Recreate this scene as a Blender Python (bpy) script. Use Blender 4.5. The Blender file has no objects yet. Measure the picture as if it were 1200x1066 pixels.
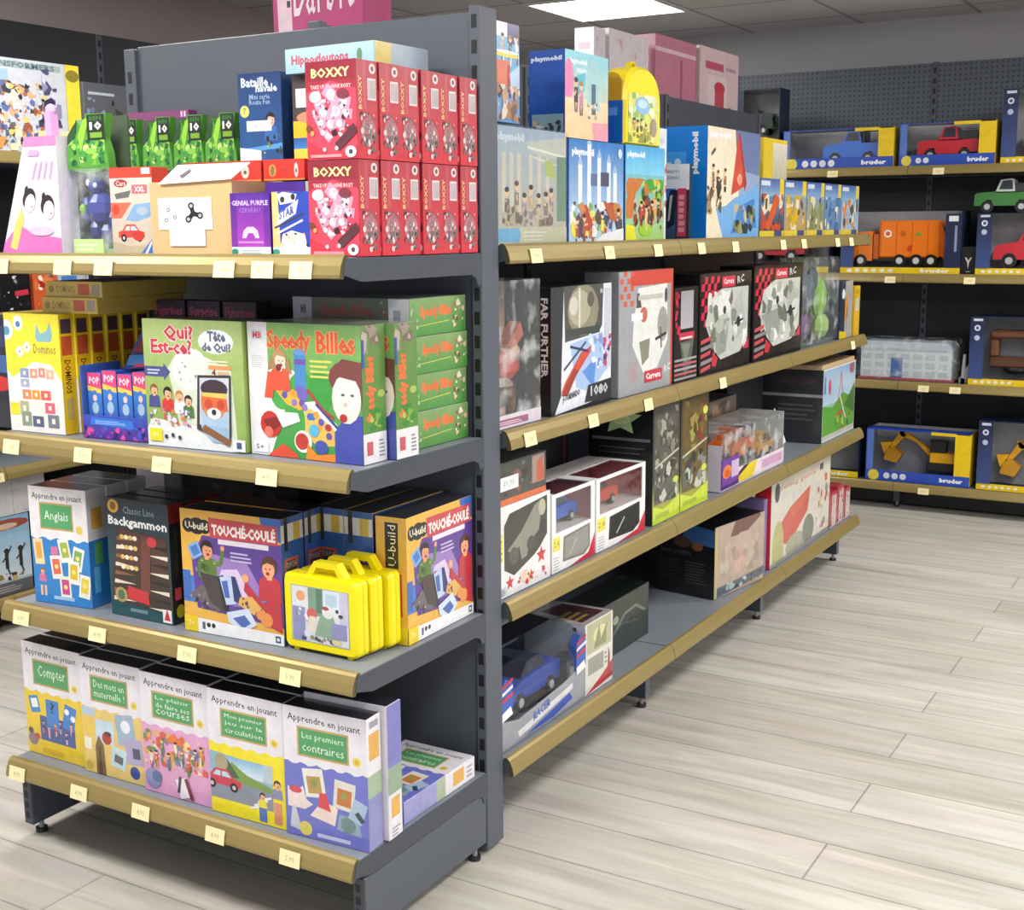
import bpy, math, random
from mathutils import Matrix, Vector
R = math.radians
COL = bpy.context.scene.collection

# ------------------------------------------------------------------ colour and materials
def lin(v):
    v = v / 255.0
    return v / 12.92 if v <= .04045 else ((v + .055) / 1.055) ** 2.4
def rgb(c):
    if isinstance(c, str):
        c = c.lstrip('#'); c = tuple(int(c[i:i+2], 16) for i in (0, 2, 4))
    return (lin(c[0]), lin(c[1]), lin(c[2]), 1.0)

def newmat(name):
    m = bpy.data.materials.new(name); m.use_nodes = True
    nt = m.node_tree; b = nt.nodes['Principled BSDF']
    return m, nt, b
def attr_mat(name, rough, metal=0.0, spec=.5, coat=0.0, noise=0.0, bump=0.0, bscale=300, mottle=0.0):
    m, nt, b = newmat(name)
    a = nt.nodes.new('ShaderNodeAttribute'); a.attribute_name = 'Col'
    if mottle:
        tm = nt.nodes.new('ShaderNodeTexCoord'); n_ = nt.nodes.new('ShaderNodeTexNoise'); n_.inputs['Scale'].default_value = 26; n_.inputs['Detail'].default_value = 6; n_.inputs['Roughness'].default_value = .7
        nt.links.new(tm.outputs['Object'], n_.inputs['Vector'])
        m_ = nt.nodes.new('ShaderNodeMapRange'); m_.inputs['From Min'].default_value = .3; m_.inputs['From Max'].default_value = .7; m_.inputs['To Min'].default_value = 1 - mottle; m_.inputs['To Max'].default_value = 1 + mottle * .6
        nt.links.new(n_.outputs['Fac'], m_.inputs['Value'])
        v_ = nt.nodes.new('ShaderNodeVectorMath'); v_.operation = 'SCALE'; nt.links.new(a.outputs['Color'], v_.inputs[0]); nt.links.new(m_.outputs[0], v_.inputs['Scale']); nt.links.new(v_.outputs[0], b.inputs['Base Color'])
    else:
        nt.links.new(a.outputs['Color'], b.inputs['Base Color'])
    b.inputs['Metallic'].default_value = metal
    b.inputs['Roughness'].default_value = rough
    b.inputs['Specular IOR Level'].default_value = spec
    b.inputs['Coat Weight'].default_value = coat
    b.inputs['Coat Roughness'].default_value = .12
    tc = nt.nodes.new('ShaderNodeTexCoord')
    if noise:
        n = nt.nodes.new('ShaderNodeTexNoise'); n.inputs['Scale'].default_value = 7; n.inputs['Detail'].default_value = 4
        nt.links.new(tc.outputs['Object'], n.inputs['Vector'])
        mr = nt.nodes.new('ShaderNodeMapRange'); mr.inputs['To Min'].default_value = rough - noise; mr.inputs['To Max'].default_value = rough + noise
        nt.links.new(n.outputs['Fac'], mr.inputs['Value']); nt.links.new(mr.outputs['Result'], b.inputs['Roughness'])
    if bump:
        n = nt.nodes.new('ShaderNodeTexNoise'); n.inputs['Scale'].default_value = bscale; n.inputs['Detail'].default_value = 3
        nt.links.new(tc.outputs['Object'], n.inputs['Vector'])
        bp = nt.nodes.new('ShaderNodeBump'); bp.inputs['Strength'].default_value = bump; bp.inputs['Distance'].default_value = .002
        nt.links.new(n.outputs['Fac'], bp.inputs['Height']); nt.links.new(bp.outputs['Normal'], b.inputs['Normal'])
    return m
M = {}
M['card'] = attr_mat('printed_card', .42, spec=.45, noise=.08, mottle=.12)
M['wrap'] = attr_mat('shrink_wrapped_card', .32, spec=.5, coat=.5, noise=.08, bump=.5, bscale=28, mottle=.12)
M['plastic'] = attr_mat('coloured_plastic', .28, spec=.5)
M['steel'] = attr_mat('powder_coated_steel', .46, spec=.45, noise=.08, bump=.12, bscale=600)
M['paper'] = attr_mat('paper', .7, spec=.25)
M['rail'] = attr_mat('champagne_price_rail', .34, metal=.3, spec=.5, noise=.06)

m, nt, b = newmat('clear_film')
out = nt.nodes['Material Output']
tr = nt.nodes.new('ShaderNodeBsdfTransparent'); tr.inputs['Color'].default_value = (.93, .95, .95, 1)
gl = nt.nodes.new('ShaderNodeBsdfGlossy'); gl.inputs['Roughness'].default_value = .1; gl.inputs['Color'].default_value = (1, 1, 1, 1)
lw = nt.nodes.new('ShaderNodeLayerWeight'); pw = nt.nodes.new('ShaderNodeMath'); pw.operation = 'POWER'; pw.inputs[1].default_value = 4; nt.links.new(lw.outputs['Facing'], pw.inputs[0])
fr = nt.nodes.new('ShaderNodeMath'); fr.operation = 'MULTIPLY_ADD'; fr.inputs[1].default_value = .6; fr.inputs[2].default_value = .045; nt.links.new(pw.outputs[0], fr.inputs[0])
nz = nt.nodes.new('ShaderNodeTexNoise'); nz.inputs['Scale'].default_value = 14
tcn = nt.nodes.new('ShaderNodeTexCoord'); nt.links.new(tcn.outputs['Object'], nz.inputs['Vector'])
bp = nt.nodes.new('ShaderNodeBump'); bp.inputs['Strength'].default_value = .25; bp.inputs['Distance'].default_value = .01
nt.links.new(nz.outputs['Fac'], bp.inputs['Height']); nt.links.new(bp.outputs['Normal'], gl.inputs['Normal']); nt.links.new(bp.outputs['Normal'], lw.inputs['Normal'])
mx = nt.nodes.new('ShaderNodeMixShader')
nt.links.new(fr.outputs[0], mx.inputs['Fac']); nt.links.new(tr.outputs[0], mx.inputs[1]); nt.links.new(gl.outputs[0], mx.inputs[2])
nt.links.new(mx.outputs[0], out.inputs['Surface'])
M['clear'] = m
# hazy plastic bag
m, nt, b = newmat('hazy_polythene')
out = nt.nodes['Material Output']
tr = nt.nodes.new('ShaderNodeBsdfTransparent'); tr.inputs['Color'].default_value = (.9, .93, .93, 1)
b.inputs['Base Color'].default_value = (.85, .88, .9, 1); b.inputs['Roughness'].default_value = .15
nz = nt.nodes.new('ShaderNodeTexNoise'); nz.inputs['Scale'].default_value = 16; nz.inputs['Detail'].default_value = 3
tcn = nt.nodes.new('ShaderNodeTexCoord'); nt.links.new(tcn.outputs['Object'], nz.inputs['Vector'])
mr = nt.nodes.new('ShaderNodeMapRange'); mr.inputs['From Min'].default_value = .5; mr.inputs['From Max'].default_value = .75; mr.inputs['To Min'].default_value = .06; mr.inputs['To Max'].default_value = .5
nt.links.new(nz.outputs['Fac'], mr.inputs['Value'])
bp = nt.nodes.new('ShaderNodeBump'); bp.inputs['Strength'].default_value = .5; bp.inputs['Distance'].default_value = .012
nt.links.new(nz.outputs['Fac'], bp.inputs['Height']); nt.links.new(bp.outputs['Normal'], b.inputs['Normal'])
mx = nt.nodes.new('ShaderNodeMixShader')
nt.links.new(mr.outputs[0], mx.inputs['Fac']); nt.links.new(tr.outputs[0], mx.inputs[1]); nt.links.new(b.outputs[0], mx.inputs[2])
nt.links.new(mx.outputs[0], out.inputs['Surface'])
M['bag'] = m

# ------------------------------------------------------------------ text outlines (triangles, unit box)
_tx = {}
def text_tris(s, bold):
    k = (s, bold)
    if k in _tx: return _tx[k]
    cu = bpy.data.curves.new('lettering', 'FONT'); cu.body = s; cu.resolution_u = 1; cu.offset = bold; cu.size = 1
    o = bpy.data.objects.new('lettering', cu); COL.objects.link(o)
    bpy.context.view_layer.update()
    me = o.to_mesh()
    vs = [(v.co.x, v.co.y) for v in me.vertices]
    fs = [tuple(p.vertices) for p in me.polygons]
    o.to_mesh_clear(); bpy.data.objects.remove(o); bpy.data.curves.remove(cu)
    if not vs: vs = [(0, 0), (1, 1)]
    x0 = min(v[0] for v in vs); x1 = max(v[0] for v in vs); y0 = min(v[1] for v in vs); y1 = max(v[1] for v in vs)
    w = max(x1 - x0, 1e-4); h = max(y1 - y0, 1e-4)
    r = ([((a - x0) / w, (c - y0) / h) for a, c in vs], fs, w / h)
    _tx[k] = r
    return r

def clip(poly):
    def cl(P, ax, lim, sg):
        o = []
        for i in range(len(P)):
            a, c = P[i - 1], P[i]
            ia = (a[ax] - lim) * sg <= 0; ic = (c[ax] - lim) * sg <= 0
            if ia != ic:
                t = (lim - a[ax]) / (c[ax] - a[ax]); o.append(tuple(a[j] + t * (c[j] - a[j]) for j in (0, 1)))
            if ic: o.append(c)
        return o
    for ax, lim, sg in ((0, 0, -1), (0, 100, 1), (1, 0, -1), (1, 100, 1)):
        if not poly: break
        poly = cl(poly, ax, lim, sg)
    return poly

class Art:
    """Flat printing on one face, coordinates 0..100 both ways; k is width / height so circles stay round."""
    def __init__(s, k=1.0, seed=1):
        s.k = k; s.ops = []; s.rn = random.Random(seed)
    def p(s, pts, c):
        pts = clip([tuple(map(float, q)) for q in pts])
        if len(pts) > 2: s.ops.append(('p', pts, c))
        return s
    def r(s, x0, y0, x1, y1, c): return s.p([(x0, y0), (x1, y0), (x1, y1), (x0, y1)], c)
    def g(s, x0, y0, x1, y1, c0, c1):
        s.ops.append(('g', [(x0, y0), (x1, y0), (x1, y1), (x0, y1)], (c0, c0, c1, c1))); return s
    def rot(s, cx, cy, w, h, a, c):
        a = R(a); ca, sa = math.cos(a), math.sin(a); o = []
        for dx, dy in ((-w/2, -h/2), (w/2, -h/2), (w/2, h/2), (-w/2, h/2)):
            X = dx; Y = dy / s.k
            o.append((cx + X * ca - Y * sa, cy + (X * sa + Y * ca) * s.k))
        return s.p(o, c)
    def e(s, cx, cy, rx, c, ry=None, n=14, a=0):
        ry = rx if ry is None else ry; a = R(a); o = []
        for i in range(n):
            t = 2 * math.pi * i / n; X = rx * math.cos(t); Y = ry * math.sin(t)
            o.append((cx + X * math.cos(a) - Y * math.sin(a), cy + (X * math.sin(a) + Y * math.cos(a)) * s.k))
        return s.p(o, c)
    def line(s, pts, w, c):
        for (x0, y0), (x1, y1) in zip(pts, pts[1:]):
            dx, dy = x1 - x0, (y1 - y0) / s.k; L = math.hypot(dx, dy) or 1; nx, ny = -dy / L * w / 2, dx / L * w / 2 * s.k
            s.p([(x0 + nx, y0 + ny), (x1 + nx, y1 + ny), (x1 - nx, y1 - ny), (x0 - nx, y0 - ny)], c)
        return s
    def t(s, txt, x0, y0, x1, y1, c, bold=.02, rot=0, out=None, skew=0):
        if out: s.ops.append(('t', txt, (x0 - .6, y0 - .5, x1 + .6, y1 + .5), out, bold + .03, rot, skew))
        s.ops.append(('t', txt, (x0, y0, x1, y1), c, bold, rot, skew)); return s
    def lines(s, x0, y0, x1, y1, n, c, th=.45):
        st = (y1 - y0) / n
        for i in range(n):
            s.r(x0, y0 + i * st, x1 - s.rn.random() * (x1 - x0) * .3, y0 + i * st + st * th, c)
        return s
    def collage(s, x0, y0, x1, y1, cols, n, big=.22):
        rn = s.rn; W, H = x1 - x0, y1 - y0
        for i in range(n):
            cx, cy = x0 + rn.random() * W, y0 + rn.random() * H; q = big * W * (.25 + .75 * rn.random()); c = rn.choice(cols)
            m = rn.randint(4, 8); a0 = rn.random() * 6.28; pts = []
            for j in range(m):
                t = a0 + 6.283 * j / m; rr = q * (.35 + .65 * rn.random())
                pts.append((min(max(cx + rr * math.cos(t), x0), x1), min(max(cy + rr * math.sin(t) * s.k, y0), y1)))
            s.p(pts, c)
        return s
    def figs(s, x0, y0, x1, y1, n, cols, sz=6):
        rn = s.rn
        for i in range(n):
            x = x0 + (x1 - x0) * (i + .5 + .4 * (rn.random() - .5)) / n; y = y0 + rn.random() * (y1 - y0); c = rn.choice(cols)
            s.rot(x, y, sz * .8, sz * 1.6, rn.uniform(-15, 15), c)
            s.rot(x - sz*.2, y - sz * 1.2 * s.k, sz * .3, sz, 8, rn.choice(cols)); s.rot(x + sz*.2, y - sz * 1.2 * s.k, sz * .3, sz, -8, rn.choice(cols))
            s.line([(x, y + sz * .4 * s.k), (x + rn.uniform(-1, 1) * sz, y + rn.uniform(-.3, .9) * sz * s.k)], sz * .25, '#e8b890')
            s.e(x, y + sz * 1.2 * s.k, sz * .42, '#f0c8a0'); s.e(x, y + sz * 1.42 * s.k, sz * .42, rn.choice(['#3a2418', '#604020', '#c08030', '#202028']), sz * .25)
        return s
    def kid(s, cx, cy, z, hair, shirt, skin='#f0b890', arm=None, face=1):
        k = s.k
        s.p([(cx - z*.2, cy - z*.5*k), (cx + z*.2, cy - z*.5*k), (cx + z*1.0, cy - z*.9*k), (cx + z*1.15, cy - z*2.6*k), (cx - z*1.15, cy - z*2.6*k), (cx - z*1.0, cy - z*.9*k)], shirt)
        if arm:
            s.line([(cx + arm[0]*.5*z, cy - z*1.1*k), (cx + arm[0]*z*1.6, cy - z*1.2*k), (cx + arm[0]*z*1.9, cy + arm[1]*z*k)], z*.45, shirt)
            s.e(cx + arm[0]*z*1.9, cy + (arm[1]+.2)*z*k, z*.25, skin)
        s.r(cx - z*.25, cy - z*.9*k, cx + z*.25, cy, skin)
        s.e(cx, cy + z*.22*k, z*.78, hair, z*.8); s.e(cx + face*z*.08, cy - z*.05*k, z*.6, skin, z*.72)
        s.p([(cx - z*.66, cy + z*.25*k), (cx - z*.2, cy + z*.48*k), (cx + z*.66, cy + z*.3*k), (cx + z*.5, cy + z*.85*k), (cx - z*.5, cy + z*.85*k)], hair)
        s.e(cx - z*.2 + face*z*.15, cy, z*.07, '#30201c'); s.e(cx + z*.22 + face*z*.15, cy, z*.07, '#30201c')
        s.e(cx + face*z*.15, cy - z*.38*k, z*.2, '#a02828', z*.14); s.e(cx + face*z*.18, cy - z*.15*k, z*.07, '#d89070')
        return s
    def car(s, cx, cy, L, c, glass='#b8d8e8'):
        k = s.k; P = lambda pts, cc: s.p([(cx + x*L, cy + y*L*k) for x, y in pts], cc)
        P([(-.5, -.1), (.5, -.1), (.5, .05), (.3, .1), (.15, .27), (-.2, .27), (-.35, .1), (-.5, .06)], c)
        P([(.24, .1), (.13, .22), (-.02, .22), (-.02, .1)], glass); P([(-.06, .1), (-.06, .22), (-.17, .22), (-.27, .1)], glass)
        for x in (-.3, .3): s.e(cx + x*L, cy - .11*L*k, L*.11, '#181818'); s.e(cx + x*L, cy - .11*L*k, L*.05, '#c8c8c8')
        return s

# ------------------------------------------------------------------ mesh collecting
class MB:
    def __init__(s): s.v = []; s.f = []; s.c = []; s.sm = []
    def face(s, pts, c, smooth=False):
        n = len(s.v); s.v.extend([tuple(q) for q in pts]); s.f.append(tuple(range(n, n + len(pts))))
        s.c.append(c); s.sm.append(smooth)
    def box(s, x0, y0, z0, x1, y1, z1, c, b=0.0):
        cc = c if isinstance(c, dict) else {}
        d = c if not isinstance(c, dict) else c.get('all', '#cccccc')
        X, Y, Z = (x0, x1), (y0, y1), (z0, z1)
        if b <= 0:
            F = lambda n, p: s.face(p, cc.get(n, d))
            F('front', [(x0,y0,z0),(x1,y0,z0),(x1,y0,z1),(x0,y0,z1)]); F('back', [(x1,y1,z0),(x0,y1,z0),(x0,y1,z1),(x1,y1,z1)])
            F('right', [(x1,y0,z0),(x1,y1,z0),(x1,y1,z1),(x1,y0,z1)]); F('left', [(x0,y1,z0),(x0,y0,z0),(x0,y0,z1),(x0,y1,z1)])
            F('top', [(x0,y0,z1),(x1,y0,z1),(x1,y1,z1),(x0,y1,z1)]); F('bottom', [(x0,y1,z0),(x1,y1,z0),(x1,y0,z0),(x0,y0,z0)])
            return
        base = len(s.v); idx = {}
        for i in (0, 1):
            for j in (0, 1):
                for k in (0, 1):
                    sx, sy, sz = 1 - 2*i, 1 - 2*j, 1 - 2*k
                    for ax in range(3):
                        q = [X[i], Y[j], Z[k]]; g = (sx*b, sy*b, sz*b)
                        for a in range(3):
                            if a != ax: q[a] += g[a]
                        idx[(i, j, k, ax)] = len(s.v); s.v.append(tuple(q))
        def add(ids, c): s.f.append(tuple(ids)); s.c.append(c); s.sm.append(False)
        g = idx
        add([g[0,0,0,1],g[1,0,0,1],g[1,0,1,1],g[0,0,1,1]], cc.get('front', d)); add([g[1,1,0,1],g[0,1,0,1],g[0,1,1,1],g[1,1,1,1]], cc.get('back', d))
        add([g[1,0,0,0],g[1,1,0,0],g[1,1,1,0],g[1,0,1,0]], cc.get('right', d)); add([g[0,1,0,0],g[0,0,0,0],g[0,0,1,0],g[0,1,1,0]], cc.get('left', d))
        add([g[0,0,1,2],g[1,0,1,2],g[1,1,1,2],g[0,1,1,2]], cc.get('top', d)); add([g[0,1,0,2],g[1,1,0,2],g[1,0,0,2],g[0,0,0,2]], cc.get('bottom', d))
        e = cc.get('edge', cc.get('front', d))
        for j in (0, 1):
            for k in (0, 1): add([g[0,j,k,1],g[1,j,k,1],g[1,j,k,2],g[0,j,k,2]], e)
        for i in (0, 1):
            for k in (0, 1): add([g[i,0,k,0],g[i,1,k,0],g[i,1,k,2],g[i,0,k,2]], e)
        for i in (0, 1):
            for j in (0, 1):
                add([g[i,j,0,0],g[i,j,1,0],g[i,j,1,1],g[i,j,0,1]], e)
                for k in (0, 1): add([g[i,j,k,0],g[i,j,k,1],g[i,j,k,2]], e)
    def prism(s, prof, a0, a1, axis, c, cap=None, smooth=False):
        """prof: points in the plane across axis; axis 'x': (y,z), 'y': (x,z), 'z': (x,y)."""
        def P(q, a):
            return (a, q[0], q[1]) if axis == 'x' else (q[0], a, q[1]) if axis == 'y' else (q[0], q[1], a)
        n = len(prof)
        for i in range(n):
            p, q = prof[i], prof[(i + 1) % n]
            s.face([P(p, a0), P(q, a0), P(q, a1), P(p, a1)], c, smooth)
        s.face([P(q, a0) for q in prof], cap or c); s.face([P(q, a1) for q in reversed(prof)], cap or c)
    def cyl(s, cx, cy, cz, r, h, axis, c, n=16, cap=None):
        pr = [(r * math.cos(6.2832 * i / n), r * math.sin(6.2832 * i / n)) for i in range(n)]
        o = {'x': (cy, cz), 'y': (cx, cz), 'z': (cx, cy)}[axis]; a = {'x': cx, 'y': cy, 'z': cz}[axis]
        s.prism([(p[0] + o[0], p[1] + o[1]) for p in pr], a - h/2, a + h/2, axis, c, cap)
    def ball(s, cx, cy, cz, rx, ry, rz, c, n=10):
        for i in range(n // 2):
            a0, a1 = math.pi * i / (n // 2) - math.pi/2, math.pi * (i + 1) / (n // 2) - math.pi/2
            for j in range(n):
                b0, b1 = 6.2832 * j / n, 6.2832 * (j + 1) / n
                Q = lambda a, t: (cx + rx * math.cos(a) * math.cos(t), cy + ry * math.cos(a) * math.sin(t), cz + rz * math.sin(a))
                s.face([Q(a0, b0), Q(a0, b1), Q(a1, b1), Q(a1, b0)], c, True)
    def art(s, A, O, U, Vv, lift=.0004, step=.000018):
        """lay an Art on the face with corner O, edges U and V"""
        O, U, Vv = Vector(O), Vector(U), Vector(Vv); N = U.cross(Vv).normalized(); d = lift
        for op in A.ops:
            d += step
            if op[0] == 'p':
                s.face([O + U * (x / 100) + Vv * (y / 100) + N * d for x, y in op[1]], op[2])
            elif op[0] == 'g':
                s.face([O + U * (x / 100) + Vv * (y / 100) + N * d for x, y in op[1]], tuple(op[2]))
            else:
                _, txt, (x0, y0, x1, y1), c, bold, rot, skew = op
                vs, fs, _a = text_tris(txt, bold); W, H = x1 - x0, y1 - y0; base = len(s.v)
                for a, b in vs:
                    if rot == 90: X, Y = x0 + (1 - b) * W, y0 + a * H
                    elif rot == -90: X, Y = x0 + b * W, y0 + (1 - a) * H
                    else: X, Y = x0 + a * W, y0 + b * H + a * skew
                    s.v.append(tuple(O + U * (X / 100) + Vv * (Y / 100) + N * d))
                for f in fs: s.f.append(tuple(base + i for i in f)); s.c.append(c); s.sm.append(False)
    def build(s, name, mat, parent=None, loc=(0, 0, 0), rz=0.0):
        me = bpy.data.meshes.new(name); me.from_pydata(s.v, [], s.f)
        at = me.color_attributes.new('Col', 'FLOAT_COLOR', 'CORNER'); buf = []; cache = {}
        for f, c in zip(s.f, s.c):
            if isinstance(c, tuple) and len(c) == len(f) and not isinstance(c[0], (int, float)):
                for q in c:
                    if q not in cache: cache[q] = rgb(q)
                    buf.extend(cache[q])
            else:
                if c not in cache: cache[c] = rgb(c)
                buf.extend(cache[c] * len(f))
        at.data.foreach_set('color', buf)
        me.polygons.foreach_set('use_smooth', s.sm)
        me.materials.append(M[mat] if isinstance(mat, str) else mat); me.update()
        o = bpy.data.objects.new(name, me); COL.objects.link(o); o.location = loc; o.rotation_euler = (0, 0, R(rz))
        if parent: o.parent = parent
        return o

def tag(o, label, cat, group=None, kind=None):
    o['label'] = label; o['category'] = cat
    if group: o['group'] = group
    if kind: o['kind'] = kind
    return o
def empty(name, loc, rz=0.0):
    o = bpy.data.objects.new(name, None); COL.objects.link(o); o.location = loc; o.rotation_euler = (0, 0, R(rz)); o.empty_display_size = .05
    return o
def dup(root, loc, rz=None):
    r = root.copy(); COL.objects.link(r); r.location = loc
    if rz is not None: r.rotation_euler = (0, 0, R(rz))
    for ch in list(root.children):
        c = ch.copy(); COL.objects.link(c); c.parent = r
        for g in list(ch.children):
            d = g.copy(); COL.objects.link(d); d.parent = c
    return r

def lay_arts(mb, w, d, h, arts):
    for k, A in arts.items():
        if k == 'front': mb.art(A, (0, 0, 0), (w, 0, 0), (0, 0, h))
        elif k == 'right': mb.art(A, (w, 0, 0), (0, d, 0), (0, 0, h))
        elif k == 'left': mb.art(A, (0, d, 0), (0, -d, 0), (0, 0, h))
        elif k == 'top': mb.art(A, (0, 0, h), (w, 0, 0), (0, d, 0))
def card_box(name, label, cat, loc, rz, w, d, h, cols, arts, group=None, mat='card', b=.0015, parent=None):
    """a closed printed carton; local origin = front bottom left corner, front faces -y"""
    mb = MB(); mb.box(0, 0, 0, w, d, h, cols, b); lay_arts(mb, w, d, h, arts)
    o = mb.build(name, mat, parent, loc, rz)
    if label: tag(o, label, cat, group)
    return o
def again(o, loc, rz, label, group=None):
    r = dup(o, loc, rz); r['label'] = label
    if group: r['group'] = group
    return r
# ------------------------------------------------------------------ the room
STEEL, STEELD, SLOT = '#565c66', '#454a54', '#15171b'
def struct(name, mb, mat, loc=(0,0,0), rz=0):
    o = mb.build(name, mat, None, loc, rz); o['kind'] = 'structure'; return o
ZC = 2.45
# floor: pale grey wood-look planks
m, nt, b = newmat('pale_wood_plank_floor')
tc = nt.nodes.new('ShaderNodeTexCoord'); mp = nt.nodes.new('ShaderNodeMapping'); mp.inputs['Location'].default_value = (-.65, -.063, 0)
nt.links.new(tc.outputs['Object'], mp.inputs['Vector'])
br = nt.nodes.new('ShaderNodeTexBrick'); br.offset = .609; br.offset_frequency = 2; br.squash = 1
br.inputs['Scale'].default_value = 1; br.inputs['Brick Width'].default_value = 2.2; br.inputs['Row Height'].default_value = .186
br.inputs['Mortar Size'].default_value = .003; br.inputs['Mortar Smooth'].default_value = .3; br.inputs['Bias'].default_value = 0
br.inputs['Color1'].default_value = rgb('#d6cfc0'); br.inputs['Color2'].default_value = rgb('#c9c1b0'); br.inputs['Mortar'].default_value = rgb('#a59f93')
nt.links.new(mp.outputs[0], br.inputs['Vector'])
mp2 = nt.nodes.new('ShaderNodeMapping'); mp2.inputs['Scale'].default_value = (1.1, 11, 1); nt.links.new(tc.outputs['Object'], mp2.inputs['Vector'])
n1 = nt.nodes.new('ShaderNodeTexNoise'); n1.inputs['Scale'].default_value = 1.6; n1.inputs['Detail'].default_value = 7; n1.inputs['Roughness'].default_value = .62; n1.inputs['Distortion'].default_value = .7
nt.links.new(mp2.outputs[0], n1.inputs['Vector'])
cr = nt.nodes.new('ShaderNodeValToRGB'); cr.color_ramp.elements[0].position = .3; cr.color_ramp.elements[0].color = rgb('#b9b2a2'); cr.color_ramp.elements[1].position = .62; cr.color_ramp.elements[1].color = (1, 1, 1, 1)
nt.links.new(n1.outputs['Fac'], cr.inputs['Fac'])
mx = nt.nodes.new('ShaderNodeMix'); mx.data_type = 'RGBA'; mx.blend_type = 'MULTIPLY'; mx.inputs['Factor'].default_value = .58
nt.links.new(br.outputs['Color'], mx.inputs['A']); nt.links.new(cr.outputs['Color'], mx.inputs['B'])
n2 = nt.nodes.new('ShaderNodeTexNoise'); n2.inputs['Scale'].default_value = 1.3; n2.inputs['Detail'].default_value = 3
nt.links.new(mp2.outputs[0], n2.inputs['Vector'])
mx2 = nt.nodes.new('ShaderNodeMix'); mx2.data_type = 'RGBA'; mx2.blend_type = 'MULTIPLY'; mx2.inputs['Factor'].default_value = .25
nt.links.new(mx.outputs['Result'], mx2.inputs['A']); nt.links.new(n2.outputs['Color'], mx2.inputs['B'])
hs = nt.nodes.new('ShaderNodeHueSaturation'); hs.inputs['Saturation'].default_value = .6; hs.inputs['Value'].default_value = 1.0
nt.links.new(mx2.outputs['Result'], hs.inputs['Color']); nt.links.new(hs.outputs['Color'], b.inputs['Base Color'])
b.inputs['Roughness'].default_value = .42; b.inputs['Specular IOR Level'].default_value = .35
bpn = nt.nodes.new('ShaderNodeBump'); bpn.inputs['Strength'].default_value = .15; bpn.inputs['Distance'].default_value = .002; bpn.invert = True
nt.links.new(br.outputs['Fac'], bpn.inputs['Height']); nt.links.new(bpn.outputs['Normal'], b.inputs['Normal'])
mb = MB(); mb.box(-3.0, -4.0, -.05, 3.6, 4.75, 0, '#c8c4b8'); struct('floor', mb, m)
# ceiling: 60 cm mineral tiles in a grid
m, nt, b = newmat('mineral_ceiling_tiles')
tc = nt.nodes.new('ShaderNodeTexCoord'); mp = nt.nodes.new('ShaderNodeMapping'); mp.inputs['Location'].default_value = (1.74, -3.2, 0)
nt.links.new(tc.outputs['Object'], mp.inputs['Vector'])
br = nt.nodes.new('ShaderNodeTexBrick'); br.offset = 0; br.squash = 1; br.inputs['Scale'].default_value = 1
br.inputs['Brick Width'].default_value = .6; br.inputs['Row Height'].default_value = .6; br.inputs['Mortar Size'].default_value = .011; br.inputs['Mortar Smooth'].default_value = .1
br.inputs['Color1'].default_value = rgb('#dcd8d4'); br.inputs['Color2'].default_value = rgb('#d5d0cd'); br.inputs['Mortar'].default_value = rgb('#a8a39f')
nt.links.new(mp.outputs[0], br.inputs['Vector']); nt.links.new(br.outputs['Color'], b.inputs['Base Color'])
b.inputs['Roughness'].default_value = .9
nz = nt.nodes.new('ShaderNodeTexNoise'); nz.inputs['Scale'].default_value = 160; nt.links.new(tc.outputs['Object'], nz.inputs['Vector'])
bpn = nt.nodes.new('ShaderNodeBump'); bpn.inputs['Strength'].default_value = .2; nt.links.new(nz.outputs['Fac'], bpn.inputs['Height']); nt.links.new(bpn.outputs['Normal'], b.inputs['Normal'])
mb = MB(); mb.box(-3.0, -4.0, ZC, 3.6, 4.75, ZC + .05, '#bfbab8'); struct('ceiling', mb, m)
# painted plaster
def plaster(name, col):
    m, nt, b = newmat(name); tc = nt.nodes.new('ShaderNodeTexCoord')
    nz = nt.nodes.new('ShaderNodeTexNoise'); nz.inputs['Scale'].default_value = 2.2; nz.inputs['Detail'].default_value = 5
    nt.links.new(tc.outputs['Object'], nz.inputs['Vector'])
    cr = nt.nodes.new('ShaderNodeValToRGB'); c = rgb(col); cr.color_ramp.elements[0].color = tuple(x * .9 for x in c[:3]) + (1,); cr.color_ramp.elements[1].color = c
    nt.links.new(nz.outputs['Fac'], cr.inputs['Fac']); nt.links.new(cr.outputs['Color'], b.inputs['Base Color']); b.inputs['Roughness'].default_value = .85
    return m
PL = plaster('grey_painted_plaster', '#c0bfc2'); PLM = plaster('mauve_grey_painted_plaster', '#b8abab')
mb = MB(); mb.box(-3.0, 4.70, 0, 3.6, 4.76, ZC, '#aaaaaa'); struct('wall_back', mb, PL)
mb = MB(); mb.box(-3.0, -4.0, 0, -2.92, 4.70, ZC, '#aaaaaa'); struct('wall_left', mb, PLM)
mb = MB(); mb.box(3.5, -4.0, 0, 3.6, 4.70, ZC, '#aaaaaa'); struct('wall_right', mb, PL)

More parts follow.
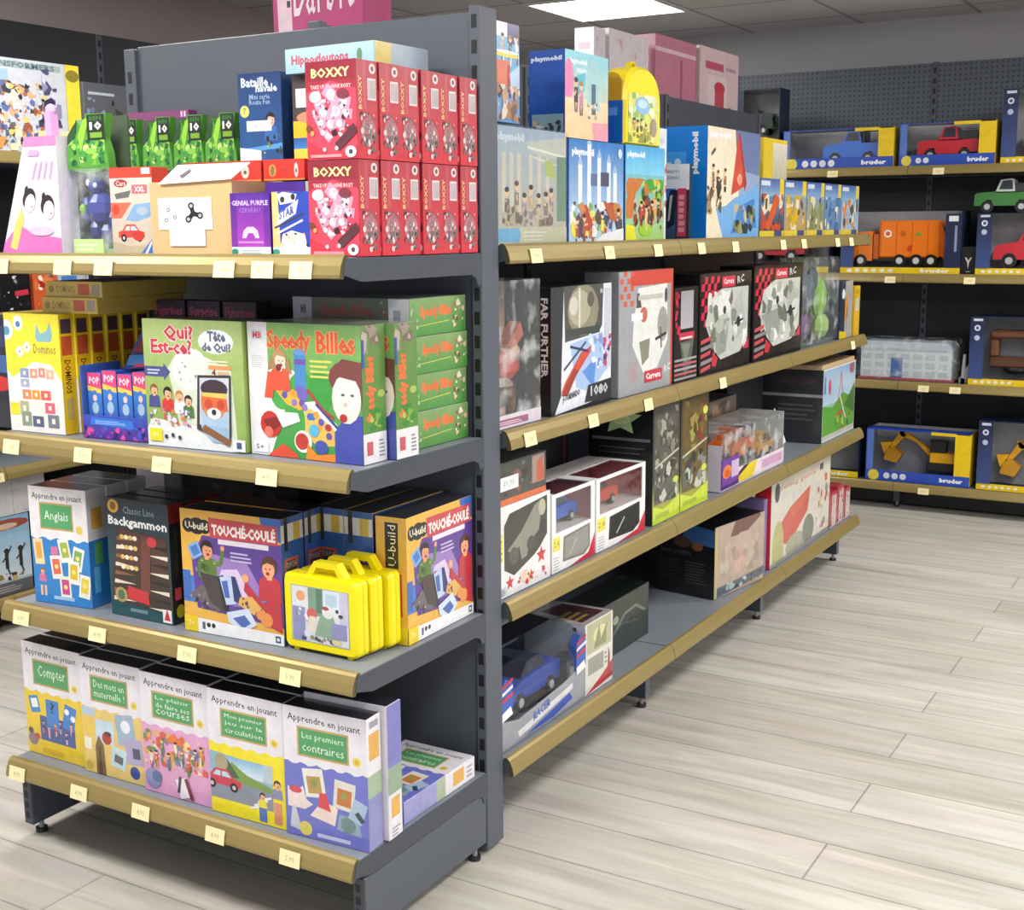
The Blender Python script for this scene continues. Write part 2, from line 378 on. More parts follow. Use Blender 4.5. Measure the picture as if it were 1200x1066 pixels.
# ceiling light panels (60 x 60 LED tiles)
def emit(name, col, st):
    m, nt, b = newmat(name); b.inputs['Emission Color'].default_value = col; b.inputs['Emission Strength'].default_value = st
    b.inputs['Base Color'].default_value = (.9, .9, .9, 1); return m
GLOW = emit('glowing_diffuser', (1, .985, .96, 1), 7.0)
PANELS = [(-1.74, 3.2, 'lit square ceiling panel above the far shelves, the only one in view')]
for i, (x, y) in enumerate(((1.26, 2.6), (1.26, .8), (-.54, -1.6), (1.26, -1.6), (-1.74, .2), (2.46, -.4), (-2.34, -1.6), (2.46, 2.6))):
    PANELS.append((x, y, 'lit square ceiling panel out of frame'))
for i, (x, y, lb) in enumerate(PANELS):
    t = empty('ceiling_light', (x, y, ZC)); tag(t, lb, 'ceiling light', 'square ceiling light panels')
    mb = MB(); z0 = -.012
    for a in ((0, 0, .6, .02), (0, .58, .6, .6), (0, .02, .02, .58), (.58, .02, .6, .58)): mb.box(a[0], a[1], z0, a[2], a[3], -.001, '#e4e2de')
    mb.build('frame', 'steel', t)
    mb = MB(); mb.box(.02, .02, -.007, .58, .58, -.002, '#ffffff'); mb.build('diffuser', GLOW, t)
    la = bpy.data.lights.new('panel_lamp', 'AREA'); la.shape = 'SQUARE'; la.size = .54; la.energy = 29 if i else 10; la.color = (1, .985, .955)
    lo = bpy.data.objects.new('panel_lamp', la); COL.objects.link(lo); lo.location = (x + .3, y + .3, ZC - .02); lo['kind'] = 'helper'; 

# ------------------------------------------------------------------ shelving
def post(mb, x0, x1, y0, y1, h, slots=True):
    mb.box(x0, y0, .012, x1, y1, h, STEEL, .002)
    if slots:
        z = .1; c = (x0 + x1) / 2
        while z < h - .03:
            for s in (0,):
                mb.face([(c - .0065, y0 - .0006, z), (c + .0065, y0 - .0006, z), (c + .0065, y0 - .0006, z + .027), (c - .0065, y0 - .0006, z + .027)], SLOT)
            z += .05
def shelf(parent, x0, x1, D, z, tags=(), back=0.0, drop=.036, bright=0, endcap=True, plate=True):
    """one shelf, top surface at z, front edge at y=-D; its rail, brackets and price labels are its pieces"""
    mb = MB()
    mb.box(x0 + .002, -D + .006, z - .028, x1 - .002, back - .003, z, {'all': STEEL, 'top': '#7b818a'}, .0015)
    mb.box(x0 + .002, -D + .006, z, x1 - .002, -D + .012, z + .004, STEEL)
    s = mb.build('shelf', 'steel', parent)
    mb = MB()
    pr = [(-D + .010, z + .006), (-D + .002, z + .005), (-D - .003, z), (-D - .010, z - .014), (-D - .014, z - .030), (-D - .013, z - drop), (-D - .004, z - drop - .002), (-D - .001, z - drop + .004), (-D + .010, z - .012)]
    cols = ['#d8c48c', '#e2d29c', '#c9b57c', '#b39f66', '#a08c55', '#8f7c4a', '#70603a', '#70603a', '#70603a']
    n = len(pr)
    for i in range(n):
        p, q = pr[i], pr[(i + 1) % n]
        mb.face([(x1 - .001, p[0], p[1]), (x0 + .001, p[0], p[1]), (x0 + .001, q[0], q[1]), (x1 - .001, q[0], q[1])][::-1], '#998753', False)
    mb.face([(x0 + .001, a, c) for a, c in pr], '#5c5338'); mb.face([(x1 - .001, a, c) for a, c in reversed(pr)], '#5c5338')
    mb.build('price_rail', 'rail', s)
    if plate:
        for xa, xb in ((x0, x0 + .004), (x1 - .004, x1)):
            mb = MB(); pf = [(-D + .002, z - .001), (-.001 + back, z - .001), (back - .001, z - .062), (back - .012, z - .07), (back - .022, z - .052), (back - .04, z - .044), (-D + .05, z - .044), (-D - .004, z - .03)]
            mb.prism(pf, xa, xb, 'x', STEELD); mb.build('bracket', 'steel', s)
    for tx, dz, txt in tags:
        mb = MB(); w, h = .052, .031
        O = Vector((tx - w/2, -D - .0178, z - .0375 + dz)); V_ = Vector((0, .0055, h)); n_ = Vector((0, -.0012, .0003))
        q = [O, O + Vector((w, 0, 0)), O + Vector((w, 0, 0)) + V_, O + V_]
        mb.face([a for a in q], '#f3e8b6'); mb.face([a - n_ for a in reversed(q)], '#f3e8b6')
        a = Art(w / h); a.t(txt, 30, 32, 72, 66, '#b9ad86', .0); mb.art(a, q[0], q[1] - q[0], V_, .0003)
        mb.build('price_label', 'paper', s)
    return s
def foot(parent, x, y, h=.012, name='levelling_foot'):
    mb = MB(); mb.cyl(x, y, .005, .014, .01, 'z', '#2a2c30'); mb.cyl(x, y, .03, .006, .05, 'z', '#9a9ca0'); mb.build(name, 'steel', parent)

# --- end gondola with the board games
A = empty('shelving_unit', (-1.0, 0, 0)); tag(A, 'dark grey end shelving unit stacked with board games, plain back panel', 'shelving')
mb = MB(); mb.box(.022, .012, .012, .978, .03, 1.835, STEEL, .002); mb.build('back_panel', 'steel', A)
for x0, x1, tall in ((-.012, .024, 1.83), (.975, 1.0, 1.845)):
    mb = MB(); post(mb, x0, x1, 0, .07, tall); mb.build('upright', 'steel', A)
TA = {1.35: [(.09, 0, '7.90'), (.284, 0, '9.90'), (.403, 0, '6.90'), (.726, 0, '4.90'), (.82, 0, '5.90'), (.911, 0, '9.90')],
      .96: [(.082, 0, '12.90'), (.307, 0, '9.90'), (.535, 0, '24.90'), (.81, 0, '4.90')],
      .57: [(.071, 0, '6.90'), (.315, 0, '4.90'), (.577, 0, '7.90'), (.849, 0, '5.90')],
      .2: [(.041, 0, '4.90'), (.245, 0, '4.90'), (.436, 0, '4.90'), (.649, 0, '4.90'), (.847, 0, '5.90')]}
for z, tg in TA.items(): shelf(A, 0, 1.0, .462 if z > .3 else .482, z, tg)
for x in (0.0, .968):
    mb = MB(); mb.box(x, -.455, .03, x + .03, 0, .155, {'all': STEEL, 'front': STEELD}, .003)
    for k in range(4): mb.face([(x + .008, -.4556, .045 + k*.026), (x + .02, -.4556, .045 + k*.026), (x + .02, -.4556, .062 + k*.026), (x + .008, -.4556, .062 + k*.026)], SLOT)
    mb.build('base_leg', 'steel', A); foot(A, x + .015, -.42); foot(A, x + .015, -.03)

# --- long two-sided gondola running away from it
B = empty('shelving_unit', (-.462, .075, 0), 90); tag(B, 'long two-sided dark shelving run with action toys, three bays deep', 'shelving')
LB = 2.88; JB = (0, .93, 1.92, LB)
for a, c in zip(JB, JB[1:]):
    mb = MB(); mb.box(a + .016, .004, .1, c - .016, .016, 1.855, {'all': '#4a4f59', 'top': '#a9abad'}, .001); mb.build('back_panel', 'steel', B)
for x in JB:
    mb = MB(); post(mb, x - .015, x + .015, -.004, .03, 1.86); mb.build('upright', 'steel', B)
tb = {1.362: [(.115, '19.90'), (.48, '24.90'), (.77, '14.90'), (1.07, '29.90'), (1.34, '4.90'), (1.78, '3.90'), (2.0, '3.90'), (2.4, '3.90'), (2.58, '3.90')],
      .958: [(.085, '29.90'), (.396, '39.90'), (.72, '49.90'), (1.26, '49.90'), (2.66, '9.90')], .57: [], .2: []}
for z, tg in tb.items():
    for a, c in zip(JB, JB[1:]):
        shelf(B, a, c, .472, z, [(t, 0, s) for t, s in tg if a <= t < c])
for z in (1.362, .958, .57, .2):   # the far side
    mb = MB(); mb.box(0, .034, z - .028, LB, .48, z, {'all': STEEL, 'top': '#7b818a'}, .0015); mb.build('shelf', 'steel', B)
for x in JB:
    xx = min(max(x, .016), LB - .016)
    mb = MB(); mb.box(xx - .015, -.40, .03, xx + .015, -.01, .150, {'all': STEELD, 'front': '#6a6f78'}, .002); mb.build('base_leg', 'steel', B)
    foot(B, xx, -.38); foot(B, xx, -.04)

# --- wall shelving at the back
m, nt, b = newmat('perforated_steel_back')
tc = nt.nodes.new('ShaderNodeTexCoord'); mp = nt.nodes.new('ShaderNodeMapping'); mp.inputs['Scale'].default_value = (40, 40, 40)
nt.links.new(tc.outputs['Object'], mp.inputs['Vector'])
fr_ = nt.nodes.new('ShaderNodeVectorMath'); fr_.operation = 'FRACTION'; nt.links.new(mp.outputs[0], fr_.inputs[0])
sb = nt.nodes.new('ShaderNodeVectorMath'); sb.operation = 'SUBTRACT'; sb.inputs[1].default_value = (.5, .5, .5); nt.links.new(fr_.outputs[0], sb.inputs[0])
ml = nt.nodes.new('ShaderNodeVectorMath'); ml.operation = 'MULTIPLY'; ml.inputs[1].default_value = (1, 0, 1); nt.links.new(sb.outputs[0], ml.inputs[0])
ln = nt.nodes.new('ShaderNodeVectorMath'); ln.operation = 'LENGTH'; nt.links.new(ml.outputs[0], ln.inputs[0])
gt = nt.nodes.new('ShaderNodeMath'); gt.operation = 'LESS_THAN'; gt.inputs[1].default_value = .2; nt.links.new(ln.outputs['Value'], gt.inputs[0])
mx = nt.nodes.new('ShaderNodeMix'); mx.data_type = 'RGBA'; mx.inputs['A'].default_value = rgb('#5a616c'); mx.inputs['B'].default_value = rgb('#33373e')
nt.links.new(gt.outputs[0], mx.inputs['Factor']); nt.links.new(mx.outputs['Result'], b.inputs['Base Color']); b.inputs['Roughness'].default_value = .5
PEG = m
C_ = empty('shelving_unit', (0, 4.5, 0)); tag(C_, 'wall shelving along the back with a perforated back and boxed toy vehicles', 'shelving')
JC = (-2.72, -1.74, -.76 - .0, -.11, .87, 1.85)
JC = (-2.3, -1.3, -.11 - .19*0, .89, 1.89)
JC = (-2.21, -1.16, -.11, .94, 1.9)
for a, c in zip(JC, JC[1:]):
    mb = MB(); mb.box(a + .016, .01, 1.64, c - .016, .03, 2.2, '#5a616c', .001); mb.build('back_panel', PEG, C_)
    mb = MB(); mb.box(a + .016, .01, .1, c - .016, .03, 1.635, '#20232b', .001); mb.build('back_panel', 'steel', C_)  # lower panels coloured near-black to paint in the shade below the top shelf
for x in JC:
    mb = MB(); post(mb, x - .015, x + .015, .008, .04, 2.205); mb.build('upright', 'steel', C_)
tc_ = {1.675: [(-.471, '24.90'), (.034, '24.90')], 1.165: [(-.169, '39.90'), (.202, '34.90')], .642: [(.015, '9.90'), (.163, '29.90')], .135: [(.039, '34.90')]}
for z, tg in tc_.items():
    for a, c in zip(JC, JC[1:]):
        shelf(C_, a, c, .45, z, [(t, -.002, s) for t, s in tg if a <= t < c], plate=False)
for x in JC:
    mb = MB(); mb.box(x - .015, -.38, .03, x + .015, -.002, .1, STEELD, .002); mb.build('base_leg', 'steel', C_); foot(C_, x, -.36)
mb = MB(); mb.box(JC[0], -.33, .012, JC[-1], -.32, .1, '#1a1b1e'); mb.build('kick_board', 'steel', C_)

# --- wall shelving down the left side
D_ = empty('shelving_unit', (-2.83, -.45, 0), 90); tag(D_, 'dark wall shelving on the left, seen past the end unit', 'shelving')
JD = (0.04, 1.04, 2.04, 3.04, 4.04)
for a, c in zip(JD, JD[1:]):
    mb = MB(); mb.box(a + .016, .01, .1, c - .016, .03, 2.2, '#33363d', .001); mb.build('back_panel', 'steel', D_)
for x in JD:
    mb = MB(); post(mb, x - .015, x + .015, .008, .04, 2.2); mb.build('upright', 'steel', D_)
for z, tg in {1.668: [], 1.12: [], .58: [(1.0, '14.90')], .12: []}.items():
    for a, c in zip(JD, JD[1:]):
        shelf(D_, a, c, .49, z, [(t, 0, s) for t, s in tg if a <= t < c], plate=False)
for x in JD:
    mb = MB(); mb.box(x - .015, -.38, .03, x + .015, -.002, .085, STEELD, .002); mb.build('base_leg', 'steel', D_); foot(D_, x, -.36)
mb = MB(); mb.box(JD[0], -.42, .012, JD[-1], -.41, .085, '#1a1b1e'); mb.build('kick_board', 'steel', D_)
# ================================================================== END UNIT, bottom shelf: "learn by playing" boxes
Z4, Z3, Z2, Z1 = .2015, .5715, .9615, 1.3515
BLK = '#24242a'  # carton tops: dark colour stands in for shelf shadow and dark reflection on wrap
def learn_art(title, base, paint, seed, kf=.7):
    a = Art(kf, seed); a.r(0, 0, 100, 100, '#e9e6ee')
    pts = [(0, 0), (100, 0)] + [(100 - 5 * i, 57 + 1.2 * math.sin(i * 1.7)) for i in range(21)]
    a.p(pts, base)
    a.t('Apprendre en jouant', 6, 88, 93, 95, '#33333b', .01, skew=-1)
    a.r(17, 63, 79, 86, '#c9a463'); a.r(19, 64.5, 77, 84.5, '#4f9e63')
    n = len(title)
    for i, tx in enumerate(title):
        h = 16.5 / n; y = 83 - (i + 1) * h
        a.t(tx, 23 if n > 1 else 26, y + h * .12, 73, y + h * .88, '#dff3df', .0)
    a.e(88, 67, 5.2, '#e8d460', 5); a.e(88, 67, 2.6, '#d8b030')
    paint(a); return a
def paint_count(a):
    a.rot(16, 45, 17, 15, 12, '#3a86c8'); a.rot(16, 46, 11, 8, 12, '#eef4fa')
    a.r(24, 14, 84, 36, '#4a5c96'); a.r(36, 26, 58, 52, '#3d7fcb'); a.t('?', 43, 40, 51, 50, '#203060')
    a.rot(76, 40, 20, 22, -12, '#3d7fcb'); a.e(72, 45, 4, '#f0f4f8'); a.e(82, 40, 4, '#f0f4f8')
    a.figs(26, 20, 82, 32, 6, ['#c83838', '#e8e8f0', '#384880', '#d8a0b0'], 4.5)
    a.e(10, 13, 8, '#8a7080'); a.e(18, 16, 4, '#c04038'); a.e(7, 20, 4, '#4a4a58'); a.r(26, 3, 62, 7, '#d8b02c')
def paint_house(a):
    a.r(0, 50, 22, 57, '#b8cce0'); a.e(12, 40, 11, '#e8c858'); a.r(22, 28, 52, 48, '#c8dcec'); a.e(40, 33, 8, '#b83830'); a.e(42, 37, 6, '#3a3a30', 3)
    a.rot(72, 44, 30, 26, 8, '#9fb4cc'); a.e(72, 47, 8, '#e8f0f8'); a.rot(84, 27, 28, 22, 4, '#b0a8cc'); a.rot(88, 26, 12, 9, 4, '#50506c')
    a.p([(20, 0), (36, 0), (34, 26), (26, 34), (20, 24)], '#7a6038'); a.p([(24, 0), (30, 0), (29, 24), (25, 24)], '#58452c')
    a.rot(58, 18, 24, 18, -10, '#c4dce4'); a.rot(58, 17, 14, 7, -14, '#606870'); a.e(84, 9, 8, '#3c4a9c'); a.e(8, 6, 6, '#d0b040'); a.r(2, 20, 14, 30, '#f4f0dc')
def paint_market(a):
    a.collage(2, 24, 96, 53, ['#e8a050', '#e46c40', '#f4dc98', '#6c8c58', '#dcb088', '#f0e0c8', '#d85848', '#7888a0'], 60, .11)
    a.p([(34, 46), (48, 54), (64, 44)], '#e87838'); a.figs(6, 28, 94, 44, 9, ['#d84838', '#e8e0c8', '#6070a0', '#e89840', '#588050'], 6)
    a.e(14, 12, 12, '#8890b8'); a.e(20, 14, 7, '#5870a0'); a.rot(60, 10, 18, 16, 20, '#f0e8f0'); a.rot(68, 10, 5, 18, 20, '#782c40'); a.rot(54, 12, 4, 14, -10, '#484858')
def paint_road(a):
    a.p([(0, 12), (84, 12), (84, 46), (0, 50)], '#8fb4cc'); a.g(16, 34, 84, 48, '#d8e8f0', '#88b8e0')
    a.p([(0, 26), (84, 26), (84, 30), (50, 36), (30, 44), (16, 34), (0, 32)], '#7c9c4c'); a.p([(20, 30), (40, 32), (24, 46), (14, 44)], '#4c6040')
    a.p([(0, 12), (84, 12), (84, 26), (0, 30)], '#8890a0'); a.e(16, 42, 9, '#a8a080', 10); a.r(72, 34, 84, 48, '#b8c8d8')
    a.car(17, 27, 50, '#cc3a52')
    for i in range(4): a.rot(60 + i * 5, 12 + i * 3, 14, 1.8, 18, '#eef0f4')
    a.kid(70, 22, 5, '#302820', '#e8d840'); a.r(65, 2, 75, 13, '#5878b8'); a.kid(90, 34, 6, '#583048', '#8890b0'); a.r(85, 3, 95, 20, '#d89070')
def paint_opposites(a):
    for x, y, r_, c, d in ((36, 44, 8, '#e8e8e0', '#b89858'), (72, 39, -6, '#e0dcd0', '#c87840')):
        a.rot(x, y, 25, 22, r_, c); a.rot(x, y - 1.5, 17, 13, r_, d); a.e(x, y, 4, '#8c9c50')
    a.p([(3, 22), (3, 38), (12, 34), (22, 40), (26, 30), (34, 27), (24, 22)], '#ecdcdc'); a.e(13, 36, 8, '#d05060', 4)
    a.p([(30, 18), (60, 14), (64, 28), (46, 32)], '#f0dcd4'); a.p([(40, 26), (56, 24), (50, 38), (42, 37)], '#d84c50')
    a.p([(62, 12), (92, 10), (88, 24), (66, 24)], '#8ca8b8'); a.e(76, 17, 9, '#6c8c88'); a.rot(88, 29, 17, 17, -20, '#a8c0d8'); a.rot(90, 25, 12, 4, -50, '#384c58')
    a.p([(5, 6), (20, 4), (16, 14), (12, 24), (8, 22)], '#c8ccd8'); a.e(24, 7, 8, '#e0d068'); a.r(38, 2.5, 78, 5.5, '#c8ccec')
LB_ = [(['Compter'], '#e9c92c', paint_count, (-.998, -.428), -.5, .196, 'yellow and blue counting'),
       (['Des mots en', 'maternelle !'], '#e6c876', paint_house, (-.796, -.438), 1, .186, 'pale yellow household picture'),
       (['Le plaisir', 'de faire ses', 'courses'], '#e2a4cf', paint_market, (-.603, -.442), .5, .194, 'pink market picture'),
       (['Mon premier', 'jeu sur la', 'circulation'], '#f0e022', paint_road, (-.403, -.447), 1.5, .198, 'yellow road safety')]
for i, (ti, base, fn, (x, yy), yaw, w, nm) in enumerate(LB_):
    a = learn_art(ti, base, fn, i + 3)
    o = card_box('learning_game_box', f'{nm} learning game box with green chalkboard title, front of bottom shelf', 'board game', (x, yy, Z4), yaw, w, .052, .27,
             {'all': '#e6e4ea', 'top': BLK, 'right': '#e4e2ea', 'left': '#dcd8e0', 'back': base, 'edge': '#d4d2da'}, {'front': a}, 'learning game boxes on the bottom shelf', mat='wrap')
    for k in range(1, 4):
        again(o, (x + k * .002, yy + .056 * k, Z4), yaw, f'{nm} learning game box, {["", "second", "third", "fourth"][k]} in its row on the bottom shelf')
a5 = learn_art(['Les premiers', 'contraires'], '#6f76c9', paint_opposites, 9)
sd = Art(.2, 2); sd.r(0, 0, 100, 57, '#8a8ac4'); sd.r(15, 68, 85, 88, '#e2ac4c'); sd.r(20, 92, 80, 97, '#9a9aa8'); sd.r(0, 40, 100, 57, '#a0b898')
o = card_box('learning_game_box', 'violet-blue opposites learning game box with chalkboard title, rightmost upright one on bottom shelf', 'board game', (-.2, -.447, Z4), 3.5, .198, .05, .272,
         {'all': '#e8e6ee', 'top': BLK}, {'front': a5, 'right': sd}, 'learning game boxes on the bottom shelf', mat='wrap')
sd2 = Art(.2, 2); sd2.r(0, 42, 100, 100, '#7878c0'); sd2.r(0, 34, 100, 54, '#90a890'); sd2.r(20, 16, 80, 31, '#e2ac4c'); sd2.lines(20, 2, 80, 10, 3, '#9a9aa8')
card_box('learning_game_box', 'upside-down violet learning game box behind the opposites box on bottom shelf', 'board game', (-.192, -.391, Z4), 3.5, .198, .05, .282,
         {'all': '#e8e6ee', 'top': BLK}, {'right': sd2}, 'learning game boxes on the bottom shelf', mat='wrap')
# the one lying flat
tp = learn_art(['Les premiers', 'contraires'], '#6f76c9', paint_opposites, 9)
fr = Art(3.6, 3); fr.r(0, 0, 100, 100, '#7c7cc4')
for i in range(12): fr.r(44 + i * 3.4, 8, 45.6 + i * 3.4 + (i % 3) * .5, 86, '#d8d8e4')
fr.r(8, 20, 34, 80, '#e2ac4c')
rs = Art(5.6, 3); rs.r(0, 0, 100, 100, '#e6e4ea'); rs.r(0, 0, 57, 100, '#9a9ad0'); rs.r(68, 20, 84, 85, '#e2ac4c'); rs.r(44, 0, 57, 100, '#a8b8a0'); rs.lines(88, 20, 97, 85, 3, '#a0a0b0')
card_box('learning_game_box', 'violet learning game box lying flat at the right end of the bottom shelf', 'board game', (-.198, -.305, Z4), 0, .186, .27, .048,
         {'all': '#e6e4ea'}, {'top': tp, 'front': fr, 'right': rs}, 'learning game boxes on the bottom shelf', mat='wrap')

# ================================================================== END UNIT, third shelf from the top
a = Art(.6, 4); a.r(0, 0, 100, 100, '#efecef')
a.p([(0, 0), (100, 0)] + [(100 - 5 * i, 56 + 1.3 * math.sin(i * 1.3)) for i in range(21)], '#2f86cf')
a.t('Apprendre en jouant', 6, 88, 93, 95, '#33333b', .01); a.r(18, 64, 76, 87, '#c9a463'); a.r(20, 65.5, 74, 85.5, '#57a86c'); a.t('Anglais', 26, 70, 68, 80, '#e8f8e8', 0); a.e(86, 66, 6, '#e8d460')
a.rot(12, 44, 17, 22, 4, '#f0dca8'); a.rot(12, 45, 10, 14, 4, '#e8a858'); a.kid(16, 27, 5.5, '#a06030', '#e070a0'); a.r(11, 6, 15, 15, '#f0c8a0'); a.r(18, 6, 22, 15, '#f0c8a0')
a.rot(40, 45, 12, 9, 3, '#e080a8')
for x, y, c, r_ in ((58, 47, '#a8b850', 10), (80, 41, '#7cb060', -14), (42, 32, '#e86c58', 6), (72, 29, '#e0c030', -3), (56, 15, '#d04890', 2), (90, 18, '#e8d048', -8)):
    a.rot(x, y, 19, 20, r_, '#f2f2ea'); a.rot(x, y + .6, 13, 13, r_, c); a.e(x, y + .6, 3.4, '#f4e090')
a.r(34, 4, 70, 7, '#a8ccec')
s_ = Art(.34, 5); s_.r(0, 0, 100, 57, '#2a76bd'); s_.r(20, 66, 75, 84, '#e0b050'); s_.r(30, 36, 70, 55, '#5aa060'); s_.r(20, 12, 50, 34, '#58a8dc')
o = card_box('language_game_box', 'white and sky-blue picture game box with green chalkboard title, front one of three', 'board game', (-.945, -.42, Z3), 6, .166, .062, .268,
         {'all': '#e6e4e8', 'top': '#76726f', 'right': '#dcdce2'}, {'front': a, 'right': s_}, 'blue learning game boxes', mat='wrap')
again(o, (-.951, -.352, Z3), 5, 'white and sky-blue picture game box, middle of its row of three')
again(o, (-.956, -.284, Z3), 4, 'white and sky-blue picture game box, rearmost of its row of three')
a = Art(.35, 6); a.r(0, 0, 100, 100, '#dcdae6'); a.e(50, 55, 22, '#a8a4c0'); a.lines(20, 8, 80, 30, 4, '#b8b6c4')
card_box('white_game_box', 'tall pale box standing behind the blue picture games', 'board game', (-.90, -.14, Z3), 0, .09, .12, .345, {'all': '#d8d6e0'}, {'front': a})
a = Art(1.1, 7); a.r(0, 0, 100, 100, '#2a2b2c'); a.t('STRATEGIE', 8, 78, 92, 92, '#a8452c', .03); a.collage(5, 10, 95, 70, ['#3c3c34', '#28382c', '#583020', '#484840'], 24, .2)
card_box('dark_strategy_game_box', 'tall dark game box with dull red lettering at the back behind the backgammon boxes', 'board game', (-.80, -.09, Z3), 0, .36, .07, .34, {'all': '#232426'}, {'front': a})
# backgammon
a = Art(.72, 8); a.g(0, 0, 100, 100, '#1c5058', '#20303c'); a.p([(18, 76), (96, 72), (100, 8), (4, 12), (4, 30)], '#3a2c28')
a.p([(20, 74), (94, 70), (97, 40), (8, 44)], '#503530'); a.e(12, 93, 9, '#d8a838', 8); a.e(12, 93, 5, '#8a5c28'); a.t('Classic Line', 28, 88, 78, 94, '#8ea6a8', 0)
a.t('Backgammon', 3, 75, 97, 85, '#f0f2f0', .03)
for i in range(8):
    y = 68 - i * 7.4
    a.p([(16 - i * 1.4, y), (44, y - 2), (15 - i * 1.4, y - 3.5)], '#e4dcc8' if i % 2 else '#8c5c44'); a.p([(96, y - 4), (62, y - 5), (96, y - 7.5)], '#e4dcc8' if i % 2 else '#20181a')
for i in range(4):
    for j in range(4):
        a.e(24 + j * 7, 68 - i * 8.5, 3.6, '#f0e4c4' if (i + j) % 2 else '#e0b868', 2.8)
a.p([(56, 70), (70, 70), (66, 22), (50, 22)], '#6e3e34'); a.e(72, 67, 8, '#c83c44', 6); a.p([(28, 16), (64, 13), (62, 24), (30, 27)], '#cc3038'); a.e(18, 18, 10, '#b89c58', 9); a.e(18, 18, 6, '#4c7058')
a.r(84, 1, 98, 12, '#f2f0ee'); a.p([(86, 3), (96, 3), (91, 13)], '#d03040'); a.r(32, 5, 60, 8, '#6c9098')
s_ = Art(.2, 9); s_.r(0, 0, 100, 100, '#1a1e24'); s_.r(0, 84, 100, 100, '#7c2028'); s_.r(20, 20, 60, 30, '#c04858'); s_.e(50, 10, 28, '#b8b830'); s_.r(30, 40, 50, 78, '#28382c')
o = card_box('backgammon_box', 'dark teal backgammon box with white title, front one', 'board game', (-.718, -.402, Z3), 0, .186, .044, .262, {'all': '#1b2228', 'top': '#2b2d31'}, {'front': a, 'right': s_}, 'backgammon boxes', mat='wrap')
again(o, (-.712, -.352, Z3), 1, 'dark teal backgammon box, middle one of the row'); again(o, (-.708, -.302, Z3), 0, 'dark teal backgammon box, hindmost of the row')

# sink-the-ships game
def sink_art():
    a = Art(.985, 11); a.r(0, 0, 100, 100, '#e8b44c'); a.g(0, 24, 12, 46, '#4a78c8', '#4a78c8'); a.r(0, 26, 8, 50, '#3c6cb8')
    a.p([(14, 20), (100, 14), (100, 80), (22, 80), (10, 60), (12, 36)], '#5c3f94'); a.p([(20, 26), (90, 26), (66, 62), (30, 66)], '#9a7cc0'); a.p([(30, 28), (74, 30), (56, 56), (40, 54)], '#d8c8e8')
    a.p([(80, 100), (100, 100), (100, 82), (84, 84)], '#3a6cc0')
    a.e(17, 87, 9, '#1c1c20', 7); a.e(8, 87, 6, '#1c1c20'); a.e(25, 87, 6, '#1c1c20'); a.t('U-build', 5, 84, 28, 90, '#f4ecd0', .02)
    a.p([(30, 79), (97, 79), (97, 94), (29, 95)], '#c84850'); a.t('TOUCHÉ-COULÉ', 32, 81, 95, 92, '#fbf6f2', .05); a.r(38, 74.5, 88, 78.5, '#e8e0ec')
    a.lines(50, 62, 74, 71, 3, '#c8bce0'); a.rot(14, 67, 12, 12, 28, '#88b0e8'); a.rot(14, 67, 8, 8, 28, '#4c80d0')
    a.kid(26, 68, 8.5, '#20181c', '#5c7c38', '#e8a078', arm=(1, .2)); a.p([(16, 58), (34, 62), (36, 44), (18, 44)], '#5c7c38')
    a.collage(14, 44, 36, 60, ['#4c6c30', '#84a050', '#c8d088', '#385020'], 16, .22)
    a.kid(88, 60, 10, '#5c3424', '#c03440', '#f0a880', face=-1); a.p([(64, 48), (80, 32), (98, 38), (99, 10), (86, 14), (76, 26), (62, 40)], '#bc3340')
    a.e(64, 50, 3.5, '#f0a880')
    a.p([(6, 30), (20, 40), (40, 26), (36, 18)], '#6c6068'); a.collage(7, 20, 38, 36, ['#504850', '#a8a0a0', '#7c7078', '#383038'], 14, .12)
    a.p([(18, 50), (36, 48), (42, 20), (28, 26)], '#4a3c40'); a.p([(36, 48), (42, 50), (46, 22), (42, 20)], '#282a34'); a.p([(38, 48), (50, 50), (54, 28), (44, 26)], '#c0d0ec'); a.p([(40, 45), (46, 46), (48, 32), (43, 32)], '#4a68b8')
    a.p([(50, 50), (54, 50), (62, 28), (52, 30)], '#28386c'); a.p([(58, 34), (70, 36), (86, 22), (84, 16), (56, 28)], '#e0b060'); a.collage(60, 20, 84, 34, ['#2c2430', '#50404c', '#705050'], 10, .12)
    a.p([(44, 20), (66, 26), (74, 14), (62, 6), (46, 12)], '#d0dcf0'); a.p([(50, 16), (62, 20), (68, 14), (60, 9)], '#4868b4')
    a.e(84, 19, 6, '#e8944c'); a.e(78, 22, 4, '#e8944c')
    a.p([(0, 0), (100, 0), (100, 9), (60, 10), (14, 12), (0, 12)], '#f2f2f4'); a.r(0, 0, 14, 13, '#f0d020'); a.t('7+', 4, 4, 10, 9, '#f8f0a0'); a.rot(20, 6, 3, 6, 0, '#60606c'); a.e(25, 7, 2, '#30303c'); a.e(30, 7, 2, '#30303c')
    a.r(92, 2, 97, 7.5, '#3a4878'); a.e(94.5, 4.7, 1.5, '#e8ecf4')
    return a
def sink_side():
    s_ = Art(.3, 12); s_.r(0, 0, 100, 100, '#2f5fa8'); s_.r(0, 81, 100, 95, '#e6e4e0'); s_.r(56, 81, 86, 95, '#d8b848'); s_.rot(22, 88, 16, 28, 0, '#2c2c30'); s_.r(14, 44, 74, 68, '#c85848')
    s_.r(20, 46, 68, 66, '#3a3444'); s_.t('TOUCHE', 20, 60, 68, 65, '#f0d8d8', 0); s_.collage(22, 46, 66, 58, ['#9878b0', '#c04848', '#d8c8e0'], 8, .3); s_.r(20, 8, 70, 24, '#d8d8dc'); return s_
SC = {'all': '#2f5fa8', 'top': '#33343a', 'left': '#e8b44c', 'front': '#e8b44c'}
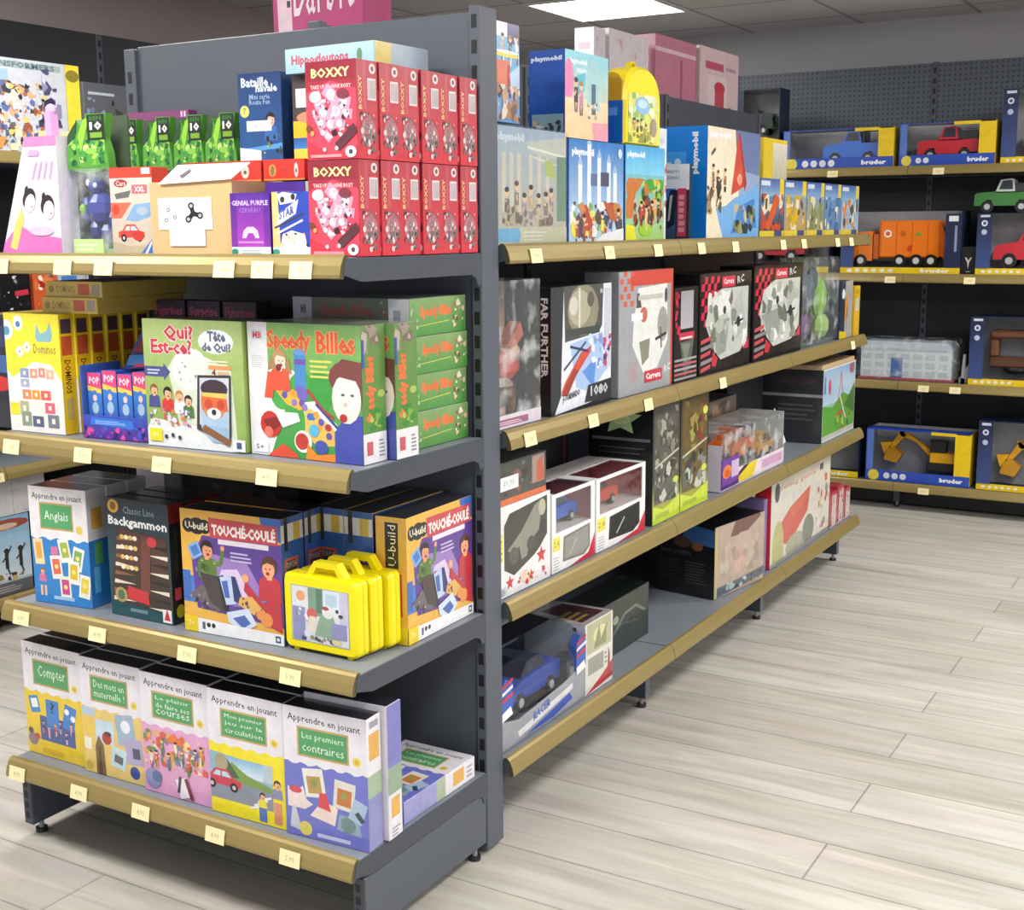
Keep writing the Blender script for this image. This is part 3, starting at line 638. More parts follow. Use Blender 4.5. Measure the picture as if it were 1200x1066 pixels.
ls = Art(.27, 13); ls.r(0, 0, 100, 100, '#e8b44c'); ls.r(30, 60, 74, 96, '#1c1c20'); ls.t('U-build', 40, 62, 66, 94, '#f4ecd0', 0, rot=90); ls.r(20, 22, 84, 56, '#c84850'); ls.t('TOUCHÉ', 26, 24, 78, 54, '#fbf6f2', .02, rot=90); ls.r(0, 0, 100, 14, '#e8d020')
o = card_box('battleship_game_box', 'yellow and purple sea battle game box facing front, left of the yellow cases', 'board game', (-.492, -.407, Z3), 3, .259, .072, .262, SC,
         {'front': sink_art(), 'right': sink_side(), 'left': ls}, 'sea battle game boxes', mat='wrap')
again(o, (-.496, -.328, Z3), 3, 'yellow and purple sea battle game box, directly behind the front one of that game')
for k, (x, lb) in enumerate(((-.252, 'blue side of a sea battle game box standing edgeways, left one of the pair'), (-.178, 'blue side of a sea battle game box standing edgeways, right one of the pair'))):
    again(o, (x, -.001, Z3), -90, lb)
again(o, (-.018, -.268, Z3), 92, 'yellow and purple sea battle game box turned to the right, at the shelf end')

# yellow carry cases
def carry_case(loc, rz, label):
    t = empty('carry_case', loc, rz); tag(t, label, 'puzzle case', 'yellow plastic carry cases')
    w, h, d = .184, .158, .04; mb = MB(); rd = .012
    def rr(x0, z0, x1, z1, r_, n=4):
        o = []
        for cx, cz, a0 in ((x1 - r_, z0 + r_, -90), (x1 - r_, z1 - r_, 0), (x0 + r_, z1 - r_, 90), (x0 + r_, z0 + r_, 180)):
            for i in range(n + 1): q = R(a0 + 90 * i / n); o.append((cx + r_ * math.cos(q), cz + r_ * math.sin(q)))
        return o
    P0, P1 = rr(.004, .008, w - .004, h - .004, rd), rr(0, .004, w, h, rd); n = len(P0)
    Y = ((0, P0), (.006, P1), (d/2 - .002, P1), (d/2, P0), (d/2 + .002, P1), (d - .006, P1), (d, P0))
    for (ya, pa), (yb, pb) in zip(Y, Y[1:]):
        for i in range(n):
            j = (i + 1) % n; mb.face([(pa[i][0], ya, pa[i][1]), (pb[i][0], yb, pb[i][1]), (pb[j][0], yb, pb[j][1]), (pa[j][0], ya, pa[j][1])][::-1], '#f3e108', True)
    mb.face([(x, 0, z) for x, z in P0], '#f3e108'); mb.face([(x, d, z) for x, z in reversed(P0)], '#f3e108')
    for x in (.02, w - .03): mb.box(x, .004, 0, x + .012, d - .004, .01, '#e0cc10')
    mb.build('shell', 'plastic', t)
    mb = MB(); hx0, hx1, z0, zt = .05, .15, h - .004, h + .028
    O = [(hx0, z0), (hx0 + .022, zt), (hx1 - .022, zt), (hx1, z0)]; I = [(hx0 + .016, z0), (hx0 + .027, zt - .012), (hx1 - .027, zt - .012), (hx1 - .016, z0)]
    for i in range(3):
        mb.prism([O[i], O[i+1], I[i+1], I[i]], d*.25, d*.75, 'y', '#f3e108')
    mb.build('handle', 'plastic', t)
    mb = MB(); a = Art(1.2, 15); a.r(0, 0, 100, 100, '#9aa4b4'); a.r(1.5, 1.5, 98.5, 98.5, '#d8dce0'); a.r(30, 50, 56, 99, '#7c9c88'); a.r(44, 56, 54, 99, '#5c7c68'); a.r(56, 62, 84, 97, '#d4e0f0'); a.r(60, 66, 80, 92, '#b8ccdc'); a.r(84, 40, 98, 98, '#c4c4dc')
    a.r(2, 2, 24, 62, '#8c90bc'); a.e(17, 82, 8, '#e0a070'); a.collage(8, 36, 30, 66, ['#b8c4d8', '#e8ecf0', '#7880a8'], 8, .3); a.e(36, 52, 9, '#cc6460'); a.p([(30, 20), (46, 20), (42, 48), (32, 48)], '#e4d8c8')
    a.p([(40, 14), (84, 12), (74, 50), (58, 62), (48, 44)], '#88a890'); a.e(64, 60, 10, '#e0e4e0'); a.e(60, 66, 6, '#a84858', 3); a.e(78, 62, 8, '#dde4e8'); a.e(80, 64, 3, '#3a4048'); a.e(86, 56, 4, '#3a4048', 3)
    a.collage(10, 3, 92, 14, ['#50505c', '#8c8468', '#a8b0a8'], 14, .08); a.e(78, 8, 8, '#dccc98', 4); a.r(70, 14, 96, 42, '#8c8cb8'); a.e(28, 16, 6, '#d8e0ec')
    mb.art(a, (.02, 0, .022), (w - .04, 0, 0), (0, 0, h - .044), .0006)
    mb.build('picture_panel', 'wrap', t); return t
c1 = carry_case((-.228, -.398, Z3), 0, 'yellow plastic carry case with picture panel, foremost of three')
again(c1, (-.224, -.355, Z3), 0, 'yellow plastic carry case, middle of the three'); again(c1, (-.213, -.311, Z3), 0, 'yellow plastic carry case, rearmost of the three')

# ================================================================== END UNIT, second shelf
a = Art(.66, 16); a.r(0, 0, 100, 100, '#f4f2ea'); a.p([(0, 52), (0, 100), (100, 100), (100, 44), (82, 58), (50, 60), (28, 52), (10, 46)], '#f4e23c')
a.e(4, 86, 12, '#e8f0f4', 13); a.e(4, 85, 6, '#5c9cb8'); a.e(26, 92, 9, '#e8f0f4', 10); a.e(26, 91, 4, '#4488b0'); a.rot(26, 68, 12, 8, 40, '#fbf8e8'); a.rot(40, 72, 12, 8, 40, '#fbf8e8'); a.e(26, 68, 2, '#d8a090'); a.e(40, 72, 2, '#d8a090')
a.p([(56, 80), (60, 92), (66, 84), (78, 86), (84, 94), (88, 82), (84, 77), (60, 77)], '#88b8c0'); a.t('Dominos', 52, 67, 92, 75, '#8a7850', .01)
for (x, y, w_, h_, c) in ((24, 46, 16, 8, '#8ca0c0'), (42, 46, 14, 8, '#f0a090'), (58, 47, 12, 8, '#e88c80'), (72, 46, 14, 8, '#f0b8a0'), (24, 38, 16, 7, '#a0b0d0'), (26, 28, 16, 8, '#ec9060'), (44, 28, 14, 8, '#f0a040'), (60, 28, 18, 8, '#e86c60'), (20, 14, 16, 12, '#b8b890'), (66, 17, 18, 9, '#e86878'), (22, 5, 18, 12, '#8ca088'), (42, 5, 20, 9, '#5c6488'), (70, 5, 20, 11, '#788090')):
    a.r(x, y, x + w_, y + h_, c); a.r(x + w_*.35, y + h_*.3, x + w_*.65, y + h_*.7, '#f4ecd8')
a.r(2, 14, 18, 24, '#f0e028')
s_ = Art(.2, 17); s_.r(0, 0, 100, 100, '#e9c41e'); s_.r(10, 84, 90, 96, '#55404c'); s_.r(10, 66, 90, 82, '#c85a30'); s_.t('DOMINOS', 26, 34, 70, 62, '#3c3018', .02, rot=-90); s_.r(25, 12, 75, 30, '#c8b468')
o = card_box('domino_game_box', 'yellow and white picture domino box, front one at the left', 'board game', (-.99, -.415, Z2), 2, .17, .037, .262, {'all': '#eccf2c', 'right': '#e9c41e'}, {'front': a, 'right': s_}, 'yellow domino boxes', mat='wrap')
for k in range(1, 6):
    again(o, (-.99 + .004 * k, -.415 + .0405 * k, Z2), 2, f'yellow picture domino box standing upright, {["second", "third", "fourth", "fifth", "sixth"][k-1]} from the front')
fl = Art(5, 18); fl.r(0, 0, 100, 100, '#d8bc5c'); fl.t('DOMINOS', 20, 25, 52, 75, '#8a6c30', .01); fl.r(58, 15, 78, 85, '#c85c40'); fl.r(82, 15, 96, 85, '#a8a08c'); fl.e(10, 50, 5, '#a88c40')
fb = card_box('domino_game_box', 'yellow domino box lying flat on the upright ones, upper of two', 'board game', (-.905, -.365, 1.2585), 2, .17, .262, .034, {'all': '#d8bc5c', 'top': '#c8a840'}, {'front': fl}, 'yellow domino boxes', mat='wrap')
again(fb, (-.912, -.372, 1.2235 + .0005), 1, 'yellow domino box lying flat on the upright ones, lower of two')
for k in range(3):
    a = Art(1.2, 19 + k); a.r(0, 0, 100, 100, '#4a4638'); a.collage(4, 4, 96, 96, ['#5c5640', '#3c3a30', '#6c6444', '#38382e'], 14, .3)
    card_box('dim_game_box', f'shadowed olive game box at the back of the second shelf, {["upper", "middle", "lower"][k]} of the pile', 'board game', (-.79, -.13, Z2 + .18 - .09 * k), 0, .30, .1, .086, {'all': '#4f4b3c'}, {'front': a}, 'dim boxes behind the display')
# counter display with blue cartons
t = empty('counter_display', (-.762, -.41, Z2), 5); tag(t, 'purple and blue cardboard counter display holding small blue figure packs', 'display box')
mb = MB(); W, D, H = .178, .12, .05
mb.box(0, 0, 0, W, D, .004, '#5a3c90'); mb.box(0, 0, 0, W, .003, H, '#6a3c9c'); mb.box(0, D - .003, 0, W, D, .14, '#4858b0'); mb.box(0, 0, 0, .003, D, .155, '#4064b8'); mb.box(W - .003, 0, 0, W, D, .10, '#4064b8')
a = Art(W / H, 20); a.g(0, 0, 100, 100, '#5c2c88', '#3c58c0'); a.collage(2, 2, 98, 60, ['#e050a0', '#8040b0', '#4060d0', '#b048a8', '#302870'], 40, .07); a.p([(12, 60), (80, 50), (78, 86), (14, 92)], '#3c78d8'); a.lines(20, 64, 70, 82, 3, '#9cc0f0')
mb.art(a, (0, 0, 0), (W, 0, 0), (0, 0, H)); a = Art(.6, 3); a.r(0, 0, 100, 100, '#3a60c0'); a.p([(0, 100), (100, 100), (100, 80), (0, 70)], '#f05088'); a.r(0, 0, 100, 30, '#8848a8'); mb.art(a, (0, D, 0), (0, -D, 0), (0, 0, .155)); mb.build('tray', 'card', t)
for i in range(4):
    x = .008 + .042 * i; a = Art(.36, 30 + i); a.g(0, 0, 100, 100, '#2c58b8', '#3c8cd8'); a.p([(0, 74), (100, 70), (100, 100), (0, 100)], '#e0487c'); a.p([(0, 72), (100, 67), (100, 74), (0, 80)], '#e8cc50'); a.t('POP', 12, 82, 88, 94, '#f8d8e8', .04)
    a.e(50, 44, 24, '#a8c4dc', 26); a.e(50, 60, 15, '#e8c8b8'); a.e(50, 70, 15, '#5878b8', 6); a.e(48, 30, 16, '#6888a8'); a.e(50, 8, 10, '#d8d0d8')
    card_box('figure_pack', f'small blue and pink figure pack in the purple counter display, {["leftmost", "second from left", "third from left", "rightmost"][i]}', 'toy pack', (-.762 + x * .996 - .01 * .087, -.41 + .012 + x * .087, Z2 + .0045), 5, .038, .03, .135 + (.006 if i % 2 else 0), {'all': '#2c5cc0'}, {'front': a}, 'blue figure packs', mat='wrap')
mb = MB(); a = Art(.5, 21); a.g(0, 0, 100, 100, '#3868c8', '#3a2c58'); a.collage(5, 30, 95, 95, ['#803c78', '#c06050', '#304878', '#482c58'], 16, .3); a.e(50, 10, 30, '#e05090', 6)
pts = [(0, 0, 0), (.07, 0, .004), (.088, .03, .1), (.05, .03, .11)]
mb.face(pts, '#4858a8'); mb.face([(x, y_ + .002, z) for x, y_, z in reversed(pts)], '#a0a0b0')
mb.face([(.01, -.001, .008), (.066, -.001, .01), (.07, .006, .034), (.016, .004, .03)], '#4c94e0'); mb.face([(.024, .004, .036), (.072, .007, .038), (.078, .018, .072), (.05, .018, .078)], '#a04858'); mb.face([(.03, -.0015, .004), (.066, -.0015, .008), (.067, -.001, .016), (.032, -.001, .012)], '#e85088')
o = mb.build('header_flap', 'card', t, (.035, .095, .14)); 
for i in range(3):
    mb = MB(); a = Art(2.2, 24 + i); a.r(0, 0, 100, 100, '#403848'); a.t(['Figurines', 'Surprise', 'Figurines'][i], 8, 30, 92, 80, '#b84c70', .03)
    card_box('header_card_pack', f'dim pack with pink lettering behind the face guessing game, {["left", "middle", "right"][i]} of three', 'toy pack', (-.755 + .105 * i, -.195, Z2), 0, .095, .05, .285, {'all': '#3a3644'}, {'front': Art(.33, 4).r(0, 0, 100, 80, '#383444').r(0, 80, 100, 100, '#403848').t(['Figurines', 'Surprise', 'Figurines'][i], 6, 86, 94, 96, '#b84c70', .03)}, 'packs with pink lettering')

# face-guessing game
a = Art(.985, 26); a.g(0, 0, 100, 100, '#8cac50', '#a9bd78'); a.p([(36, 0), (92, 0), (88, 62), (64, 72), (34, 74), (24, 62), (30, 40)], '#d5dccb'); a.e(46, 62, 17, '#e4e8e2'); a.e(52, 66, 12, '#dfe5de')
a.p([(0, 0), (88, 0), (88, 12), (50, 18), (6, 22), (0, 14)], '#e6eae8')
a.t('Qui?', 22, 83, 52, 96, '#c8384e', .035, out='#f4e4e8'); a.t('Est-ce?', 8, 73, 50, 85, '#c8384e', .035, out='#f4e4e8')
a.e(74, 84, 17.5, '#e4e6ec', 9.5); a.t('Tête', 66, 84, 84, 92, '#5c6478', .04); a.t('de Qui?', 60, 75.5, 89, 83.5, '#5c6478', .05)
a.p([(0, 55), (20, 55), (20, 52), (27, 59), (20, 66), (20, 63), (0, 63)], '#4c5488'); a.lines(3, 57, 17, 62, 2, '#c8cce4')
a.collage(34, 52, 58, 70, ['#c8ccc4', '#a8a8a0', '#e8e8e4', '#787870'], 18, .08); a.lines(66, 66, 88, 71, 2, '#e0dcc0'); a.r(66, 63, 88, 66, '#e09858'); a.t('4', 69, 58, 73, 63, '#883828'); a.r(75, 59, 86, 61.5, '#c8b090')
for x, y, z_, hr, sh in ((9, 44, 5.2, '#8a5c30', '#48508c'), (23, 42, 5.6, '#1c2018', '#d03c38'), (35, 40, 5.2, '#c08040', '#e8e8ec'), (44, 37, 5, '#241c20', '#507840')): a.kid(x, y, z_, hr, sh)
a.collage(4, 17, 46, 30, ['#e8a8a0', '#d05848', '#e8e4ec', '#7858a0', '#c88848', '#9898b8'], 40, .1)
a.p([(52, 16), (55, 58), (88, 59), (86, 12), (84, 4)], '#3c3434'); a.p([(55, 20), (57, 56), (86, 57), (84, 10)], '#c4c8d4')
a.e(71, 28, 14, '#a8c4dc', 22); a.p([(56, 20), (84, 18), (84, 5), (70, 8), (58, 14)], '#9cbcd8'); a.p([(56, 15), (84, 4), (86, 9), (60, 20)], '#8a5c3c')
a.e(70, 38, 13, '#c88c60', 14); a.e(71, 48, 13.5, '#40303c', 7.5); a.r(59, 40, 83, 45, '#d8c860'); a.p([(58, 32), (84, 31), (83, 41), (59, 42)], '#d86c3c'); a.e(65, 36, 4, '#c84c38'); a.e(77, 36, 4, '#c84c38'); a.e(70, 29, 7, '#ecece8', 4.5); a.e(70, 30, 2.4, '#30303c')
a.r(3, 4, 16, 14, '#eee028'); a.t('8+', 6, 7, 12, 11, '#f8f4b0'); 
for i in range(3): a.e(20 + i * 7, 8 + (i == 1) * 1.5, 1.8, '#3c4058')
a.r(88, 1, 99.5, 10, '#f0f2f4'); a.r(91, 3, 96, 8, '#4c5884')
card_box('guessing_game_box', 'green face guessing game box with a child in glasses and false nose', 'board game', (-.565, -.412, Z2), 3.0, .258, .072, .262, {'all': '#9fb36a', 'top': '#8c9870', 'right': '#9cb45c', 'left': '#8c9c60'}, {'front': a}, mat='wrap')

# marble game
def marble_art():
    a = Art(1.06, 27); a.g(0, 0, 100, 100, '#3c9c48', '#84b466'); a.r(0, 0, 18, 100, '#e8e8ec'); a.p([(18, 0), (26, 20), (40, 56), (52, 60), (30, 70), (18, 64)], '#e6ece2')
    a.e(48, 42, 15, '#48a44c', 22); a.e(64, 50, 11, '#3f9a44', 16); a.e(30, 46, 10, '#4ba850')
    a.r(4, 87, 14, 94, '#cdd4dc'); a.t('MB', 5, 88, 13, 93, '#c84858', .03); a.lines(3, 66, 16, 76, 6, '#cccdd2')
    a.t('Speedy', 18, 77, 57, 95, '#e2603c', .03, out='#f6b878'); a.t('Billes', 62, 79, 95, 95, '#e2603c', .03, out='#f6b878')
    a.lines(56, 61, 76, 76, 4, '#d8d468')
    a.r(42, 50, 52, 79, '#4c8cc8'); a.e(47, 79, 5.4, '#6c98d8', 2.2); a.r(42, 70, 52, 74, '#7058b0'); a.e(47, 48, 6.5, '#7068b8')
    a.p([(24, 60), (30, 58), (44, 46), (50, 40), (46, 36), (34, 40), (22, 52)], '#ecb43c'); a.p([(48, 42), (60, 44), (68, 34), (78, 28), (82, 16), (60, 14), (52, 22)], '#eef0e8'); a.p([(50, 38), (56, 38), (78, 22), (78, 12), (60, 10), (50, 20)], '#ecc060')
    for i in range(18):
        t_ = i / 17; a.e(30 + 46 * t_ + 3 * math.sin(i * 2.3), 54 - 36 * t_ + 3 * math.cos(i * 1.7), 2.6, a.rn.choice(['#6858a8', '#e8e0e8', '#c03838', '#4870c0', '#8c7cc0', '#e8a040']))
    a.line([(53, 52), (66, 38), (76, 32)], 2.2, '#b04838'); a.line([(60, 42), (80, 24)], 2, '#404888')
    a.kid(29, 72, 8, '#c09068', '#e0583c', '#f4d8c8'); a.e(28, 67, 2.6, '#803030'); a.p([(14, 44), (22, 44), (24, 62), (18, 64)], '#e0583c')
    a.p([(18, 66), (22, 76), (25, 66)], '#b08458'); a.p([(34, 66), (37, 76), (40, 62)], '#b08458')
    a.p([(76, 0), (76, 22), (84, 32), (100, 36), (100, 0)], '#4450a8'); a.e(87, 62, 15, '#7c4440', 12); a.e(87, 47, 12.5, '#f6e6dc', 17); a.p([(74, 58), (80, 63), (98, 60), (100, 40), (100, 74), (84, 76), (75, 68)], '#7c4440'); a.e(86, 43, 1.6, '#e0b8a4')
    a.e(84, 50, 1.8, '#606070', 1); a.e(92, 50, 1.8, '#606070', 1); a.e(84, 33, 3.4, '#b83038', 3)
    a.e(19, 24, 9.5, '#c83830', 9.5); a.p([(12, 27), (28, 31), (34, 33), (26, 22), (18, 18)], '#8c2c24'); a.e(17, 18, 4, '#e07868'); a.p([(20, 34), (44, 34), (46, 28), (30, 22), (24, 32)], '#f0f0e8')
    a.e(48, 13, 8, '#e8ece4', 8); a.e(47, 13, 6, '#c04038', 6); a.p([(18, 2), (30, 10), (42, 3), (44, 0), (16, 0)], '#e05038'); a.p([(52, 12), (60, 4), (76, 6), (76, 0), (50, 0)], '#ec8c34')
    a.e(64, 10, 6, '#4858a8', 5); a.e(58, 22, 4.4, '#58b8e0'); a.r(3, 2, 16, 10, '#f4f4f6'); a.t('5+', 5, 4, 12, 8, '#6c6c74'); return a
def marble_side():
    s_ = Art(.28, 28); s_.g(0, 0, 100, 100, '#50902c', '#6c8c50'); s_.r(0, 0, 100, 22, '#e6e6ea'); s_.t('Speedy Billes', 14, 30, 60, 78, '#e8743c', .06, rot=90); s_.collage(0, 80, 80, 100, ['#9c8c84', '#b8a8a0', '#7c685c'], 12, .4)
    s_.e(80, 50, 16, '#a8c060', 10); s_.collage(10, 24, 90, 40, ['#7cac40', '#3c8838', '#a8c060'], 10, .3); s_.r(14, 6, 40, 16, '#c85868'); s_.lines(66, 4, 90, 18, 5, '#8c8c94'); s_.r(0, 70, 10, 90, '#3858a0'); return s_
MC = {'all': '#5c9c4c', 'top': '#98a898', 'left': '#e4e4ea', 'edge': '#d0d8d0'}
o = card_box('marble_game_box', 'green and white marble game box with shouting boy, foremost upright one', 'board game', (-.303, -.388, Z2), -.6, .28, .072, .262, MC, {'front': marble_art(), 'right': marble_side()}, 'marble game boxes', mat='wrap')
again(o, (-.283, -.310, Z2), -.6, 'green and white marble game box standing upright just behind the foremost one')
mf = Art(3.9, 29); mf.r(0, 0, 100, 100, '#5e6e58'); mf.r(0, 0, 17, 100, '#c4c4d4'); mf.t('MB', 7, 55, 12, 80, '#585868', .03); mf.t('Speedy Billes', 24, 40, 70, 85, '#a04848', .05); mf.r(83, 0, 100, 100, '#e6e6ec'); mf.collage(70, 5, 84, 95, ['#b0a0a0', '#d0d0cc', '#8c4848'], 12, .3); mf.r(87, 30, 93, 70, '#a8a8b8')  # front print in dulled tones, shade of the pile painted in
ms = Art(2.6, 31); ms.g(0, 0, 100, 100, '#4c9440', '#84a468'); ms.t('Speedy Billes', 18, 42, 74, 80, '#e8743c', .06); ms.line([(16, 26), (70, 34)], .9, '#c8cc58'); ms.collage(76, 10, 98, 92, ['#c04840', '#e8c8b0', '#7c3c38', '#e8e0d0'], 16, .25); ms.collage(2, 5, 14, 90, ['#a0c0b0', '#68a060', '#c8d8c8'], 8, .3)
for k in range(4):
    f_ = card_box('marble_game_box', f'green marble game box lying flat, {["topmost", "second from the top", "third from the top", "bottom one"][k]} of the pile', 'board game', (-.333 + .002 * (k % 2), -.212, Z2 + .0757 * (3 - k)), 0, .295, .205, .0745, {'all': '#e4e4ea', 'top': '#a8b0a8'}, {'front': mf, 'right': ms}, 'marble game boxes', mat='wrap') if k == 0 else again(f_, (-.333 + .003 * (k % 2), -.212, Z2 + .0757 * (3 - k)), 0, f'green marble game box lying flat, {["topmost", "second from the top", "third from the top", "bottom one"][k]} of the pile')
# something at the far left edge
a = Art(.5, 33); a.r(0, 0, 100, 100, '#1c2430'); a.r(0, 50, 100, 66, '#3c64a0'); a.e(60, 40, 40, '#c83430', 14); a.r(0, 0, 100, 24, '#2c3038'); a.collage(4, 70, 96, 96, ['#384858', '#a03030', '#203c68'], 12, .3)
card_box('vehicle_toy_box', 'dark box with red and blue picture at the far left of the second shelf', 'toy box', (-1.098, -.40, Z2), 2, .095, .1, .25, {'all': '#1c2430'}, {'front': a}, mat='wrap')
# ================================================================== END UNIT, top shelf
# pink tapered fashion pack
t = empty('tapered_pink_pack', (-.975, -.415, Z1)); tag(t, 'tall pale pink tapered pack with dark-haired faces, far left of the top shelf', 'toy pack')
mb = MB(); w, h, d = .19, .245, .05
P = [(0, 0), (w, 0), (.192, h), (.096, h)]
mb.prism(P, 0, d, 'y', '#e6dcec')
def quad(u, v):  # point on the tapered face
    xl = .096 * v / 100; xr = w + .002 * v / 100; return (xl + (xr - xl) * u / 100, -.0006 - .0001 * mb.lv, h * v / 100)
mb.lv = 0
def tp_(pts, c): mb.lv += 1; mb.face([quad(*q) for q in pts], c)
def te(cx, cy, rx, ry, c): tp_([(cx + rx * math.cos(i * .5236), cy + ry * math.sin(i * .5236)) for i in range(12)], c)
tp_([(0, 0), (100, 0), (100, 14), (50, 18), (20, 26), (0, 10)], '#dc74bc'); tp_([(0, 92), (100, 92), (100, 100), (0, 100)], '#e48cc4')
tp_([(12, 6), (24, 4), (30, 30), (22, 40), (14, 26)], '#ecd870')
for cx, cy in ((36, 48), (76, 42)): te(cx, cy, 14, 9, '#2c2428'); te(cx + 3, cy - 4, 11, 8, '#f6e8e4'); te(cx + 8, cy - 7, 2, .8, '#d06078'); te(cx - 8, cy + 7, 4, 4, '#2c2428')
for i in range(4): tp_([(38 + i * 14, 64), (41 + i * 14, 64), (48 + i * 14, 78), (45 + i * 14, 80)], '#d4a8d4')
te(66, 20, 22, 4, '#e8c8e4'); tp_([(20, 84), (50, 84), (52, 88), (24, 89)], '#f0a8d8')
mb.build('carton', 'wrap', t)
mb = MB(); mb.prism([(.15, h), (.17, h), (.168, h + .05), (.152, h + .05)], .01, .03, 'y', '#e8a8e0'); mb.ball(.16, .02, h + .055, .014, .01, .012, '#eeb8e8'); mb.build('hanger', 'plastic', t)

# hero packs in clear wrap with green header
def hero_pack(loc, rz, label, w=.128, h=.285, front=False):
    t = empty('figure_blister_pack', loc, rz); tag(t, label, 'toy pack', 'green action figure packs')
    d = .06; mb = MB()
    mb.box(0, d - .004, 0, w, d, h, '#4c5c48'); mb.box(0, .004, 0, w, d - .004, .012, '#a8c878')
    a = Art(w / h, 40); a.r(0, 0, 100, 62, '#7c8c74'); a.collage(0, 4, 100, 64, ['#a0b098', '#5c6c58', '#c8d8c0', '#384434', '#88a870'], 40, .16)
    mb.art(a, (0, d - .004, 0), (w, 0, 0), (0, 0, h)); mb.build('backing_card', 'card', t)
    mb = MB(); z0 = h * .62
    out = [(0, z0), (w * .5, z0 - .012), (w, z0), (w * .98, z0 + .03), (w * .9, h * .82), (w * .98, h), (w * .5, h + .002), (w * .42, h * .9), (w * .26, h * .97), (w * .2, h * .84), (w * .02, h * .78)]
    mb.prism([(x, z) for x, z in out], .002, .02, 'y', '#52983a')
    a = Art(w / (h * .38), 41); a.p([(2, 8), (50, 0), (98, 8), (92, 50), (60, 60), (40, 70), (22, 60), (4, 50)], '#58a43c'); a.collage(6, 6, 92, 54, ['#2c7c38', '#78bc44', '#a4d860', '#3c9458', '#c0e088', '#1c5c34'], 46, .13); a.p([(4, 44), (24, 58), (30, 90), (20, 80), (6, 62)], '#28502c'); a.p([(36, 30), (60, 96), (44, 90), (30, 60)], '#98d840')
    a.e(60, 32, 14, '#90cc50', 5)
    a.r(54, 52, 94, 99, '#1c2c20'); a.t('BEN', 60, 88, 88, 96, '#3c7c38', .02); a.t('10', 60, 70, 88, 86, '#f4f8f0', .04); a.r(60, 56, 88, 66, '#7cac30')
    mb.art(a, (0, .002, z0), (w, 0, 0), (0, 0, h * .38), .0006); mb.build('header_card', 'card', t)
    mb = MB(); c1, c2 = '#3a44a0', '#2c3480'; cx, cy = w * .5, d * .5
    mb.ball(cx, cy, h * .34, w * .27, .024, h * .12, c1); mb.ball(cx - .004, cy - .004, h * .50, w * .17, .02, h * .07, c1); mb.ball(cx - w * .1, cy - .02, h * .52, .006, .004, .008, '#e8f0f8'); mb.ball(cx + w * .06, cy - .02, h * .5, .006, .004, .006, '#e8f0f8')
    mb.ball(cx - w * .3, cy - .004, h * .33, w * .1, .014, h * .1, '#404c9c'); mb.ball(cx - w * .3, cy - .012, h * .33, w * .06, .012, h * .045, '#98c840'); mb.ball(cx + w * .3, cy, h * .24, w * .09, .014, h * .09, c2)
    mb.ball(cx - w * .12, cy, h * .17, w * .11, .018, h * .09, c2); mb.ball(cx + w * .14, cy, h * .15, w * .11, .018, h * .08, c2)
    mb.build('toy_figure', 'plastic', t)
    mb = MB(); pr = [(.004, 0), (w - .004, 0), (w, h * .3), (w - .002, h * .62), (.002, h * .62), (0, h * .3)]
    mb.prism(pr, .0, d - .005, 'y', '#ffffff', None); mb.build('clear_shell', 'bag', t)
    mb = MB(); a = Art(3, 42); a.r(0, 0, 100, 100, '#bcd68c'); a.lines(8, 20, 80, 80, 2, '#e0ecc0'); mb.box(.012, -.004, .003, w * .8, -.001, .032, '#bcd68c'); mb.art(a, (.012, -.004, .003), (w * .8 - .012, 0, 0), (0, 0, .029)); mb.build('front_sticker', 'paper', t)
    return t
hp = hero_pack((-.778, -.395, Z1), -1, 'large clear figure pack with green header and blue figure, beside the pink pack')
for k, (x, lb) in enumerate(((-.930, 'first'), (-.825, 'second'), (-.728, 'third'), (-.632, 'fourth'))):
    again(hp, (x - .01, -.128, Z1 + .001), 0, f'green-headed clear figure pack in the rear row, {lb} from the left').scale = (.74, 1, 1.05)
a = Art(6, 43); a.r(0, 0, 100, 100, '#7c3c70'); a.collage(2, 10, 98, 90, ['#a04878', '#503068', '#c05878'], 16, .06)
card_box('long_purple_box', 'long purple box whose top edge shows above the rear green packs', 'toy box', (-.972, -.038, Z1), 0, .20, .03, .325, {'all': '#7c3c70', 'top': '#b05888'}, {'front': Art(.85, 5).r(0, 0, 100, 100, '#6c3468').r(0, 94, 100, 100, '#8c4878').r(88, 95, 91, 99, '#e0d0e0').r(93, 95, 96, 99, '#e0d0e0')})
# racing cars box
a = Art(.66, 44); a.g(0, 0, 100, 100, '#c8b8a0', '#d8d0c8'); a.r(0, 88, 100, 100, '#e04838'); a.r(76, 92, 96, 99, '#e8dcd8'); a.e(26, 82, 16, '#a83040', 7); a.t('Cars', 14, 79, 38, 85, '#e0d0c0', .03); a.p([(10, 70), (50, 74), (44, 66), (14, 64)], '#686c68')
a.r(52, 70, 88, 80, '#d86870'); a.t('XXL', 58, 72, 82, 78, '#f8e8e8', .03); a.p([(0, 42), (24, 42), (50, 60), (0, 60)], '#e46c54'); a.e(12, 52, 9, '#d84830'); a.p([(34, 40), (56, 58), (96, 60), (96, 44), (60, 38)], '#86a8d0'); a.e(74, 50, 14, '#a8b8c8', 7)
a.car(46, 24, 62, '#d8463c'); a.e(62, 22, 14, '#c83830', 9); a.p([(0, 0), (100, 0), (100, 12), (40, 10), (0, 16)], '#b8a88c'); a.p([(64, 0), (100, 0), (100, 22)], '#4470b8'); a.p([(74, 0), (80, 0), (94, 14), (92, 16)], '#f0f0f4')
card_box('racing_game_box', 'red-banded racing car game box between the large figure pack and the brown carton', 'board game', (-.642, -.405, Z1), 4, .112, .05, .175, {'all': '#d84838', 'top': '#e0584a'}, {'front': a}, mat='wrap')
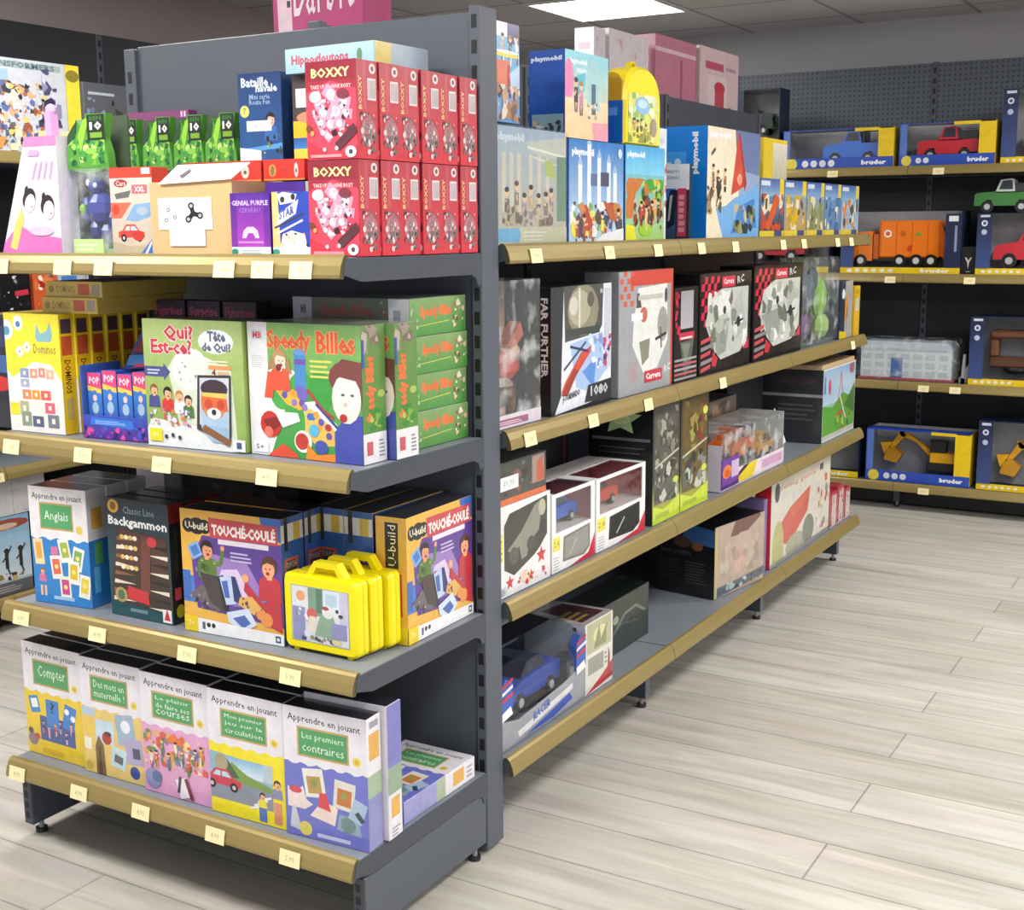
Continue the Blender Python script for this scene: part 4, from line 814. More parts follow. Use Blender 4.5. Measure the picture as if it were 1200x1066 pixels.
# cardboard carton of spinners
t = empty('cardboard_carton', (-.527, -.408, Z1), 2); tag(t, 'open brown cardboard carton with printed spinner picture taped on its front', 'carton')
w, d, h = .212, .155, .143; mb = MB(); K = {'all': '#cfae7e', 'top': '#b89868'}
mb.box(0, 0, 0, w, .004, h, K); mb.box(0, d - .004, 0, w, d, h, K); mb.box(0, .004, 0, .004, d - .004, h, K); mb.box(w - .004, .004, 0, w, d - .004, h, K); mb.box(.004, .004, 0, w - .004, d - .004, .004, K)
mb.box(.004, .004, h - .02, w - .004, d - .004, h - .016, K); mb.face([(w*.3, -.0006, h * .78), (w*.66, -.0006, h*.78), (w*.66, -.0006, h * .785), (w*.3, -.0006, h*.785)], '#b08e5c')
mb.build('box', 'paper', t)
def sheet(x0, z0, x1, z1, y, art, name='paper_sign'):
    mb = MB(); mb.box(x0, y - .0008, z0, x1, y, z1, '#f2f4f6'); mb.art(art, (x0, y - .0008, z0), (x1 - x0, 0, 0), (0, 0, z1 - z0), .0003); mb.build(name, 'paper', t)
a = Art(1.9, 45); a.r(0, 0, 100, 100, '#f0f2f6')
def spin(cx, cy, q, c, hole):
    for an in (90, 210, 330):
        x = cx + q * math.cos(R(an + 15)); y = cy + q * math.sin(R(an + 15)) * a.k; a.line([(cx, cy), (x, y)], q * .62, c); a.e(x, y, q * .46, c); a.e(x, y, q * .24, hole)
    a.e(cx, cy, q * .4, c)
spin(66, 50, 13, '#28282c', '#b0b4b8'); spin(22, 44, 10, '#c4c8c8', '#f4f4f4')
for an in (90, 210, 330): a.e(22 + 10 * math.cos(R(an + 15)), 44 + 19 * math.sin(R(an + 15)), 3, '#585c60'); a.e(22 + 10 * math.cos(R(an + 15)), 44 + 19 * math.sin(R(an + 15)), 1.7, '#e8ecec')
sheet(.022, .05, .160, .112, -.0005, a)
a = Art(2, 46); a.t('Spinner', 12, 58, 86, 76, '#c4c6c8', 0); sheet(.05, .018, .142, .052, -.0018, a)
mb = MB()
for (pts, cc) in (([(.03, -.006, h - .004), (.215, -.006, h + .002), (.235, .03, h + .034), (.05, .03, h + .034)], '#f4f5f6'),):
    mb.face(pts, cc); mb.face([(x, y_ + .001, z - .001) for x, y_, z in reversed(pts)], cc)
mb.face([(.075, .006, h + .012), (.085, .001, h + .006), (.098, .014, h + .02), (.092, .02, h + .026)], '#706468'); mb.face([(.15, .005, h + .012), (.175, .005, h + .012), (.17, .016, h + .022), (.158, .016, h + .022)], '#d0c0c8')
mb.build('paper_sheet', 'paper', t)
# second carton hidden behind it that carries the flat red boxes
card_box('cardboard_carton', 'brown carton mostly hidden behind the open one, under a flat red box', 'carton', (-.60, -.235, Z1), 0, .27, .11, .146, {'all': '#b8986c'}, {})
# purple boxes
a = Art(.85, 47); a.g(0, 14, 100, 100, '#b040b8', '#542c98'); a.g(0, 14, 16, 100, '#8030a0', '#482890'); a.g(84, 14, 100, 100, '#8030a0', '#482890'); a.t('GENIAL PURPLE', 4, 80, 96, 88, '#d8c8ec', .02); a.t('CERVEAU', 22, 69, 76, 76, '#9c78c8', .01)
a.p([(28, 28), (32, 40), (42, 46), (58, 46), (68, 40), (72, 28), (62, 28), (56, 36), (44, 36), (38, 28)], '#e0c8ec'); a.r(18, 20, 82, 23, '#c890d0'); a.r(0, 0, 100, 14, '#d4e0dc'); a.e(8, 6, 9, '#2c8c6c', 6); a.lines(26, 3, 80, 11, 2, '#98b0a8')
o = card_box('purple_card_game_box', 'small purple card game box at the front beside the brown carton', 'card game', (-.312, -.41, Z1), 0, .098, .07, .118, {'all': '#5a2c98', 'top': '#7048a8'}, {'front': a}, mat='wrap')
a = Art(.7, 48); a.g(0, 0, 100, 100, '#8c38a8', '#4a2c90'); a.lines(20, 80, 76, 90, 2, '#8868c0')
card_box('purple_card_game_box', 'taller purple card game box just behind the small purple one', 'card game', (-.29, -.332, Z1), 0, .098, .07, .14, {'all': '#50288c', 'top': '#6840a0'}, {'front': a}, mat='wrap')
# blue and cream star game
a = Art(.82, 49); a.r(0, 0, 100, 100, '#2c48b0'); a.p([(0, 10), (20, 10), (16, 100), (0, 100)], '#e8c884'); a.p([(14, 96), (30, 100), (66, 96), (60, 84), (22, 80)], '#e8e4dc'); a.e(28, 88, 6, '#30343c'); a.e(56, 92, 6, '#30343c')
a.p([(10, 46), (62, 66), (70, 88), (16, 66)], '#eceef2'); a.t('STAR', 18, 56, 58, 70, '#5060a8', .04, skew=10); a.line([(6, 44), (84, 66)], 4, '#3c4050'); a.line([(14, 36), (80, 56)], 4, '#dce0e8'); a.p([(20, 14), (90, 14), (84, 34), (50, 40), (26, 34)], '#f0e8dc')
a.collage(20, 14, 92, 36, ['#e8b040', '#f4f0e8', '#302c28', '#e8d0b0'], 16, .12); a.r(0, 0, 100, 14, '#e4ecec'); a.e(8, 6, 10, '#3c9c78', 6)
card_box('star_game_box', 'small blue and cream card game box left of the red puzzle boxes', 'card game', (-.208, -.41, Z1), 0, .092, .07, .118, {'all': '#3050a8', 'top': '#b8b8b4'}, {'front': a}, mat='wrap')
a = Art(.7, 50); a.r(0, 0, 100, 100, '#9c9c98'); a.r(0, 84, 100, 100, '#a8a8a2'); a.e(60, 91, 14, '#585c50', 3); a.r(4, 80, 96, 83, '#d4d4d0')
card_box('grey_card_game_box', 'small grey card game box behind the blue and cream one', 'card game', (-.190, -.332, Z1), 0, .07, .06, .14, {'all': '#a0a09c'}, {'front': a})
# flat red boxes on top of those
a = Art(5, 51); a.r(0, 0, 100, 100, '#dc4038'); a.e(22, 48, 9, '#e8a040', 6); a.e(22, 46, 5, '#8c7868'); a.t('jeu', 44, 34, 60, 58, '#b83028', .01); a.e(80, 48, 5, '#f0dcd4', 7); a.e(80, 44, 2, '#5c6450'); a.r(0, 0, 100, 8, '#e8944c')
o = card_box('flat_red_game_box', 'flat red game box lying on the carton, left end partly behind the paper sheet', 'board game', (-.60, -.235, Z1 + .1475), 0, .215, .11, .042, {'all': '#dc4038', 'top': '#c84840'}, {'front': a}, 'flat red game boxes', mat='wrap')
card_box('cardboard_carton', 'plain low box under the right-hand flat red boxes', 'carton', (-.325, -.225, Z1), 0, .2, .2, .146, {'all': '#3a3034'}, {})
a2 = Art(3, 52); a2.r(0, 0, 100, 100, '#dc4038'); a2.r(0, 0, 34, 100, '#d03830'); a2.e(56, 50, 13, '#f2ece8', 11); a2.e(56, 54, 6, '#6c7c68', 5); a2.e(16, 50, 6, '#e8c090', 10); a2.e(88, 30, 3, '#403038')
again(o, (-.378, -.235, Z1 + .1475), 0, 'flat red game box in the middle, under the blue navy battle box')
bpy.data.objects['flat_red_game_box.001'].scale = (.5, 1, 1)
card_box('flat_red_game_box', 'flat red game box with white shield emblem, left of the lower red puzzle boxes', 'board game', (-.266, -.215, Z1 + .1475), 0, .137, .185, .042, {'all': '#dc4038', 'top': '#c84840'}, {'front': a2}, 'flat red game boxes', mat='wrap')
# navy battle
a = Art(.63, 53); a.g(0, 0, 100, 100, '#2c5c98', '#1c3c70'); a.t('Bataille', 8, 84, 72, 95, '#d8e4f4', .03); a.t('navale', 42, 78, 92, 87, '#d8e4f4', .03); a.t('Mini serie', 26, 70, 74, 76, '#9cb8dc', .01); a.t('Route Fun', 26, 64, 74, 70, '#9cb8dc', .01)
a.e(14, 57, 11, '#d8dc60'); a.t('7', 11, 53, 17, 61, '#5870a0'); a.kid(74, 46, 14, '#2c2024', '#3c6cb0', '#e8b8a0'); a.p([(0, 14), (100, 20), (100, 14), (0, 10)], '#58a0d8'); a.collage(56, 8, 98, 30, ['#7c8c30', '#c8c048', '#405020', '#282c28'], 12, .2); a.p([(0, 0), (50, 0), (50, 12), (0, 16)], '#e8ecf0'); a.r(18, 34, 76, 46, '#f2f2f4'); a.t('14.90', 30, 37, 62, 43, '#b0b4bc', 0)
card_box('navy_battle_box', 'dark blue naval battle game box with a child, standing on the flat red boxes', 'board game', (-.470, -.20, Z1 + .19), 2, .112, .05, .178, {'all': '#24487c'}, {'front': a}, mat='wrap')
# dark upright box with light blue box on top
a = Art(.6, 54); a.r(0, 0, 100, 100, '#4a4040'); a.r(4, 62, 26, 84, '#f0f0ec'); a.r(0, 26, 60, 46, '#e8c030'); a.e(22, 50, 18, '#c88c70', 12); a.g(0, 12, 60, 26, '#4890d8', '#2c58a0'); a.r(0, 0, 60, 13, '#e0d44c'); a.r(30, 50, 36, 80, '#804838')
card_box('dark_game_box', 'dark upright box with yellow and blue corner behind the upper red puzzle boxes', 'board game', (-.337, -.185, Z1 + .19), 0, .22, .15, .168, {'all': '#3c3536'}, {'front': a})
a = Art(4.6, 55); a.g(0, 0, 100, 100, '#9cc4d8', '#b4d4e4'); a.t('Hippogloutons', 7, 22, 72, 72, '#c05868', .04); a.e(84, 50, 3, '#608c68', 6)
r_ = Art(3, 56); r_.r(0, 0, 100, 100, '#a8bccc'); r_.r(0, 0, 30, 100, '#d8c858')
card_box('light_blue_game_box', 'flat light blue game box with red wavy title lying highest on the top shelf', 'board game', (-.335, -.205, Z1 + .3585), -3, .232, .17, .048, {'all': '#9cc4d8', 'top': '#a8c8d8'}, {'front': a, 'right': r_}, mat='wrap')
# red puzzle boxes
a = Art(.66, 57); a.g(0, 0, 100, 100, '#d83848', '#8c2438'); a.p([(0, 20), (0, 68), (50, 80), (100, 70), (100, 12), (50, 4)], '#dc4458')
a.r(4, 80, 96, 98, '#8c2434'); a.t('BOXXY', 12, 83, 88, 93, '#f2e49c', .03, out='#5c1824'); a.t('TAKE UP TO NINE BOXY', 10, 72, 90, 76, '#f4d8d4', .01)
for x, y, q in ((24, 60, 11), (50, 66, 12), (74, 58, 11), (34, 48, 11), (60, 48, 12), (80, 46, 9), (28, 38, 9), (48, 36, 10), (66, 36, 9), (42, 24, 7)):
    a.rot(x, y, q * 1.7, q * 1.7, x, '#c898b0'); a.e(x, y, q * .66, a.rn.choice(['#f0dce4', '#e8e4ec', '#fbf0f4'])); a.e(x + 2, y + 2, q * .25, a.rn.choice(['#4c2c3c', '#a04058', '#fff']) if False else '#d8b0c0')
a.collage(14, 22, 86, 68, ['#4c2838', '#b04860', '#f4e8ee', '#802840', '#e8c8d4', '#907080', '#d8b8c8'], 60, .09); a.e(20, 64, 12, '#ead8dc', 9); a.e(74, 66, 12, '#7c3040', 8); a.rot(80, 22, 48, 10, 38, '#5c2c38'); a.rot(56, 27, 10, 6, 20, '#3c1824')
a.e(6, 32, 6, '#7c4428'); a.e(12, 27, 4, '#e89858'); a.r(8, 2, 70, 5, '#e09098'); a.e(88, 7, 11, '#f2e8e8', 9); a.e(88, 7, 4, '#484048'); a.e(36, 10, 3.4, '#f4d8dc'); a.e(60, 11, 3.4, '#f4d8dc')
s_ = Art(.38, 58); s_.g(0, 0, 100, 100, '#d42c3c', '#b83c48'); s_.r(30, 50, 46, 100, '#c4505c'); s_.t('BOXXY', 9, 50, 25, 84, '#e0cc88', .02, rot=90); s_.e(76, 92, 15, '#e4d4d4', 14); s_.e(76, 92, 7, '#6c5058'); s_.r(52, 60, 92, 82, '#e4dcdc')
for i in range(7): s_.r(56 + i * 5, 62, 58.5 + i * 5, 80, '#9c8890')
s_.e(52, 28, 36, '#b87880', 38); s_.collage(12, 6, 90, 48, ['#503840', '#dcd0d0', '#a06870', '#8c8080', '#e8dcdc', '#707068', '#c8b8b8'], 60, .16); s_.e(50, 7, 8, '#e0c0c4'); s_.rot(50, 34, 26, 50, 6, '#50383c') if False else None
first = None; ords = ['front', 'second', 'third', 'fourth', 'fifth', 'last']; ys = (-.412, -.347, -.282, -.213, -.146, -.078)
for row, nm, zz in ((0, 'lower', Z1), (1, 'upper', Z1 + .1735)):
    for k in range(6):
        lb = f'red puzzle box with ball picture, {nm} layer, {ords[k]} one from the shelf edge'
        x = -.117 + (.003 if k % 2 else 0) + row * .001
        if first is None:
            first = card_box('red_puzzle_box', lb, 'puzzle box', (x, ys[k], zz), 0, .114, .063, .172, {'all': '#c83440', 'top': '#8c3840', 'right': '#c02c38'}, {'front': a, 'right': s_}, 'red puzzle boxes', mat='wrap')
        else: again(first, (x, ys[k], zz), 0, lb)

# ================================================================== products on the left wall shelving (face +x)
XL = -2.36
def on_left(name, label, cat, y, w, h, d, z, cols, arts, group=None, x=XL, mat='wrap', rz=90):
    return card_box(name, label, cat, (x, y, z), rz, w, d, h, cols, arts, group, mat)
a = Art(.9, 60); a.r(0, 0, 100, 100, '#5c2430'); a.e(70, 70, 20, '#28304c'); a.e(74, 40, 18, '#b04850'); a.collage(4, 4, 96, 60, ['#8c3038', '#b8888c', '#503040'], 14, .2)
on_left('dark_red_toy_box', 'dark red toy box at the left picture edge on the high left shelf', 'toy box', .34, .26, .29, .1, 1.671, {'all': '#6c2430'}, {'front': a})
a = Art(1.35, 61); a.r(0, 0, 100, 100, '#c8ccd2'); a.r(0, 90, 82, 97, '#a0b0ac'); a.t('TRANSFORMERS', 3, 90.5, 76, 97, '#5c7480', .03); a.r(3, 74, 30, 88, '#a0bce0'); a.collage(2, 4, 66, 76, ['#c87848', '#e8ddd0', '#6c5c54', '#9c5838', '#5870a8', '#d8a880', '#3c404c', '#b8bcc4'], 50, .16); a.collage(2, 4, 66, 76, ['#e8ddd0', '#54484c', '#b86c48', '#5870a8', '#d8b890', '#2c3040', '#c8ccd4', '#e8c878'], 150, .07)
a.collage(62, 30, 80, 92, ['#4c4870', '#8c88a8', '#302c50', '#c8c8d8'], 18, .5); a.p([(56, 14), (86, 16), (86, 26), (50, 24)], '#ecd8a0'); a.collage(24, 2, 60, 24, ['#e8c060', '#ecdcb8', '#4c6088', '#c88850'], 14, .2); a.r(86, 0, 100, 100, '#f0d83c'); a.e(93, 88, 7, '#8c7c28', 5); a.e(93, 10, 4, '#c0a830'); a.p([(2, 2), (20, 4), (24, 16), (6, 14)], '#e8934c')
on_left('robot_toy_box', 'large white toy box with robots and a yellow end strip, high left shelf', 'toy box', .61, .435, .315, .1, 1.671, {'all': '#b8bcc2', 'front': '#c8ccd2'}, {'front': a})
a = Art(1.1, 62); a.r(0, 0, 100, 100, '#585c62'); a.r(0, 0, 100, 34, '#c8c8ca'); a.lines(10, 84, 90, 92, 1, '#b8c0c8'); a.collage(6, 40, 50, 80, ['#6c7498', '#8890a8', '#404450'], 10, .3); a.collage(44, 38, 96, 82, ['#24262a', '#3c4038', '#585c58', '#141618'], 16, .25); a.e(60, 20, 8, '#e4e4e6')
on_left('grey_vehicle_box', 'small grey and white vehicle box right of the robot toy box', 'toy box', 1.065, .215, .265, .1, 1.671, {'all': '#85888c'}, {'front': a})
for k, (y0, w_, c, lb) in enumerate(((.50, .135, '#14161a', 'black toy box with white scribbles, left one on the middle left shelf'), (.645, .125, '#18181c', 'black toy box with a red patch, second on the middle left shelf'), (.785, .10, '#d05c30', 'orange-red toy box, third on the middle left shelf'), (.895, .14, '#b8bcc4', 'pale blue-white toy box, fourth on the middle left shelf'), (1.045, .20, '#24262a', 'dark toy box, fifth on the middle left shelf'))):
    a = Art(.9, 63 + k); a.r(0, 0, 100, 100, c); a.collage(6, 6, 94, 96, [c, c, '#c8ccd0', '#505860', '#888c94'], 18, .12)
    if k == 1: a.rot(70, 50, 46, 14, 6, '#c83848')
    if k == 2: a.collage(6, 50, 94, 96, ['#e87c3c', '#8cac40', '#f0e8d0', '#a02c20'], 12, .3)
    if k == 3: a.r(10, 60, 60, 90, '#4c7cc0')
    on_left('shelf_toy_box', lb, 'toy box', y0, w_, .13, .1, 1.123, {'all': c}, {'front': a}, 'toy boxes on the middle left shelf')
a = Art(1, 70); a.r(0, 0, 100, 100, '#d0d0d0'); a.r(48, 0, 49, 100, '#a8a8a8'); a.e(78, 8, 3, '#505050'); a.lines(64, 5, 74, 12, 1, '#a0a0a0')
on_left('white_carton', 'plain pale carton lying on top of the silhouette box on the low left shelf', 'toy box', .50, .27, .125, .2, .4105, {'all': '#c4c4c4'}, {'front': a}, mat='card')
a = Art(.75, 71); a.g(0, 0, 100, 100, '#b8c4cc', '#88b8d8'); a.e(60, 90, 40, '#a05040', 9); a.e(60, 88, 20, '#e0c0a8', 5); a.g(0, 20, 100, 78, '#d8e4ec', '#98c4e0')
for x in (32, 58, 82): a.r(x - 3, 34, x + 3, 54, '#1c2024'); a.e(x, 57, 4.4, '#1c2024'); a.line([(x, 50), (x + 9, 62)], 2.6, '#1c2024'); a.line([(x, 50), (x - 8, 44)], 2.6, '#1c2024'); a.line([(x, 36), (x + 4, 26)], 2.8, '#1c2024')
a.collage(8, 18, 92, 30, ['#c8a860', '#302c24', '#8c7c50'], 16, .1); a.r(0, 0, 100, 17, '#5c5c60'); a.lines(10, 5, 84, 14, 3, '#a8a8a8')
on_left('silhouette_picture_box', 'pale blue box with black jumping silhouettes on the low left shelf', 'toy box', .445, .245, .285, .2, .123, {'all': '#8c98a0'}, {'front': a})
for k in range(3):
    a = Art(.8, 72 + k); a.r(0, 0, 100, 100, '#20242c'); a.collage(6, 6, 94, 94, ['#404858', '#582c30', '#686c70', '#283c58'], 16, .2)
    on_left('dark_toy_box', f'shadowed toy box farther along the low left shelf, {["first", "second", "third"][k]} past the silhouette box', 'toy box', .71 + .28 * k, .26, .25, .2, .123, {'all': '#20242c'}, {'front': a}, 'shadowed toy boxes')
# ================================================================== LONG RUN, products face the aisle (+x)
Y1, Y2, Y3, Y4 = 1.3645, .9605, .5725, .2025
def on_run(name, label, cat, y, w, h, d, z, cols, arts, group=None, x=-.02, mat='wrap', rz=90):
    return card_box(name, label, cat, (x, y, z), rz, w, d, h, cols, arts, group, mat)
def brandtext(a, x0=4, x1=46, y0=86, y1=94, c='#f0f4fa'): return a.t('playmobil', x0, y0, x1, y1, c, .05)
# --- top shelf
a = Art(1.33, 80); a.g(0, 0, 100, 100, '#c0b49c', '#a8bccc'); a.r(0, 88, 100, 100, '#a4b8cc'); brandtext(a, 3, 40, 86, 95, '#d8e0e8')
for x in (10, 20, 30, 46, 58, 70): a.r(x, 28, x + 5, 78, '#d4ccbc')
a.p([(40, 88), (100, 96), (100, 74), (56, 78)], '#c4c8bc'); a.line([(44, 84), (98, 78)], 1.6, '#e8e8e0'); a.line([(52, 76), (98, 68)], 1.2, '#dcdcd0'); a.r(86, 20, 100, 78, '#6c9078'); a.p([(70, 60), (84, 58), (80, 74), (68, 74)], '#b8c468')
a.figs(12, 26, 84, 40, 7, ['#8c7c6c', '#c8a880', '#9c8890', '#6c6058', '#d8c498'], 7); a.collage(8, 16, 88, 34, ['#9c8878', '#b8a890', '#786858', '#d0bc9c'], 22, .08)
a.r(0, 0, 100, 15, '#c8c4a4'); a.p([(4, 2), (32, 2), (34, 8), (32, 14), (4, 14)], '#6cb0dc'); a.lines(38, 3, 72, 13, 3, '#dcdcc8')
on_run('figure_playset_box', 'large faded playset box in loose clear wrap beside the corner post, top shelf', 'toy box', .085, .325, .252, .10, Y1, {'all': '#a8b4c0', 'top': '#c0ccd8'}, {'front': a})
bpy.data.objects['figure_playset_box']
mb = MB(); w, h, d = .333, .256, .108
mb.box(0, 0, 0, w, d, h, '#ffffff', .004); o = mb.build('clear_wrap', 'clear', bpy.data.objects['figure_playset_box'], (-.004, -.004, 0))
a = Art(.6, 81); a.g(0, 0, 100, 100, '#5890c8', '#7cc0e8'); a.r(0, 86, 52, 100, '#eef2f4'); a.r(52, 80, 100, 100, '#504c84'); a.figs(20, 72, 98, 80, 3, ['#f0f0f4', '#383c50', '#c0a8a0'], 14); a.e(50, 68, 50, '#e8d84c', 4); a.e(50, 71, 48, '#e0e8ec', 3)
a.r(0, 36, 60, 62, '#d87858'); a.r(50, 36, 62, 58, '#b84038'); a.p([(60, 50), (100, 60), (100, 36), (64, 36)], '#b8d0ec'); a.collage(0, 2, 100, 38, ['#6c5850', '#a87858', '#283048', '#e0d0c0', '#8c98b8', '#c8a080'], 50, .22)
on_run('tall_playset_box', 'narrow tall playset box standing on the faded wrapped box beside the corner post', 'toy box', .09, .105, .205, .08, Y1 + .259, {'all': '#203458'}, {'front': a})
a = Art(1.24, 82); a.g(0, 0, 100, 100, '#bcd8ec', '#2c7cc8'); brandtext(a, 5, 44, 83, 92)
for x, h_ in ((16, 76), (32, 96), (50, 84), (68, 80), (80, 70)): a.r(x, 30, x + 7, h_, '#e8eef4'); a.p([(x - 1, h_), (x + 8, h_), (x + 3.5, h_ + 9)], '#a8c0e0')
a.r(38, 56, 50, 68, '#5c6ca0'); a.r(56, 56, 72, 70, '#484868'); a.collage(2, 4, 98, 40, ['#e8dc48', '#7cac58', '#584838', '#c88848', '#f0ece4', '#b84430', '#38405c'], 46, .12); a.figs(4, 10, 96, 22, 6, ['#e8e040', '#f0ece4', '#b85038', '#48507c'], 7); a.p([(60, 42), (80, 36), (86, 20), (72, 24)], '#b85c38'); a.p([(44, 0), (100, 0), (100, 14), (60, 8)], '#eceef0'); a.e(92, 90, 4, '#c8e4f4')
on_run('castle_playset_box', 'blue-sky playset box with white towers, second on the top shelf of the long run', 'toy box', .425, .295, .242, .10, Y1, {'all': '#2c6cc0', 'top': '#3c80cc'}, {'front': a})
a = Art(1.0, 83); a.g(0, 0, 100, 100, '#a8cc68', '#58b8e8'); a.g(0, 70, 100, 100, '#80d0ec', '#50a8e0'); brandtext(a, 4, 48, 86, 94); a.collage(2, 24, 98, 66, ['#4c9c38', '#88c848', '#e8a840', '#386c2c', '#b8d860', '#c87838'], 44, .2)
a.collage(20, 12, 96, 48, ['#5c4c44', '#383030', '#8c7468', '#a83838', '#c8b8a0'], 30, .14); a.p([(0, 0), (26, 0), (22, 16), (0, 18)], '#e4dc30'); a.e(50, 12, 17, '#9ccc38', 7); a.figs(30, 24, 90, 34, 4, ['#c84038', '#e8c898', '#483c38'], 8)
on_run('jungle_playset_box', 'bright green jungle playset box under the yellow rucksack, third on the top shelf', 'toy box', .733, .245, .244, .10, Y1, {'all': '#2470b8', 'top': '#48a0d0', 'left': '#1c64b4'}, {'front': a})
# on top of them
a = Art(1.1, 84); a.g(0, 0, 100, 100, '#f0d8a0', '#88d4e4'); brandtext(a, 6, 50, 84, 92); a.r(26, 76, 48, 81, '#d8ecf4'); a.e(8, 66, 12, '#e88cb8', 22); a.p([(20, 70), (46, 78), (44, 56), (28, 50)], '#58c0d4'); a.g(0, 0, 100, 46, '#f0cc9c', '#f4dcb4')
a.p([(50, 40), (58, 92), (66, 96), (74, 84), (80, 34)], '#a8d4dc'); a.r(60, 30, 70, 66, '#586878'); a.figs(18, 30, 40, 52, 2, ['#4c3838', '#c88cb0', '#88706c'], 11); a.collage(50, 24, 82, 44, ['#b8b8a0', '#e8e0d0', '#788078'], 12, .2); a.p([(66, 0), (100, 0), (100, 22), (60, 20)], '#e8a0b0')
s_ = Art(.5, 85); s_.r(0, 0, 100, 100, '#1c50ac'); s_.t('playmobil', 6, 86, 92, 93, '#d0dcf0', .05); s_.r(8, 2, 96, 27, '#88a8b8'); s_.collage(10, 4, 94, 22, ['#c8b8a0', '#403c40', '#e8e0d8', '#786c60'], 20, .14)
on_run('island_playset_box', 'royal blue playset box with beach picture standing on the castle playset box', 'toy box', .405, .224, .198, .095, Y1 + .2435, {'all': '#1c50ac', 'top': '#3c3468'}, {'front': a, 'left': s_})
# yellow rucksack
t = empty('childrens_rucksack', (-.02, .728, Y1 + .2455), 90); tag(t, 'yellow and blue rounded childrens rucksack on top of the jungle playset box', 'rucksack')
w, h, d = .222, .198, .075; mb = MB()
def arch(x0, x1, z0, z1, n=12):
    rr_ = min((x1 - x0) / 2, .085); o = [(x0, z0), (x1, z0)]
    for i in range(n + 1):
        q = math.pi * i / n; c0 = math.cos(q); o.append(((x0 + x1)/2 + (x1 - x0)/2 * (abs(c0) ** .75) * (1 if c0 > 0 else -1), z1 - rr_ + rr_ * math.sin(q)))
    return o
for (ya, ia), (yb, ib) in zip(((0, .008), (.008, 0), (d - .008, 0)), ((.008, 0), (d - .008, 0), (d, .008))):
    Pa, Pb = arch(ia, w - ia, ia*.5, h - ia), arch(ib, w - ib, ib*.5, h - ib)
    for i in range(len(Pa)):
        j = (i + 1) % len(Pa); zz = (Pa[i][1] + Pa[j][1]) / 2
        mb.face([(Pa[i][0], ya, Pa[i][1]), (Pb[i][0], yb, Pb[i][1]), (Pb[j][0], yb, Pb[j][1]), (Pa[j][0], ya, Pa[j][1])][::-1], '#f2dc20' if zz > .06 else '#e8d020')
mb.face([(x, 0, z) for x, z in arch(.008, w - .008, .004, h - .008)], '#f0e028'); mb.face([(x, d, z) for x, z in reversed(arch(.008, w - .008, .004, h - .008))], '#e0c820')
mb.box(-.003, .006, .002, 0, d - .006, h * .54, '#1c64b8'); mb.prism([(.008, h * .54), (d - .008, h * .54), (d - .008, h * .78), (d * .75, h * .87), (d * .5, h * .9), (d * .25, h * .87), (.008, h * .78)], -.004, .0, 'x', '#c89a10')
mb.face([(-.0035, d - .02, .07), (-.0035, .02, .07), (-.0035, .02, .09), (-.0035, d - .02, .09)], '#5c98d8')
mb.build('bag_body', 'plastic', t)
mb = MB(); a = Art(1.5, 86); a.r(0, 0, 100, 100, '#d8dc78'); a.collage(0, 0, 100, 50, ['#e8dc58', '#b8b048', '#a88c40', '#f0e890', '#8c9c48'], 40, .14); a.collage(0, 44, 100, 100, ['#d8e8d0', '#8cbc60', '#b8dcb8', '#e8ecc8'], 24, .16); a.e(45, 76, 24, '#90bce4', 12); a.e(45, 80, 16, '#c0d8f0', 6)
a.figs(14, 20, 60, 30, 4, ['#8c7030', '#c8a048', '#586038'], 8); a.e(82, 34, 11, '#a09080', 13); mb.art(a, (.018, 0, .006), (w - .036, 0, 0), (0, 0, h * .62), .0006); mb.build('picture_panel', 'card', t)
mb = MB()
for i in range(8):
    q0, q1 = math.pi * i / 8, math.pi * (i + 1) / 8
    mb.prism([(w/2 + .02 * math.cos(q0), h - .002 + .018 * math.sin(q0)), (w/2 + .02 * math.cos(q1), h - .002 + .018 * math.sin(q1)), (w/2 + .015 * math.cos(q1), h - .002 + .013 * math.sin(q1)), (w/2 + .015 * math.cos(q0), h - .002 + .013 * math.sin(q0))], d * .4, d * .6, 'y', '#e0cc18')
mb.build('carry_loop', 'plastic', t)
# big blue box with the red sail
a = Art(1.35, 87); a.g(0, 0, 100, 100, '#a8c8ec', '#7c88b0'); a.p([(0, 0), (0, 100), (50, 100), (60, 30), (40, 0)], '#f0e4c8'); a.p([(50, 100), (100, 100), (100, 60), (56, 64)], '#6878a8'); brandtext(a, 4, 42, 89, 97)
a.p([(56, 98), (72, 50), (44, 40), (48, 60)], '#d04838'); a.p([(56, 98), (59, 98), (74, 52), (70, 44)], '#b03028'); a.e(60, 55, 5, '#e8a088', 4); a.p([(30, 0), (100, 0), (100, 54), (76, 44), (52, 38), (34, 30), (16, 28)], '#78b0e4'); a.p([(44, 4), (96, 10), (90, 38), (60, 30)], '#4888d0')
a.collage(50, 4, 92, 32, ['#30403c', '#788c58', '#a8a070', '#28384c', '#c8b898'], 30, .18); a.collage(0, 22, 26, 56, ['#483c34', '#a88c68', '#e8d8b8', '#705840'], 24, .3); a.figs(4, 50, 36, 58, 3, ['#383434', '#907050', '#b84838'], 5); a.rot(10, 78, 8, 3, 30, '#4c5460')
s_ = Art(.45, 88); s_.r(0, 0, 100, 100, '#1480dc'); s_.t('playmobil', 68, 58, 84, 95, '#eef4fb', .05, rot=90); s_.r(12, 56, 56, 78, '#3c9cec'); s_.e(20, 66, 7, '#c0dcf4', 7); s_.e(38, 68, 7, '#c0dcf4', 9)
on_run('sailing_playset_box', 'large bright blue playset box with a red sail, behind the small black photo box', 'toy box', 1.285, .445, .325, .15, Y1, {'all': '#1480dc', 'top': '#2890dc'}, {'front': a, 'left': s_})
